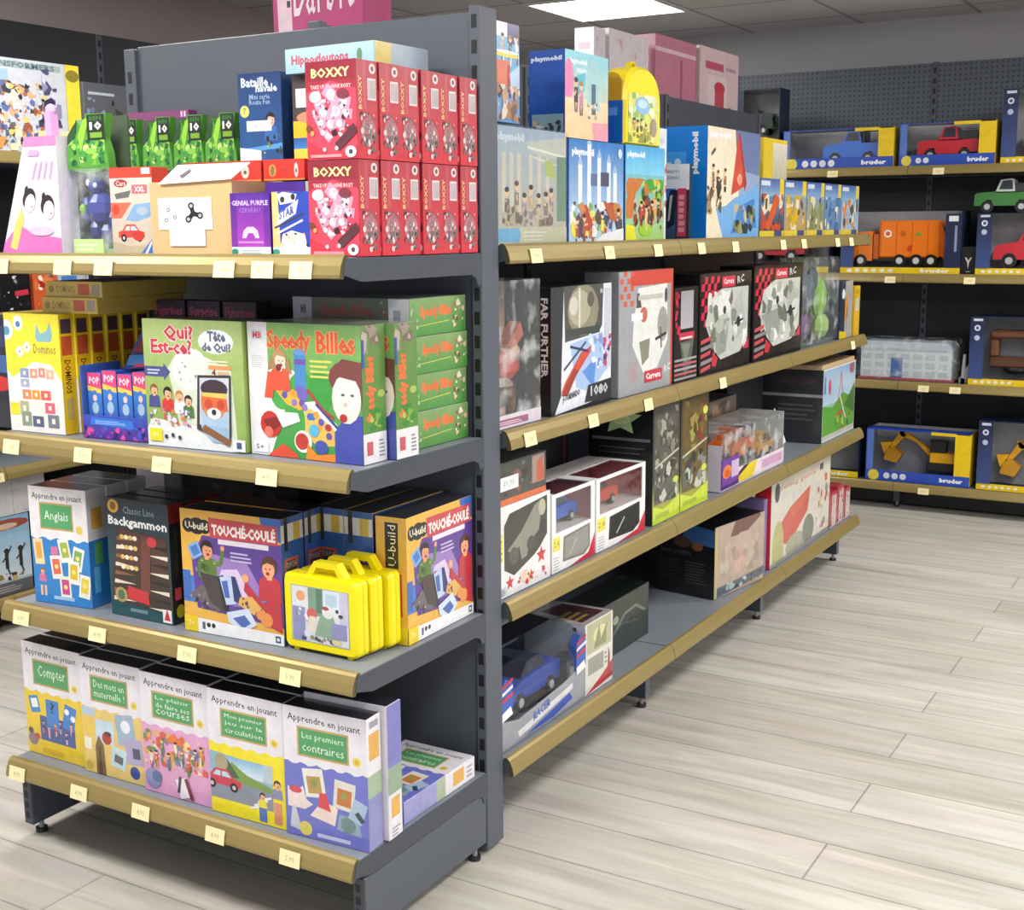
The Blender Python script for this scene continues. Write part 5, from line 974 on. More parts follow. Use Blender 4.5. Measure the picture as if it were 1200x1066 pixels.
a = Art(.5, 89); a.r(0, 0, 100, 100, '#e4e8ec'); a.t('playmobil', 6, 84, 70, 94, '#c0ccdc', .05, rot=0); a.collage(0, 30, 100, 80, ['#d85048', '#e8e4dc', '#c03830'], 20, .3)
on_run('red_white_playset_box', 'slim white and red playset box wedged between the jungle and sailing playsets', 'toy box', .985, .05, .30, .12, Y1, {'all': '#2888d8', 'left': '#2888d8'}, {'front': a}, x=-.04)
a = Art(.6, 90); a.g(0, 0, 100, 100, '#303840', '#202830'); a.r(0, 66, 100, 100, '#e8ecee'); a.r(14, 80, 70, 92, '#b8c4d0'); a.t('playmobil', 16, 82, 68, 90, '#ffffff', .04); a.g(10, 0, 60, 68, '#384850', '#2c78c8'); a.e(24, 54, 12, '#60b0e8', 8); a.p([(44, 66), (62, 66), (58, 20), (36, 14), (30, 40)], '#1c2024'); a.p([(44, 58), (52, 60), (44, 26), (38, 24)], '#b8b8b8'); a.r(66, 4, 92, 68, '#d04058'); a.lines(70, 10, 88, 62, 6, '#e89ca0', .7); a.r(4, 0, 30, 12, '#8c9498')
card_box('small_photo_box', 'small black and white box with red stripe before the large blue playset box', 'toy box', (-.128, 1.16, Y1), 2, .104, .02, .212, {'all': '#1c242c'}, {'front': a})
a = Art(.75, 91); a.r(0, 0, 100, 100, '#e8cc28'); a.g(40, 10, 100, 96, '#88944c', '#e8e4d0'); a.collage(44, 10, 98, 60, ['#5c6c34', '#8c7c48', '#b8b060'], 14, .22)
on_run('yellow_playset_box', 'yellow-edged playset box behind the row of small playset boxes', 'toy box', 2.0, .25, .335, .09, Y1, {'all': '#e8cc28', 'top': '#f0dc60'}, {'front': a}, x=-.105)
spec = [('#c85030', '#38302c', 'orange slide picture'), ('#d8b428', '#c8a030', 'golden yellow picture'), ('#88905c', '#b0a858', 'olive vehicle picture'), ('#4870a8', '#6c8ca8', 'dark blue picture'), ('#e08848', '#a8c4dc', 'pale sky and orange picture')]
ysp = (1.742, 1.985, 2.228, 2.44, 2.655); wsp = (.238, .238, .208, .21, .24)
for k, (c0, c1, nm) in enumerate(spec):
    a = Art(wsp[k] / .19, 92 + k); a.g(0, 0, 100, 100, c1, '#6c9ccc'); a.g(0, 70, 100, 100, '#8cb4d8', '#3c5ca8'); a.r(80, 74, 98, 100, '#e8cc38'); a.r(4, 88, 40, 96, '#d8e0ec'); a.collage(6, 12, 94, 74, [c0, c1, c0, '#5c5048', '#e8dcb8'], 30, .2)
    if k == 0: a.p([(20, 16), (40, 12), (80, 64), (64, 76)], '#d86030')
    a.r(0, 0, 100, 11, '#e4d040'); a.r(60, 0, 92, 11, '#4c5488')
    on_run('small_playset_box', f'small playset box with {nm}, in the row of five small ones', 'toy box', ysp[k], wsp[k], .19, .07, Y1, {'all': '#50609c', 'left': '#c8b040'}, {'front': a}, 'small playset boxes')
# pink boxes on the other side
def far_side(name, label, x, y, rz, w, d, h, cols, arts, group=None, tiltx=0, z=1.3655):
    o = card_box(name, label, 'toy box', (x, y, z), rz, w, d, h, cols, arts, group, 'wrap')
    if tiltx: o.rotation_euler = (0, R(tiltx), R(rz))
    return o
a = Art(.5, 100); a.r(0, 0, 100, 100, '#e4d8de'); a.collage(4, 4, 96, 96, ['#d8b0bc', '#f0e4ea', '#c8b8c4', '#e8c8d0'], 30, .14); s_ = Art(.12, 101); s_.r(0, 0, 100, 100, '#efe6ec'); s_.r(20, 90, 80, 93, '#c8a8b8'); s_.e(50, 80, 14, '#d890a8', 14)
for k in range(2):
    on_run('tall_pink_white_box', f'tall whitish pink doll box rising over the centre panel, {["nearer", "farther"][k]} of the pair', 'toy box', 1.53 + .11 * k, .30 if k else .08, .67 + .01 * k, .07, 1.3655, {'all': '#e6dae0'}, {'front': a, 'left': s_}, 'tall doll boxes', x=-.515, rz=90)
a = Art(.4, 102); a.r(0, 0, 100, 100, '#c87c94'); a.r(0, 92, 100, 94, '#e8c8d4'); a.r(60, 60, 66, 90, '#a8587c')
on_run('pink_doll_box', 'deep pink doll box behind the centre panel', 'toy box', 2.02, .37, .71, .08, 1.3655, {'all': '#c87c94', 'top': '#e8c0cc'}, {'front': a}, x=-.52)
a = Art(.55, 103); a.r(0, 0, 100, 100, '#e0c4c8'); a.r(14, 89, 60, 93, '#c85070'); a.r(20, 70, 70, 86, '#e8d4d4'); a.e(50, 80, 14, '#c83848', 6); a.r(38, 66, 62, 78, '#c84858'); a.e(78, 68, 8, '#a84858', 5); a.r(66, 90, 92, 92, '#b890a0')
on_run('pale_pink_doll_box', 'pale pink doll box with a red doll figure behind the centre panel', 'toy box', 2.42, .41, .715, .08, 1.3655, {'all': '#dcc4c8', 'top': '#f0e0e4'}, {'front': a}, x=-.515)
# pink header display above the end unit
t = empty('pink_doll_display', (-.845, .36, 1.3655), 0); tag(t, 'pink cardboard display with white script lettering rising behind the end unit', 'display')
mb = MB(); mb.box(0, 0, 0, .285, .12, .80, '#b83070'); a = Art(.4, 104); a.g(0, 0, 100, 100, '#b03070', '#c83c80'); a.p([(6, 60), (22, 60), (20, 96), (10, 99), (4, 90)], '#f0d0dc'); a.e(14, 96, 6, '#e8b8c4'); a.r(16, 74, 20, 76, '#30202c')
mb.art(a, (0, 0, 0), (.285, 0, 0), (0, 0, .80)); a = Art(1.2, 105); a.t('Barbie', 24, 38, 92, 100, '#f6e4ec', .0, skew=4); mb.art(a, (0, 0, .475), (.285, 0, 0), (0, 0, .24), .0015)
mb.build('printed_panel', 'card', t)

# --- second shelf
t = empty('dinosaur_toy_pack', (-.02, .085, Y2), 90); tag(t, 'clear-fronted pack with orange and red toys beside the corner post, second shelf', 'toy pack')
w, d, h = .20, .10, .325; mb = MB(); mb.box(0, d - .004, 0, w, d, h, '#483c38'); mb.box(0, 0, 0, w, d - .004, .006, '#c8c4c0'); mb.box(0, 0, 0, .004, d, h, '#30282c')
a = Art(.62, 106); a.g(0, 0, 100, 100, '#d88c48', '#7c706c'); a.collage(2, 44, 98, 98, ['#88706c', '#a8988c', '#5c4840', '#b85848', '#706864'], 40, .18); a.p([(0, 0), (100, 0), (90, 50), (0, 40)], '#e8b048'); a.p([(60, 0), (100, 0), (100, 50), (80, 46)], '#e8a088'); mb.art(a, (0, d - .004, 0), (w, 0, 0), (0, 0, h)); mb.build('backing_card', 'card', t)
mb = MB(); mb.box(0, -.001, 0, w, .002, .03, '#d8d4d8'); a = Art(6, 107); a.r(0, 0, 100, 100, '#dcd4dc'); a.r(0, 20, 70, 70, '#a06888'); a.lines(4, 30, 60, 60, 2, '#f0d8e4'); mb.art(a, (0, -.001, 0), (w, 0, 0), (0, 0, .03)); mb.build('front_strip', 'card', t)
mb = MB(); mb.ball(.11, .05, .13, .065, .03, .035, '#dc4830'); mb.ball(.14, .05, .165, .035, .025, .02, '#e89438'); mb.ball(.10, .05, .075, .055, .03, .04, '#6c3c20'); mb.ball(.055, .045, .06, .014, .012, .035, '#8c4c28'); mb.ball(.14, .045, .05, .014, .012, .035, '#8c4c28'); mb.ball(.03, .05, .15, .03, .02, .03, '#e86880'); mb.prism([(.10, .18), (.16, .23), (.175, .2), (.13, .165)], .03, .06, 'y', '#c85c40'); mb.build('toy_dinosaur', 'plastic', t)
mb = MB(); mb.box(0, 0, .03, w, .0015, h, '#ffffff'); mb.box(0, 0, h, w, d, h + .0015, '#ffffff'); mb.build('window', 'bag', t)
# helicopter box
a = Art(1.05, 108); a.r(0, 0, 100, 100, '#20242a'); a.p([(6, 0), (16, 14), (16, 24), (20, 96), (24, 100), (28, 100), (28, 58), (74, 64), (74, 100), (100, 100), (100, 8), (60, 3)], '#e4e8f2')
a.p([(22, 56), (78, 60), (84, 66), (86, 100), (20, 100)], '#4c4c48'); a.e(52, 80, 26, '#8c8870', 20); a.e(46, 82, 18, '#b0aa94', 14); a.r(44, 66, 47, 98, '#d8d4c0'); a.e(36, 84, 7, '#d0ccc0'); a.e(64, 88, 6, '#5c584c'); a.r(24, 60, 80, 66, '#38403c')
a.p([(30, 54), (84, 60), (96, 30), (64, 12), (40, 18)], '#a8c4ec'); a.p([(50, 30), (70, 14), (74, 40)], '#5c90dc'); a.collage(60, 30, 96, 60, ['#4c74c8', '#c8dcf4', '#8c9cd8', '#e8f0fa'], 22, .2)
a.p([(16, 16), (24, 16), (62, 44), (66, 50), (48, 46), (22, 24)], '#cc4830'); a.p([(16, 14), (26, 13), (44, 32), (36, 34)], '#a03420'); a.line([(20, 34), (56, 54)], 2, '#384068'); a.line([(30, 52), (60, 46)], 2, '#283058')
a.r(88, 30, 100, 96, '#c8ccd8'); a.collage(86, 30, 100, 60, ['#c83c70', '#3c3c7c', '#e8e8f0'], 12, .5); a.t('J-TORNADO', 18, 7, 46, 14, '#30343c', .03, skew=3); a.p([(54, 4), (60, 18), (100, 20), (100, 4)], '#1c1e24'); a.t('1080', 64, 8, 94, 17, '#c8ccd4', .03, skew=0); a.t('RC', 80, 92, 92, 96, '#c8c8cc', .02)
s_ = Art(.3, 109); s_.r(0, 0, 100, 100, '#16181c'); s_.t('FAR FURTHER', 78, 30, 94, 92, '#e4e4e8', .03, rot=-90)
on_run('helicopter_toy_box', 'black and white box with red helicopter picture, second on the second shelf', 'toy box', .335, .32, .302, .12, Y2, {'all': '#16181c', 'top': '#30343a'}, {'front': a, 'left': s_})
def racing_box(name, label, y, w, h, d, frame, inner, check, seed, big=True, x=-.02):
    a = Art(w / h, seed); a.r(0, 0, 100, 100, frame)
    if big == 'grey':
        a.r(20, 88, 100, 100, '#d0483c'); a.r(96, 0, 100, 100, '#c8503c')
        for i in range(4):
            for j in range(5):
                if (i + j) % 2: a.r(2 + i * 6, 96 - j * 6, 8 + i * 6, 100.5 - j * 6, '#d8604c')
        a.p([(26, 60), (34, 86), (88, 88), (90, 40), (70, 18), (44, 16), (24, 40)], '#e6e8e4'); a.p([(30, 70), (40, 70), (36, 82), (32, 82)], '#5c544c'); a.e(44, 64, 7, '#c86c5c', 6); a.r(34, 76, 80, 80, '#c4c4bc'); a.p([(36, 42), (56, 44), (54, 28), (42, 22)], '#8c8c7c')
        a.e(80, 54, 10, '#a0a098', 14); a.line([(66, 42), (88, 46)], 2.4, '#38383c'); a.line([(76, 52), (78, 34)], 2.2, '#484848'); a.r(22, 60, 42, 66, '#f4f6f4'); a.e(86, 78, 3, '#50545c', 6)
        a.r(46, 7, 80, 17, '#c8304c'); a.t('Carrera', 49, 9.5, 77, 15, '#f4f0f0', .04); a.t('RC', 84, 12, 96, 18, '#e8ecec', .02, skew=2); a.lines(20, 10, 34, 28, 7, '#c89090', .4)
    else:
        a.r(2, 2, 98, 98, frame)
        for i in range(6):
            for j in range(7):
                if (i + j) % 2 and j < 8 - i: a.p([(3 + i * 5.5, 97 - j * 7), (8.5 + i * 5.5, 97 - j * 7), (7.5 + i * 5.5, 90 - j * 7), (2 + i * 5.5, 90 - j * 7)], '#d42848')
        a.p([(10, 50), (18, 74), (40, 84), (94, 84), (94, 30), (78, 16), (40, 12), (26, 24)], inner); a.p([(30, 56), (58, 60), (56, 82), (22, 74)], '#e4e4e0'); a.p([(14, 48), (56, 54), (50, 20), (34, 16)], '#98a098'); a.p([(66, 70), (80, 80), (92, 40), (70, 30)], '#b4bcb4'); a.collage(14, 18, 92, 82, ['#dce0da', '#74786c', '#b8bcb0', '#f0f0ec', '#8c948c'], 26, .14)
        a.e(46, 62, 3, '#484c4c'); a.e(74, 48, 4, '#38383c'); a.line([(66, 46), (84, 50)], 1.6, '#303438')
        a.r(40, 85, 66, 96, '#d0304c'); a.t('Carrera', 43, 88, 63, 94, '#f8e4e8', .03); a.t('RC', 70, 87, 84, 95, '#d0d4d4', .02, skew=2)
        for i in range(5): a.p([(2, 3 + i * 7), (20 + i % 2 * 6, 6 + i * 7), (20 + i % 2 * 6, 10 + i * 7), (2, 7 + i * 7)], '#c85058' if i % 2 == 0 else '#90888c')
        a.p([(84, 18), (96, 30), (96, 18)], '#cc3850'); a.p([(24, 22), (34, 14), (30, 6), (22, 8)], '#c83040')
    s_ = Art(d / h, seed + 1); s_.r(0, 0, 100, 100, frame if big == 'grey' else '#1a1416')
    return on_run(name, label, 'toy box', y, w, h, d, Y2, {'all': frame, 'left': '#9a9ca4' if big == 'grey' else '#1a1416', 'top': '#2c2a2c' if big != 'grey' else '#b8b8bc'}, {'front': a}, None, x)
racing_box('grey_drone_box', 'grey box with red checkered corner and white drone, third on the second shelf', .70, .348, .326, .10, '#a2a6aa', '', '', 110, 'grey')
a = Art(.7, 112); a.r(0, 0, 100, 100, '#1c1618'); a.g(26, 56, 80, 96, '#b4b4b8', '#a0a0a4'); a.collage(2, 50, 24, 96, ['#d02c50', '#a01c38'], 10, .5); a.r(20, 44, 84, 52, '#c83850'); a.lines(26, 40, 80, 50, 2, '#ecd8dc'); a.p([(24, 42), (84, 44), (70, 14), (44, 4)], '#5c6458'); a.p([(30, 40), (70, 40), (50, 16)], '#7c8478')
for i in range(5): a.r(2, 2 + i * 5, 96, 4.5 + i * 5, '#b8606c' if i % 2 else '#a8a0a4')
on_run('narrow_drone_box', 'narrow black and dark red toy box between grey and black drone boxes', 'toy box', 1.062, .172, .27, .12, Y2, {'all': '#1c1618'}, {'front': a})
racing_box('black_drone_box', 'black box with pink-red checkers and white drone, nearer of two alike', 1.25, .43, .302, .12, '#1a1416', '#c4c8c2', '', 113)
racing_box('black_drone_box', 'black box with pink-red checkers and white drone, farther of two alike', 1.71, .50, .312, .12, '#1a1416', '#cccfc8', '', 115)
t = empty('clear_toy_pack', (-.02, 2.235, Y2), 90); tag(t, 'crumpled clear pack with grey and green toys right of the black drone boxes', 'toy pack')
w, d, h = .44, .10, .325; mb = MB(); mb.box(0, d - .004, 0, w, d, h, '#6c685c'); a = Art(1.35, 116); a.r(0, 0, 100, 100, '#8c8870'); a.collage(2, 2, 98, 98, ['#a8a488', '#5c6054', '#c8c4ac', '#484c40', '#b8a090', '#88945c'], 60, .12); mb.art(a, (0, d - .004, 0), (w, 0, 0), (0, 0, h)); mb.build('backing_card', 'card', t)
mb = MB(); mb.ball(.16, .05, .2, .1, .03, .07, '#58646c'); mb.ball(.33, .05, .17, .06, .03, .08, '#86b440'); mb.ball(.35, .045, .06, .07, .03, .05, '#98b85c'); mb.ball(.14, .05, .07, .06, .03, .05, '#705878'); mb.ball(.23, .045, .24, .05, .02, .05, '#404c54'); mb.build('toy_figures', 'plastic', t)
mb = MB(); mb.box(0, 0, 0, w, d - .006, h, '#ffffff', .01); mb.build('clear_wrap', 'bag', t)
a = Art(1.0, 117); a.r(0, 0, 100, 100, '#a8a8a4'); a.r(0, 0, 40, 100, '#24304c'); a.e(26, 78, 13, '#e4e8ec', 9); a.p([(40, 30), (58, 30), (60, 70), (48, 80), (40, 60)], '#d89430'); a.p([(52, 36), (62, 36), (60, 66)], '#8c5c28'); a.p([(0, 0), (60, 0), (60, 10), (0, 14)], '#e8cc20')
on_run('yellow_digger_box', 'navy and grey box with an orange picture beside the slim yellow box', 'toy box', 2.69, .17, .225, .08, Y2, {'all': '#24304c'}, {'front': a})
a = Art(.5, 118); a.r(0, 0, 100, 100, '#e4b81c'); a.r(20, 50, 80, 76, '#c8d0cc'); a.r(14, 84, 86, 92, '#c89c18')
on_run('yellow_toy_box', 'slim yellow box at the very far end of the second shelf', 'toy box', 2.87, .078, .20, .06, Y2, {'all': '#e4b81c'}, {'front': a}, x=-.014)

# --- third shelf
def stars(a):
    for x, y, q in ((22, 14, 8), (82, 30, 10), (62, 12, 7)):
        pts = [(x + (q if i % 2 == 0 else q * .45) * math.cos(R(90 + 36 * i)), y + (q if i % 2 == 0 else q * .45) * math.sin(R(90 + 36 * i)) * a.k) for i in range(10)]; a.p(pts, '#cc3038')
def toy_car(parent, loc, L, c, kind='car', rz=0, two=None):
    """a toy vehicle built from a body profile, cabin glass and wheels; length along x, seen from -y"""
    W = L * .42; two = two or c
    mb = MB()
    if kind == 'jeep':
        pf = [(0, .12), (0, .3), (.04, .34), (.33, .36), (.34, .34), (.62, .34), (.98, .36), (1, .3), (1, .14), (.86, .14), (.82, .22), (.74, .22), (.7, .12), (.32, .12), (.28, .22), (.2, .22), (.16, .12)]
        cab = [(.34, .36), (.42, .56), (.60, .58), (.64, .56), (.66, .36)]
    elif kind == 'pickup':
        pf = [(0, .12), (.01, .28), (.06, .33), (.32, .37), (.66, .37), (.66, .36), (1, .36), (1, .14), (.88, .13), (.84, .21), (.76, .21), (.72, .12), (.3, .12), (.26, .21), (.18, .21), (.14, .12)]
        cab = [(.32, .37), (.42, .55), (.62, .55), (.66, .37)]
    else:
        pf = [(0, .1), (0, .2), (.08, .25), (.3, .28), (.7, .3), (.96, .28), (1, .2), (1, .1), (.86, .1), (.82, .17), (.74, .17), (.7, .1), (.3, .1), (.26, .17), (.18, .17), (.14, .1)]
        cab = [(.28, .28), (.4, .42), (.62, .42), (.78, .29)]
    mb.prism([(x * L, z * L) for x, z in pf], 0, W, 'y', c)
    mb.prism([(x * L, z * L) for x, z in cab], W * .08, W * .92, 'y', two)
    cx = sum(q[0] for q in cab) / len(cab); cz = sum(q[1] for q in cab) / len(cab) + .01
    def sc(k_, px): return [((cx + (x - cx) * k_ + px) * L, (cz + (z - cz) * k_) * L) for x, z in cab]
    for yy, rv in ((W * .08 - .0006, 0), (W * .92 + .0006, 1)):
        g_ = [(x, yy, z) for x, z in sc(.72, 0)]; mb.face(g_ if rv else g_[::-1], '#28303c')
    mb.box(-.01 * L, .04 * W, .13 * L, .02 * L, .96 * W, .19 * L, '#505458'); mb.box(.98 * L, .04 * W, .13 * L, 1.01 * L, .96 * W, .19 * L, '#505458')
    for yy in (.1, .8): mb.box(-.006 * L, W * yy, .22 * L, .004 * L, W * (yy + .12), .28 * L, '#f0ecc8')
    if kind == 'jeep':
        mb.cyl(1.0 * L, W * .5, .34 * L, .1 * L, .06 * L, 'x', '#222222'); mb.box(.64 * L, .1 * W, .36 * L, .98 * L, .14 * W, .5 * L, '#303438'); mb.box(.64 * L, .86 * W, .36 * L, .98 * L, .9 * W, .5 * L, '#303438')
    if kind == 'pickup':
        mb.box(.68 * L, .05 * W, .36 * L, .7 * L, .95 * W, .56 * L, '#202428'); mb.box(.68 * L, .05 * W, .54 * L, .99 * L, .1 * W, .56 * L, '#202428'); mb.box(.97 * L, .05 * W, .36 * L, .99 * L, .1 * W, .56 * L, '#202428')
    o = mb.build('toy_vehicle', 'plastic', parent, loc, rz)
    for x in (.22, .78):
        for yy in (.06, .94):
            mb = MB(); r_ = .105 * L if kind != 'car' else .085 * L
            mb.cyl(x * L, yy * W, r_, r_, .1 * W + .006, 'y', '#1c1c1e', 14); mb.cyl(x * L, yy * W + (-.004 if yy < .5 else .004), r_, r_ * .5, .1 * W + .004, 'y', '#b8babc', 10); mb.build('wheel', 'plastic', o)
    return o
# rc drone box
a = Art(1.05, 120); a.r(0, 0, 100, 100, '#e9eaec'); a.p([(12, 30), (12, 78), (22, 90), (94, 96), (94, 52), (80, 40), (70, 34), (30, 20)], '#3c3c38'); a.p([(18, 50), (44, 66), (70, 90), (84, 94), (78, 60), (60, 50), (54, 36), (44, 34), (40, 50), (28, 44)], '#8c8c80'); a.e(86, 62, 8, '#303430', 7); a.e(84, 84, 7, '#b8b49c', 9); a.e(30, 42, 9, '#54564c', 9); a.e(62, 48, 8, '#484a44', 8)
a.r(0, 40, 10, 70, '#e8dc60'); a.lines(1, 42, 9, 68, 4, '#8c9038', .4); stars(a); a.e(50, 14, 9, '#e4c8b8', 7); a.collage(34, 4, 92, 16, ['#c83848', '#e8c8c0', '#505058', '#e8d888'], 16, .1); a.r(2, 2, 16, 12, '#d4d8dc'); a.lines(3, 3, 15, 11, 4, '#5c6064')
on_run('white_drone_box', 'white box with dark window and red stars, nearest on the third shelf', 'toy box', .085, .245, .212, .12, Y3, {'all': '#e9eaec', 'top': '#c8c4c8'}, {'front': a})
a = Art(1.7, 121); a.g(0, 0, 100, 100, '#584c48', '#3c4440'); a.r(0, 0, 100, 14, '#d86c3c'); a.collage(4, 20, 96, 96, ['#6c706c', '#30342c', '#8c5848', '#484c48'], 26, .18); a.r(70, 30, 96, 96, '#a08c84'); a.p([(78, 30), (96, 34), (92, 90), (80, 80)], '#c0604c'); a.r(4, 34, 42, 66, '#eef0f2'); a.t('49.90', 12, 42, 34, 58, '#a8acb0', 0)
on_run('grey_action_toy_box', 'small dim grey box with a blank white sticker lying on the white drone box', 'toy box', .085, .225, .098, .14, Y3 + .2135, {'all': '#55504e', 'top': '#68625e'}, {'front': a})
# two window boxes with cars
def car_window_box(label, y, c, w=.24, h=.2, d=.18, car=True, blackwin=False):
    t = empty('car_window_box', (-.02, y, Y3), 90); tag(t, label, 'toy car box', 'white car window boxes'); mb = MB(); Wt = '#ececee'; In = '#c8707c'
    mb.box(0, 0, 0, w, d, .003, Wt); mb.box(0, d - .003, .003, w, d, h, {'all': Wt, 'front': In}); mb.box(0, 0, .003, .003, d - .003, h, {'all': Wt, 'left': Wt, 'right': In}); mb.box(w - .003, 0, .003, w, d - .003, h, {'all': Wt, 'left': In})
    z1, z2 = h * .5, h * .95
    mb.box(.003, 0, .003, w - .003, .003, z1, Wt); mb.box(.003, .003, z1 - .003, w - .003, d - .003, z1, {'all': Wt, 'top': '#dccccc'}); mb.box(.003, 0, z1, .02, .003, z2, Wt); mb.box(w - .02, 0, z1, w - .003, .003, z2, Wt); mb.box(.003, 0, z2, w - .003, .003, h, Wt)
    mb.box(.003, d * .55, h - .003, w - .003, d - .003, h, '#dad4d4'); mb.box(.003, .003, h - .003, .02, d * .55, h, Wt); mb.box(w - .02, .003, h - .003, w - .003, d * .55, h, Wt)
    a = Art(w / (h * .5), 122); a.p([(24, 20), (26, 84), (88, 92), (88, 30), (74, 14)], '#30312f' if blackwin else '#7c7c76'); a.p([(28, 26), (30, 78), (84, 86), (84, 34), (72, 20)], '#1c1e1e' if blackwin else '#94948e'); a.line([(40, 30), (56, 66)], 2, '#a8acac' if blackwin else '#b8b8b0')
    a.p([(40, 0), (100, 0), (100, 60), (84, 14)], '#c83040'); a.r(2, 55, 18, 90, '#e8dc5c'); a.t('2.4', 4, 66, 16, 80, '#8c8430', 0); a.lines(3, 6, 18, 44, 5, '#b8bcc0', .4); mb.art(a, (0, 0, 0), (w, 0, 0), (0, 0, z1))
    mb.build('carton', 'card', t)
    mb = MB(); mb.box(.02, .0006, z1, w - .02, .0016, z2, '#ffffff'); mb.box(.02, .003, h - .0014, w - .02, d * .55, h - .0006, '#ffffff'); mb.build('window', 'clear', t)
    toy_car(t, (.034, .035, z1 + .001), .165, c, 'car', 0); return t
car_window_box('white window box with a blue toy car, next to the white drone box', .34, '#2c5cc8', .228, .195, .18)
car_window_box('white window box with a red toy car, in front of the dark green-star boxes', .577, '#cc3c28', .30, .193, .18, blackwin=True)
# dark star boxes
s_ = Art(.62, 123); s_.r(0, 0, 100, 100, '#151618'); pts = [(50 + (34 if i % 2 == 0 else 17) * math.cos(R(90 + 36 * i)), 88 + (34 if i % 2 == 0 else 17) * math.sin(R(90 + 36 * i)) * .42) for i in range(10)]; s_.p(pts, '#b8dca0'); s_.e(50, 88, 16, '#dcf4b0', 7); s_.r(6, 70, 96, 72.5, '#6c7478'); s_.lines(16, 50, 90, 68, 4, '#4c5458', .25)
def star_box(label, y, w, col, seed):
    a = Art(w / .34, seed); a.r(0, 0, 100, 100, '#45453a'); a.g(0, 0, 100, 34, '#c8cc48', '#45453a'); a.r(6, 16, 94, 98, '#5c5c54' if seed % 2 else '#6c5c34'); a.collage(8, 50, 92, 96, ['#88887c', '#a8a898', '#504c40', '#747468'] if seed % 2 else ['#7c6838', '#a08c4c', '#58482c', '#8c3c34', '#a0a850'], 34, .2)
    a.collage(8, 16, 92, 50, ['#40443c', '#888c84', '#c0c4b8', '#303430', '#646c5c'], 34, .2); a.line([(6, 48), (94, 58)], 3, '#c8ccb0'); a.p([(0, 0), (100, 0), (100, 18), (40, 10), (0, 16)], '#c8dc3c'); a.e(84, 32, 10, '#d0dc50', 5); a.r(10, 4, 60, 8, '#a8b838')
    if not seed % 2: a.e(86, 84, 9, '#d8dc60', 6)
    return on_run('tall_dark_toy_box', label, 'toy box', y, w, .338, .2, Y3, {'all': '#17181a'}, {'front': a, 'left': s_}, 'tall dark toy boxes')
star_box('tall dark box with a green star on its side and grey photo front', .925, .19, 0, 125)
star_box('tall dark box with olive and brown front, right after the green-star one', 1.12, .215, 0, 126)
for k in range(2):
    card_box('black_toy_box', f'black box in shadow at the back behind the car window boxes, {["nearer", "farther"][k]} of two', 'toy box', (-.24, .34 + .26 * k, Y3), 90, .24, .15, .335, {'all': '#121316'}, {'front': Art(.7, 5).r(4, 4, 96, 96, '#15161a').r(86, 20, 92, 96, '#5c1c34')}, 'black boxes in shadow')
# orange truck pack
t = empty('truck_toy_pack', (-.02, 1.45, Y3), 90); tag(t, 'clear-topped purple and white pack with orange toy trucks on the third shelf', 'toy pack')
w, d, h = .60, .16, .185; mb = MB(); mb.box(0, 0, 0, w, d, .006, '#e0dce4'); mb.box(0, d - .004, .006, w, d, h, '#a08c88'); mb.box(0, .0, .006, .004, d - .004, h * .8, '#d8d0dc'); mb.box(w - .004, 0, .006, w, d - .004, h, '#c8c0c0')
a = Art(1.3, 127); a.r(0, 0, 100, 100, '#6c3c98'); a.r(0, 0, 100, 12, '#50287c'); a.e(30, 56, 26, '#e08040', 18); a.e(30, 50, 16, '#c85c28', 10); a.r(56, 30, 100, 86, '#c8b0d4'); mb.box(0, -.003, .006, .15, 0, h * .55, '#6c3c98'); mb.art(a, (0, -.003, .006), (.15, 0, 0), (0, 0, h * .55 - .006))
mb.box(.15, -.002, .006, w, 0, h * .3, '#e4d8dc'); a = Art(8, 128); a.r(0, 0, 100, 100, '#e4d4dc'); a.p([(0, 0), (30, 0), (40, 100), (24, 100), (0, 40)], '#e0c830'); a.p([(0, 40), (24, 100), (12, 100), (0, 70)], '#38302c'); a.r(50, 20, 96, 80, '#c8a0c0'); mb.art(a, (.15, -.002, .006), (w - .15, 0, 0), (0, 0, h * .3 - .006)); mb.build('tray', 'card', t)
toy_car(t, (.17, .03, .05), .21, '#dc6c20', 'pickup'); toy_car(t, (.42, .03, .03), .16, '#e0a020', 'jeep')
mb = MB(); mb.box(.0, .0, h * .3, w, .001, h, '#ffffff'); mb.box(0, .001, h - .001, w, d - .004, h, '#ffffff'); mb.build('window', 'bag', t)
a = Art(1.5, 129); a.r(0, 0, 100, 100, '#8c7c74'); a.collage(4, 4, 96, 96, ['#b0a098', '#6c5c54', '#c8a080', '#a88c80', '#d8a060'], 30, .16)
on_run('brown_tinted_pack', 'brownish glossy box behind the orange truck pack', 'toy box', 1.55, .50, .235, .10, Y3, {'all': '#7c706a', 'top': '#8c827c'}, {'front': a}, x=-.20)
# silver bag
t = empty('silver_foil_bag', (-.05, 2.14, Y3), 90); tag(t, 'small crumpled silver bag between the truck pack and the playground box', 'bag'); mb = MB(); rn = random.Random(4)
P = [(.0, .0), (.03, .05), (.02, .09), (.07, .17), (.10, .12), (.13, .06), (.18, .04), (.19, .0)]
for i in range(len(P)):
    p, q = P[i], P[(i + 1) % len(P)]; ctr = (.09, .02, .045)
    mb.face([(p[0], .06, p[1]), (q[0], .06, q[1]), ctr], rn.choice(['#e8ecec', '#b8bcc0', '#d4d8dc'])); mb.face([(q[0], .06, q[1]), (p[0], .06, p[1]), (.09, .1, .045)], '#a8acb0')
mb.build('foil', 'wrap', t)
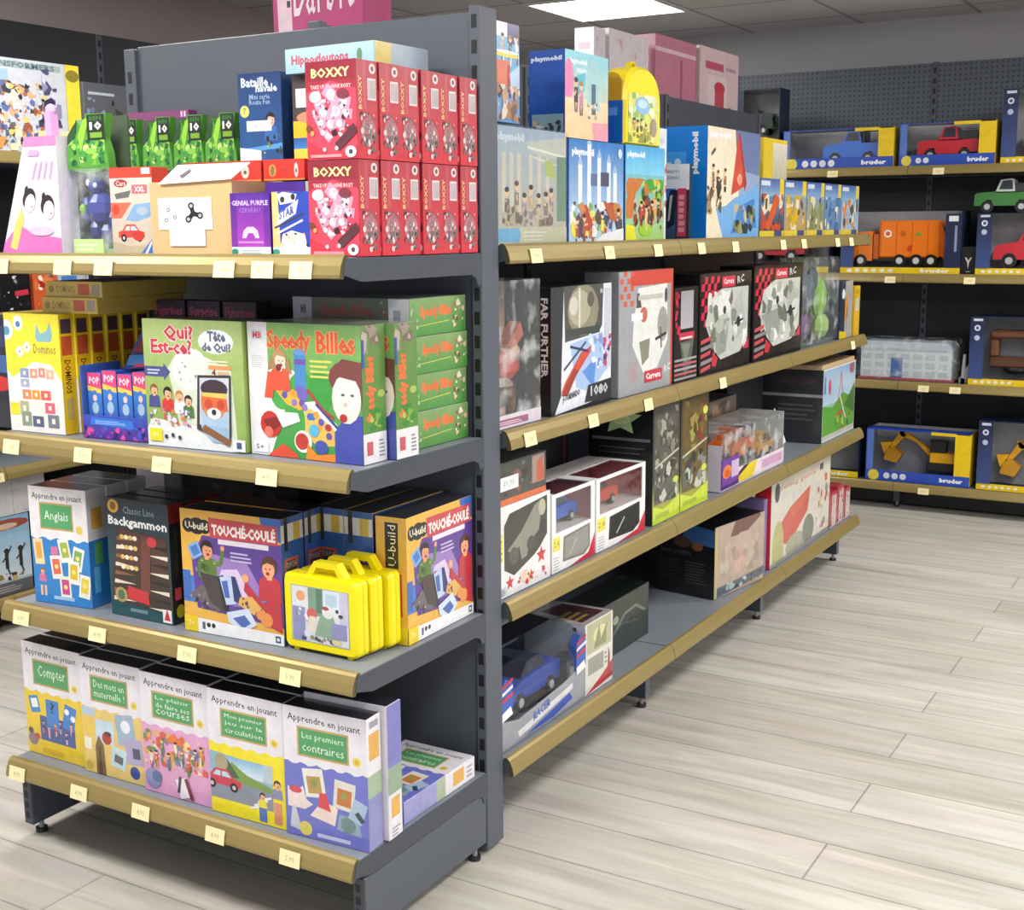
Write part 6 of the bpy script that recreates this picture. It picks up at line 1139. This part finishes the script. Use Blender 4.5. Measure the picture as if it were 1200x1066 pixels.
# playground box
a = Art(1.9, 130); a.g(0, 0, 100, 100, '#98c060', '#a0c4e4'); a.g(0, 50, 100, 100, '#b8d4e8', '#8cb4dc'); a.p([(0, 0), (100, 0), (100, 46), (60, 60), (30, 44), (0, 50)], '#5ca83c'); a.p([(66, 40), (100, 70), (100, 24)], '#4c7c40'); a.r(0, 0, 100, 8, '#c8c8c4'); a.line([(42, 20), (54, 90), (68, 20)], 2, '#c0504c'); a.line([(44, 30), (66, 34)], 2, '#c84840'); a.line([(50, 60), (72, 22)], 1.6, '#e8e8f0'); a.e(20, 74, 4, '#c84858', 6); a.e(88, 92, 8, '#a06878', 5); a.r(4, 66, 8, 90, '#3c78b8'); a.collage(30, 10, 96, 30, ['#c8d848', '#405c38', '#a83c38', '#68a848'], 18, .08); a.line([(0, 1), (100, 1), (100, 99), (0, 99), (0, 1)], 1.2, '#e8ecf0')
s_ = Art(.7, 131); s_.r(0, 0, 100, 100, '#34363a'); s_.r(0, 62, 100, 66, '#9c9ea0'); s_.e(60, 84, 30, '#4a3c40', 8); s_.lines(30, 30, 90, 56, 4, '#54585c', .4)
on_run('playground_set_box', 'dark box with a swing playground picture at the far end of the third shelf', 'toy box', 2.505, .44, .285, .25, Y3, {'all': '#34363a', 'top': '#463f3b'}, {'front': a, 'left': s_})
card_box('flat_cardboard_sheet', 'open brown cardboard lid lying on the playground box', 'cardboard', (-.015, 2.47, Y3 + .2865), 90, .44, .22, .018, {'all': '#bca07c'}, {}, None, 'paper')
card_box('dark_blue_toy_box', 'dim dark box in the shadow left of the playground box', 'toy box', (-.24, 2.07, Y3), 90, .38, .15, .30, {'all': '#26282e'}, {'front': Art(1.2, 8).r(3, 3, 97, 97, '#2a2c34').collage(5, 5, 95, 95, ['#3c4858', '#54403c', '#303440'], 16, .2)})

# --- bottom shelf
# rounded clear pack with blue car
t = empty('rc_car_pack', (-.02, .095, Y4), 90); tag(t, 'rounded clear pack with blue racing car and striped corners, nearest on the bottom shelf', 'toy car box')
w, d, h = .42, .20, .205; mb = MB(); mb.box(0, 0, 0, w, d, .006, '#8c9098')
mb.box(0, d - .004, .006, w, d, h * .6, '#303448'); fz = .075
mb.prism([(0, .006), (w, .006), (w, fz + .02), (w * .75, fz), (w * .2, fz * .75), (0, fz)], 0, .003, 'y', '#a4a6ac')
a = Art(w / fz, 132); a.p([(0, 0), (100, 0), (100, 96), (75, 80), (20, 62), (0, 80)], '#9c9ea6'); a.p([(18, 30), (84, 74), (84, 54), (20, 8)], '#d8dade'); a.p([(26, 0), (80, 46), (84, 20), (60, 0)], '#3c58b4'); a.t('RACER', 36, 30, 56, 60, '#4868b8', .04, skew=18); mb.art(a, (0, 0, .006), (w, 0, 0), (0, 0, fz))
mb.box(-.003, 0, .006, 0, d, .10, '#4c4e54'); mb.build('tray', 'card', t)
for x0, nm in ((-.002, 'left'), (w - .05, 'right')):
    mb = MB(); x1 = x0 + .052
    mb.prism([(x0, fz), (x1, fz + .01), (x1, h * .78), (x0 + .02, h * .86), (x0, h * .74)], -.002, .02, 'y', '#4464b8')
    for i in range(3): mb.face([(x0, -.0028, .12 + .017 * i), (x1, -.0028, .13 + .017 * i), (x1, -.0028, .138 + .017 * i), (x0, -.0028, .128 + .017 * i)], ['#d43c48', '#f0ecec', '#c83444'][i])
    mb.face([(x0, -.0026, fz), (x1, -.0026, fz + .008), (x1 - .01, -.0026, fz + .03), (x0, -.0026, fz + .02)], '#f0f2f4'); mb.build('striped_corner', 'card', t)
toy_car(t, (.08, .03, .05), .27, '#2848a4', 'car', 0, '#1c2440')
mb = MB(); mb.box(.34, .01, .006, .41, .06, .12, '#3c3f44'); mb.box(.35, .005, .04, .40, .01, .10, '#808488'); mb.build('remote_control', 'plastic', t)
mb = MB(); prev = None
pf = [(0, .006)] + [(0, h * .62)] + [(.03 * (1 - math.cos(R(a_))), h * .62 + h * .38 * math.sin(R(a_))) for a_ in (30, 60, 90)]
yz = [(.001, fz), (.001, h * .6), (.012, h * .78), (.035, h * .92), (.07, h * .99), (d - .004, h)]
for p, q in zip(yz, yz[1:]): mb.face([(.0, p[0], p[1]), (w, p[0], p[1]), (w, q[0], q[1]), (.0, q[0], q[1])], '#ffffff')
for xx in (0, w): mb.face([(xx, a_, b_) for a_, b_ in yz] + [(xx, d - .004, fz)], '#ffffff')
mb.build('clear_dome', 'clear', t)
mb = MB(); mb.prism([(d * .45, h * .985), (d * .8, h + .001), (d * .8, h + .004), (d * .45, h * .99)], .02, w - .02, 'x', '#26242c'); mb.build('top_band', 'plastic', t)
a = Art(1.0, 133); a.r(0, 0, 100, 100, '#f0f1fa'); a.r(8, 20, 92, 76, '#c8ccec'); a.e(50, 50, 22, '#e4e8fa'); a.lines(12, 80, 80, 94, 2, '#9c9eb4')
on_run('pale_violet_box', 'pale violet-grey box behind the clear rounded car pack', 'toy box', .40, .30, .235, .12, Y4, {'all': '#f0f1fa', 'top': '#d8daec'}, {'front': a}, x=-.226)
a = Art(.72, 134); a.r(0, 0, 100, 100, '#dddcd4'); a.r(6, 56, 94, 98, '#b8b894'); a.e(54, 78, 26, '#dcd8a0', 16); a.p([(30, 60), (50, 92), (56, 70), (80, 90), (74, 60)], '#8c9468'); a.p([(0, 0), (100, 6), (100, 30), (60, 16), (0, 0)], '#b83440'); a.r(10, 26, 66, 50, '#9c9c94'); a.p([(80, 8), (90, 8), (90, 40), (84, 52)], '#9c3c44'); a.lines(70, 30, 80, 50, 3, '#8c8c88')
s_ = Art(1.1, 135); s_.r(0, 0, 100, 100, '#cccdd6'); s_.r(80, 90, 86, 95, '#484c54')
on_run('cream_toy_box', 'white and cream box with red stripe next to the rounded car pack', 'toy box', .517, .16, .192, .18, Y4, {'all': '#d4d4d8', 'top': '#6e5a56'}, {'front': a, 'left': s_, 'top': Art(1, 4).r(0, 0, 100, 100, '#b0a8a8').p([(10, 10), (90, 10), (90, 80), (30, 90)], '#4c2c30').lines(14, 20, 60, 60, 3, '#8c8440')})
a = Art(1.6, 136); a.r(0, 0, 100, 100, '#202624'); a.r(2, 2, 98, 98, '#262e2a'); a.line([(30, 30), (56, 66), (76, 70), (94, 50)], 3, '#6c7c70'); a.line([(20, 24), (50, 50), (80, 40)], 2, '#48584c'); a.e(40, 62, 5, '#8c9c88')
on_run('black_green_box', 'black box with faint green line picture, set back on the bottom shelf', 'toy box', .715, .37, .158, .12, Y4, {'all': '#1c2220'}, {'front': a}, x=-.10)
a = Art(1.3, 137); a.r(0, 0, 100, 100, '#b09c8c'); a.p([(6, 18), (10, 90), (40, 80), (80, 96), (94, 90), (94, 30), (60, 20)], '#b0a090'); a.p([(30, 80), (40, 100), (90, 100), (92, 96), (60, 78)], '#6c4840'); a.e(56, 56, 26, '#b8a498', 20); a.e(52, 46, 12, '#c49888', 9); a.collage(12, 22, 90, 76, ['#a89888', '#bcb0a0', '#a08c80', '#c8a898'], 20, .18); a.p([(0, 0), (100, 8), (100, 20), (50, 16), (4, 14)], '#54606c'); a.collage(14, 4, 96, 16, ['#9cb0b8', '#38444c', '#c0c8c8'], 16, .08); a.r(0, 0, 5, 100, '#c0b078')
s_ = Art(1, 138); s_.r(0, 0, 100, 100, '#17181b'); s_.p([(40, 76), (100, 72), (100, 96), (56, 100)], '#3c68a0'); s_.e(44, 74, 16, '#5c4438', 8); s_.e(70, 70, 10, '#8c5c40', 6); s_.t('RADIO CONTROL', 8, 56, 60, 62, '#60646a', .02); s_.lines(6, 18, 40, 50, 8, '#3c4044', .3); s_.lines(50, 18, 92, 50, 8, '#4c5054', .3)
on_run('dark_action_toy_box', 'large dark box with a beige window, angled slightly, middle of the bottom shelf', 'toy box', 1.50, .33, .24, .22, Y4, {'all': '#17181b'}, {'front': a, 'left': s_}, x=-.055, rz=81)
a = Art(2.3, 139); a.r(0, 0, 100, 100, '#dcd8cc'); a.t('Swing game', 12, 84, 74, 92, '#d09888', .02, skew=-1); a.p([(8, 40), (30, 60), (64, 74), (60, 44), (30, 16), (22, 20)], '#d05c50'); a.p([(30, 58), (64, 74), (62, 60), (34, 46)], '#d8705c'); a.e(12, 20, 9, '#b8b878', 14); a.e(40, 12, 16, '#a8ac98', 6); a.e(62, 20, 10, '#7c8478', 8); a.p([(0, 0), (100, 0), (100, 6), (0, 4)], '#9c9c98'); a.e(9, 86, 4, '#48545c', 5); a.collage(76, 10, 98, 84, ['#e8e4d8', '#cc6058', '#d0c890', '#8c948c'], 26, .2); a.r(80, 86, 86, 94, '#586068')
on_run('red_white_game_box', 'wide white game box with a big red shape and red side', 'board game', 1.94, .70, .31, .06, Y4, {'all': '#c83038', 'left': '#cc2c34', 'top': '#b8383c'}, {'front': a})
card_box('violet_book', 'thin violet edge of a box left of the wide white game box', 'toy box', (-.03, 1.90, Y4), 90, .03, .1, .26, {'all': '#8474a4'}, {})
for k in range(3):
    a = Art(.5, 140 + k); a.r(0, 0, 100, 100, '#d8c8c4'); a.r(4, 4, 30, 96, '#b82c48'); a.collage(30, 8, 96, 92, ['#2c2428', '#c04858', '#e8e0d8', '#504048', '#c8c468'], 20, .3); a.r(0, 90, 100, 100, '#c03850')
    on_run('small_red_toy_box', f'small red and white box past the wide white game box, {["first", "second", "third"][k]} of three', 'toy box', 2.655 + .098 * k, .088, .145 - .018 * (k == 2) + .01 * (k == 1), .06, Y4, {'all': '#b02c40', 'left': '#b83448'}, {'front': a}, 'small red boxes')
# ================================================================== WALL SHELVING AT THE BACK: boxed toy vehicles
YB = 4.085
W1, W2, W3, W4 = 1.6785, 1.1685, .6455, .1385
def vehicle_box(label, x, z, w, h, d=.2, style='blue', toy=None, group='boxed toy vehicles', name='toy_vehicle_box', icons=4, text=True, split=1.0):
    t = empty(name, (x, YB, z)); tag(t, label, 'toy vehicle box', group)
    mb = MB(); NV, BL, YE, GR = '#232c48', '#2f52b8', '#f0cc18', '#9ea0a4'
    side = BL if style == 'blue' else NV
    mb.box(0, 0, 0, w, d, .004, side); mb.box(0, d - .004, .004, w, d, h, {'all': side, 'front': GR})
    mb.box(0, 0, .004, .004, d - .004, h, {'all': side, 'right': GR}); mb.box(w - .004, 0, .004, w, d - .004, h, {'all': YE if style == 'blue' else NV, 'left': GR})
    mb.box(.004, 0, h - .004, w - .004, d * .5 if style == 'blue' else d - .004, h, {'all': side, 'bottom': GR}) if style != 'open' else None
    lo = .052 if style == 'blue' else .03
    a = Art(w / lo, 150)
    if style == 'blue':
        mb.box(.004, 0, .004, w - .004, .003, lo, BL); mb.box(.004, 0, lo, .035, .003, h - .004, '#5c7cc8'); mb.box(w - .075, 0, lo, w - .004, .003, h, YE); mb.box(w - .19, -.001, h - .014, w - .07, .003, h + .001, YE)
        a.r(0, 0, 100, 100, BL); a.e(8, 50, 5.5, '#e8d850', 5.5)
        for i in range(icons): a.e(21 + i * 8, 50, 3.1, '#e8eaf0'); a.rot(21 + i * 8, 50, 3.4, 1.6, 20, ['#4c5c54', '#5c7c98', '#c04c58', '#c85c50'][i % 4])
        a.t('bruder', 72, 28, 94, 72, '#f4f6fa', .06)
        mb.art(a, (0, 0, 0), (w, 0, 0), (0, 0, lo), .0006)
    else:
        mb.box(.004, 0, .004, w - .004, .003, lo, YE); lw = min(.065, w * .2)
        mb.box(.004, 0, lo, lw, .003, h, NV); a.r(0, 0, 100, 100, YE)
        for i in range(6): a.e(8 + i * 7, 50, 2.2, '#f4f0e4', 1.6); a.rot(8 + i * 7, 50, 2.2, 1.0, 10, '#c86450')
        if text: a.t('bruder', 68, 20, 92, 82, '#fbf8ea', .06)
        mb.art(a, (0, 0, 0), (w, 0, 0), (0, 0, lo), .0006)
        b_ = Art(lw / (h - lo), 151); b_.g(0, 0, 100, 100, '#3c5088', '#1c2444'); b_.e(50, 82, 22, '#e4e8f0'); b_.e(50, 82, 12, '#50608c'); b_.e(50, 66, 20, '#b8c4dc'); b_.r(20, 93, 86, 97, '#d0d8e8'); mb.art(b_, (0, 0, lo), (lw, 0, 0), (0, 0, h - lo), .0036)
    mb.build('carton', 'card', t)
    if toy: toy(t, lo)
    return t
def garbage(t, lo):
    L = .47; mb = MB(); OR = '#ee7a18'; x0 = .03; y0 = .04; z0 = lo
    mb.prism([(x0, z0 + .03), (x0, z0 + .085), (x0 + .03, z0 + .1), (x0 + .045, z0 + .17), (x0 + .115, z0 + .175), (x0 + .115, z0 + .03)], y0, y0 + .12, 'y', OR); mb.box(x0 + .05, y0 - .001, z0 + .105, x0 + .1, y0 + .121, z0 + .16, '#4c3828')
    mb.box(x0 + .12, y0, z0 + .04, x0 + .125 + .02, y0 + .12, z0 + .16, '#b85c14'); mb.box(x0 + .145, y0, z0 + .045, x0 + L - .03, y0 + .12, z0 + .225, OR, .008); mb.prism([(x0 + L - .03, z0 + .06), (x0 + L, z0 + .03), (x0 + L + .005, z0 + .12), (x0 + L - .03, z0 + .215)], y0, y0 + .12, 'y', '#e06c10')
    mb.box(x0 + .02, y0 + .02, z0 + .03, x0 + L - .05, y0 + .1, z0 + .045, '#303030')
    for i in range(4): mb.box(x0 + .155 + i * .075, y0 - .0012, z0 + .06, x0 + .158 + i * .075, y0, z0 + .215, '#c8600c')
    a = Art(1.6, 152); a.e(14, 66, 7, '#f4e8d8'); a.e(14, 66, 4, '#d85c30'); a.e(40, 66, 5, '#c86414'); a.p([(60, 60), (66, 74), (72, 60)], '#6c9c38'); a.p([(48, 18), (54, 14), (58, 34), (50, 32)], '#d83c20'); mb.art(a, (x0 + .15, y0, z0 + .05), (.28, 0, 0), (0, 0, .17), .0015)
    o = mb.build('toy_truck', 'plastic', t)
    for x in (.06, .25, .33, .40):
        mb = MB(); mb.cyl(x0 + x, y0 + .01, z0 + .032, .031, .03, 'y', '#1c1c1c', 16); mb.cyl(x0 + x, y0 - .004, z0 + .032, .016, .008, 'y', '#d0d0cc', 12); mb.build('wheel', 'plastic', o)
def digger(t, lo, big=False):
    YE = '#eeb01c'; mb = MB(); s = 1.35 if big else 1.3; x0 = .065 if not big else .09; y0 = .05
    q = lambda pts: [(x0 + x * s, lo + z * s) for x, z in pts]
    mb.box(x0 + .17 * s, y0, lo + .002, x0 + .30 * s, y0 + .1, lo + .035 * s, '#26282a', .006); mb.box(x0 + .18 * s, y0 + .01, lo + .035 * s, x0 + .30 * s, y0 + .09, lo + .075 * s, YE, .004); mb.box(x0 + .18 * s, y0 + .012, lo + .075 * s, x0 + .24 * s, y0 + .06, lo + .125 * s, '#2c2e30', .004)
    mb.prism(q([(.20, .06), (.10, .13), (.05, .15), (.06, .125), (.12, .105), (.18, .045)]), y0 + .06, y0 + .085, 'y', YE)
    mb.prism(q([(.06, .15), (.02, .08), (.03, .07), (.08, .13)]), y0 + .06, y0 + .085, 'y', YE); mb.prism(q([(.0, .03), (.05, .02), (.07, .055), (.035, .085), (.01, .07)]), y0 + .04, y0 + .1, 'y', '#c8901c')
    mb.prism(q([(.0, .05), (.03, .10), (-.015, .095)]), y0 + .05, y0 + .09, 'y', YE)
    mb.build('toy_digger', 'plastic', t)
vehicle_box('blue and yellow window box with a blue pickup truck, top back shelf', -.742, W1, .55, .19, .2, 'blue', lambda t, lo: (toy_car(t, (.19, .04, .018), .29, '#2c6cd0', 'pickup'), None))
vehicle_box('blue and yellow window box with a red open jeep, top back shelf', -.165, W1, .44, .20, .2, 'blue', lambda t, lo: toy_car(t, (.075, .04, .022), .28, '#cc2838', 'jeep'), icons=2)
vehicle_box('tall navy window box with a red and white vehicle, top back shelf', .30, W1, .40, .335, .2, 'navy', lambda t, lo: toy_car(t, (.09, .04, lo + .02), .28, '#d83038', 'pickup', two='#f0f0f0'))
t = vehicle_box('navy box with a dark toy above the large blue playset box', -1.105, W1, .34, .405, .15, 'navy', lambda t, lo: toy_car(t, (.07, .04, lo + .15), .22, '#203828', 'jeep'), text=False)
mb = MB(); mb.box(.0, -.002, .004, .03, .0, .40, '#e0b818'); mb.box(.03, -.002, .004, .15, .0, .40, '#262c44'); a = Art(.3, 155); a.r(0, 0, 100, 100, '#262c44'); a.collage(10, 20, 90, 90, ['#3c4468', '#503048', '#2c3048'], 12, .25); a.t('TRACTOR', 70, 20, 90, 70, '#c83c58', .02, rot=90); mb.art(a, (.03, -.002, .004), (.12, 0, 0), (0, 0, .39)); mb.build('front_panel', 'card', t)
t = vehicle_box('yellow-based window box with an orange refuse truck, second back shelf', -.43, W2, .575, .30, .2, 'open', garbage)
mb = MB(); mb.box(.5, -.001, .03, .573, .002, .285, '#20284a'); a = Art(.28, 153); a.r(0, 0, 100, 100, '#20284a'); a.r(20, 86, 80, 96, '#e8ecf0'); a.r(60, 30, 76, 78, '#8c98b0'); mb.art(a, (.5, -.001, .03), (.073, 0, 0), (0, 0, .255)); mb.build('end_panel', 'card', t)
vehicle_box('navy box with a red-wheeled tractor low behind the long run, second back shelf', -1.05, W2, .56, .27, .2, 'navy', lambda t, lo: toy_car(t, (.12, .04, lo + .02), .30, '#a82838', 'pickup'))
vehicle_box('navy window box with a red truck under the green car, second back shelf', .215, W2, .45, .285, .2, 'navy', lambda t, lo: toy_car(t, (.07, .04, lo), .33, '#c82c38', 'pickup'))
t = empty('green_toy_car', (.19, YB + .02, W2 + .287)); tag(t, 'loose green toy off-road car with white roof on top of a navy box', 'toy car'); toy_car(t, (0, 0, 0), .27, '#3c7c38', 'jeep', two='#c8d0c8')
# small black figure box with a white emblem
a = Art(.7, 154); a.r(0, 0, 100, 100, '#141518'); a.p([(50, 20), (42, 44), (24, 60), (34, 62), (50, 50), (66, 62), (76, 60), (58, 44)], '#d8d8d4'); a.r(36, 8, 64, 12, '#a0a0a0')
card_box('small_black_toy_box', 'small black box with a white horned emblem between the orange and red trucks', 'toy box', (.147, YB + .02, W2), 0, .062, .05, .13, {'all': '#141518'}, {'front': a})
# polythene-wrapped white model
t = empty('wrapped_model_pack', (-.325, YB, W3)); tag(t, 'polythene-wrapped long white model building with blue door, third back shelf', 'toy pack')
mb = MB(); mb.box(0, .02, 0, .46, .16, .012, '#b85860'); mb.box(.01, .03, .012, .45, .15, .15, '#e4e8ec'); 
for i in range(7):
    for j in range(3): mb.box(.02 + i * .062, .0285, .02 + j * .042, .062 + i * .062, .03, .046 + j * .042, '#c8ced4')
mb.box(.16, .027, .012, .215, .03, .11, '#3868b0'); mb.prism([(.005, .15), (.455, .15), (.43, .19), (.03, .19)], .025, .155, 'y', '#c8d0dc'); mb.build('model_building', 'plastic', t)
mb = MB(); mb.box(-.012, .0, .001, .482, .19, .205, '#ffffff', .02); mb.build('polythene_bag', 'bag', t)
mb = MB(); mb.prism([(0, 0), (.02, .0), (.018, .14), (.008, .14)], 0, .03, 'y', '#a8acb0'); mb.prism([(-.008, 0), (.03, 0), (.03, .02), (-.008, .03)], .0, .04, 'y', '#888c90'); mb.prism([(.016, .02), (.034, .02), (.03, .09), (.018, .07)], .01, .03, 'y', '#c8ccd0')
tag(mb.build('small_silver_stand', 'steel', None, (.172, YB + .02, W3)), 'small silver metal stand beside the wrapped white model', 'stand')
def forest(t, lo):
    mb = MB(); mb.box(.08, .05, lo + .05, .36, .16, lo + .10, '#5c3c2c', .01); mb.box(.08, .05, lo + .19, .40, .16, lo + .23, '#6c4430', .01); mb.box(.28, .05, lo + .10, .38, .16, lo + .19, '#54342a', .01); mb.box(.08, .06, lo + .10, .12, .15, lo + .19, '#6c4834', .01); mb.ball(.2, .1, lo + .05, .07, .05, .035, '#34302c'); mb.build('toy_log_loader', 'plastic', t)
    mb = MB(); mb.box(.32, -.003, lo + .10, .39, -.001, lo + .27, '#d8d4c4'); mb.build('info_card', 'paper', t)
vehicle_box('navy window box with brown toy inside, right end of the third back shelf', .21, W3, .44, .325, .2, 'navy', forest)
vehicle_box('blue and yellow window box with a yellow digger arm, bottom back shelf', -.262, W4, .505, .26, .2, 'blue', digger, icons=3)
vehicle_box('navy window box with a large yellow digger, right end of the bottom back shelf', .275, W4, .42, .335, .2, 'navy', lambda t, lo: digger(t, lo, True))
vehicle_box('low navy and yellow box half hidden by the long run, bottom back shelf', -.86, W4, .56, .21, .2, 'navy', None)
vehicle_box('navy vehicle box mostly hidden by the long run, third back shelf', -1.0, W3, .56, .26, .2, 'navy', None, text=False)
# ------------------------------------------------------------------ camera, ambient light, look
cam = bpy.data.cameras.new('camera'); cam.sensor_width = 36; cam.lens = 36 * 1494.51 / 1200; cam.sensor_fit = 'HORIZONTAL'; cam.clip_start = .05
co = bpy.data.objects.new('camera', cam); COL.objects.link(co); bpy.context.scene.camera = co
y, p, r = .5327525, .17596281, .00691361
f = Vector((-math.sin(y) * math.cos(p), math.cos(y) * math.cos(p), -math.sin(p))); rt = Vector((math.cos(y), math.sin(y), 0)); dn = f.cross(rt)
rt2 = rt * math.cos(r) + dn * math.sin(r); dn2 = -rt * math.sin(r) + dn * math.cos(r)
mt = Matrix((rt2, -dn2, -f)).transposed().to_4x4(); mt.translation = Vector((1.4182, -2.2862, 1.4)); co.matrix_world = mt
w = bpy.data.worlds.new('shop_ambient'); bpy.context.scene.world = w; w.use_nodes = True
bg = w.node_tree.nodes['Background']; bg.inputs['Color'].default_value = (.93, .96, 1, 1); bg.inputs['Strength'].default_value = .85
sc = bpy.context.scene
sc.view_settings.view_transform = 'Standard'; sc.view_settings.look = 'None'; sc.view_settings.exposure = 0; sc.view_settings.gamma = 1
sc.cycles.max_bounces = 8; sc.cycles.transparent_max_bounces = 16; sc.cycles.use_denoising = True
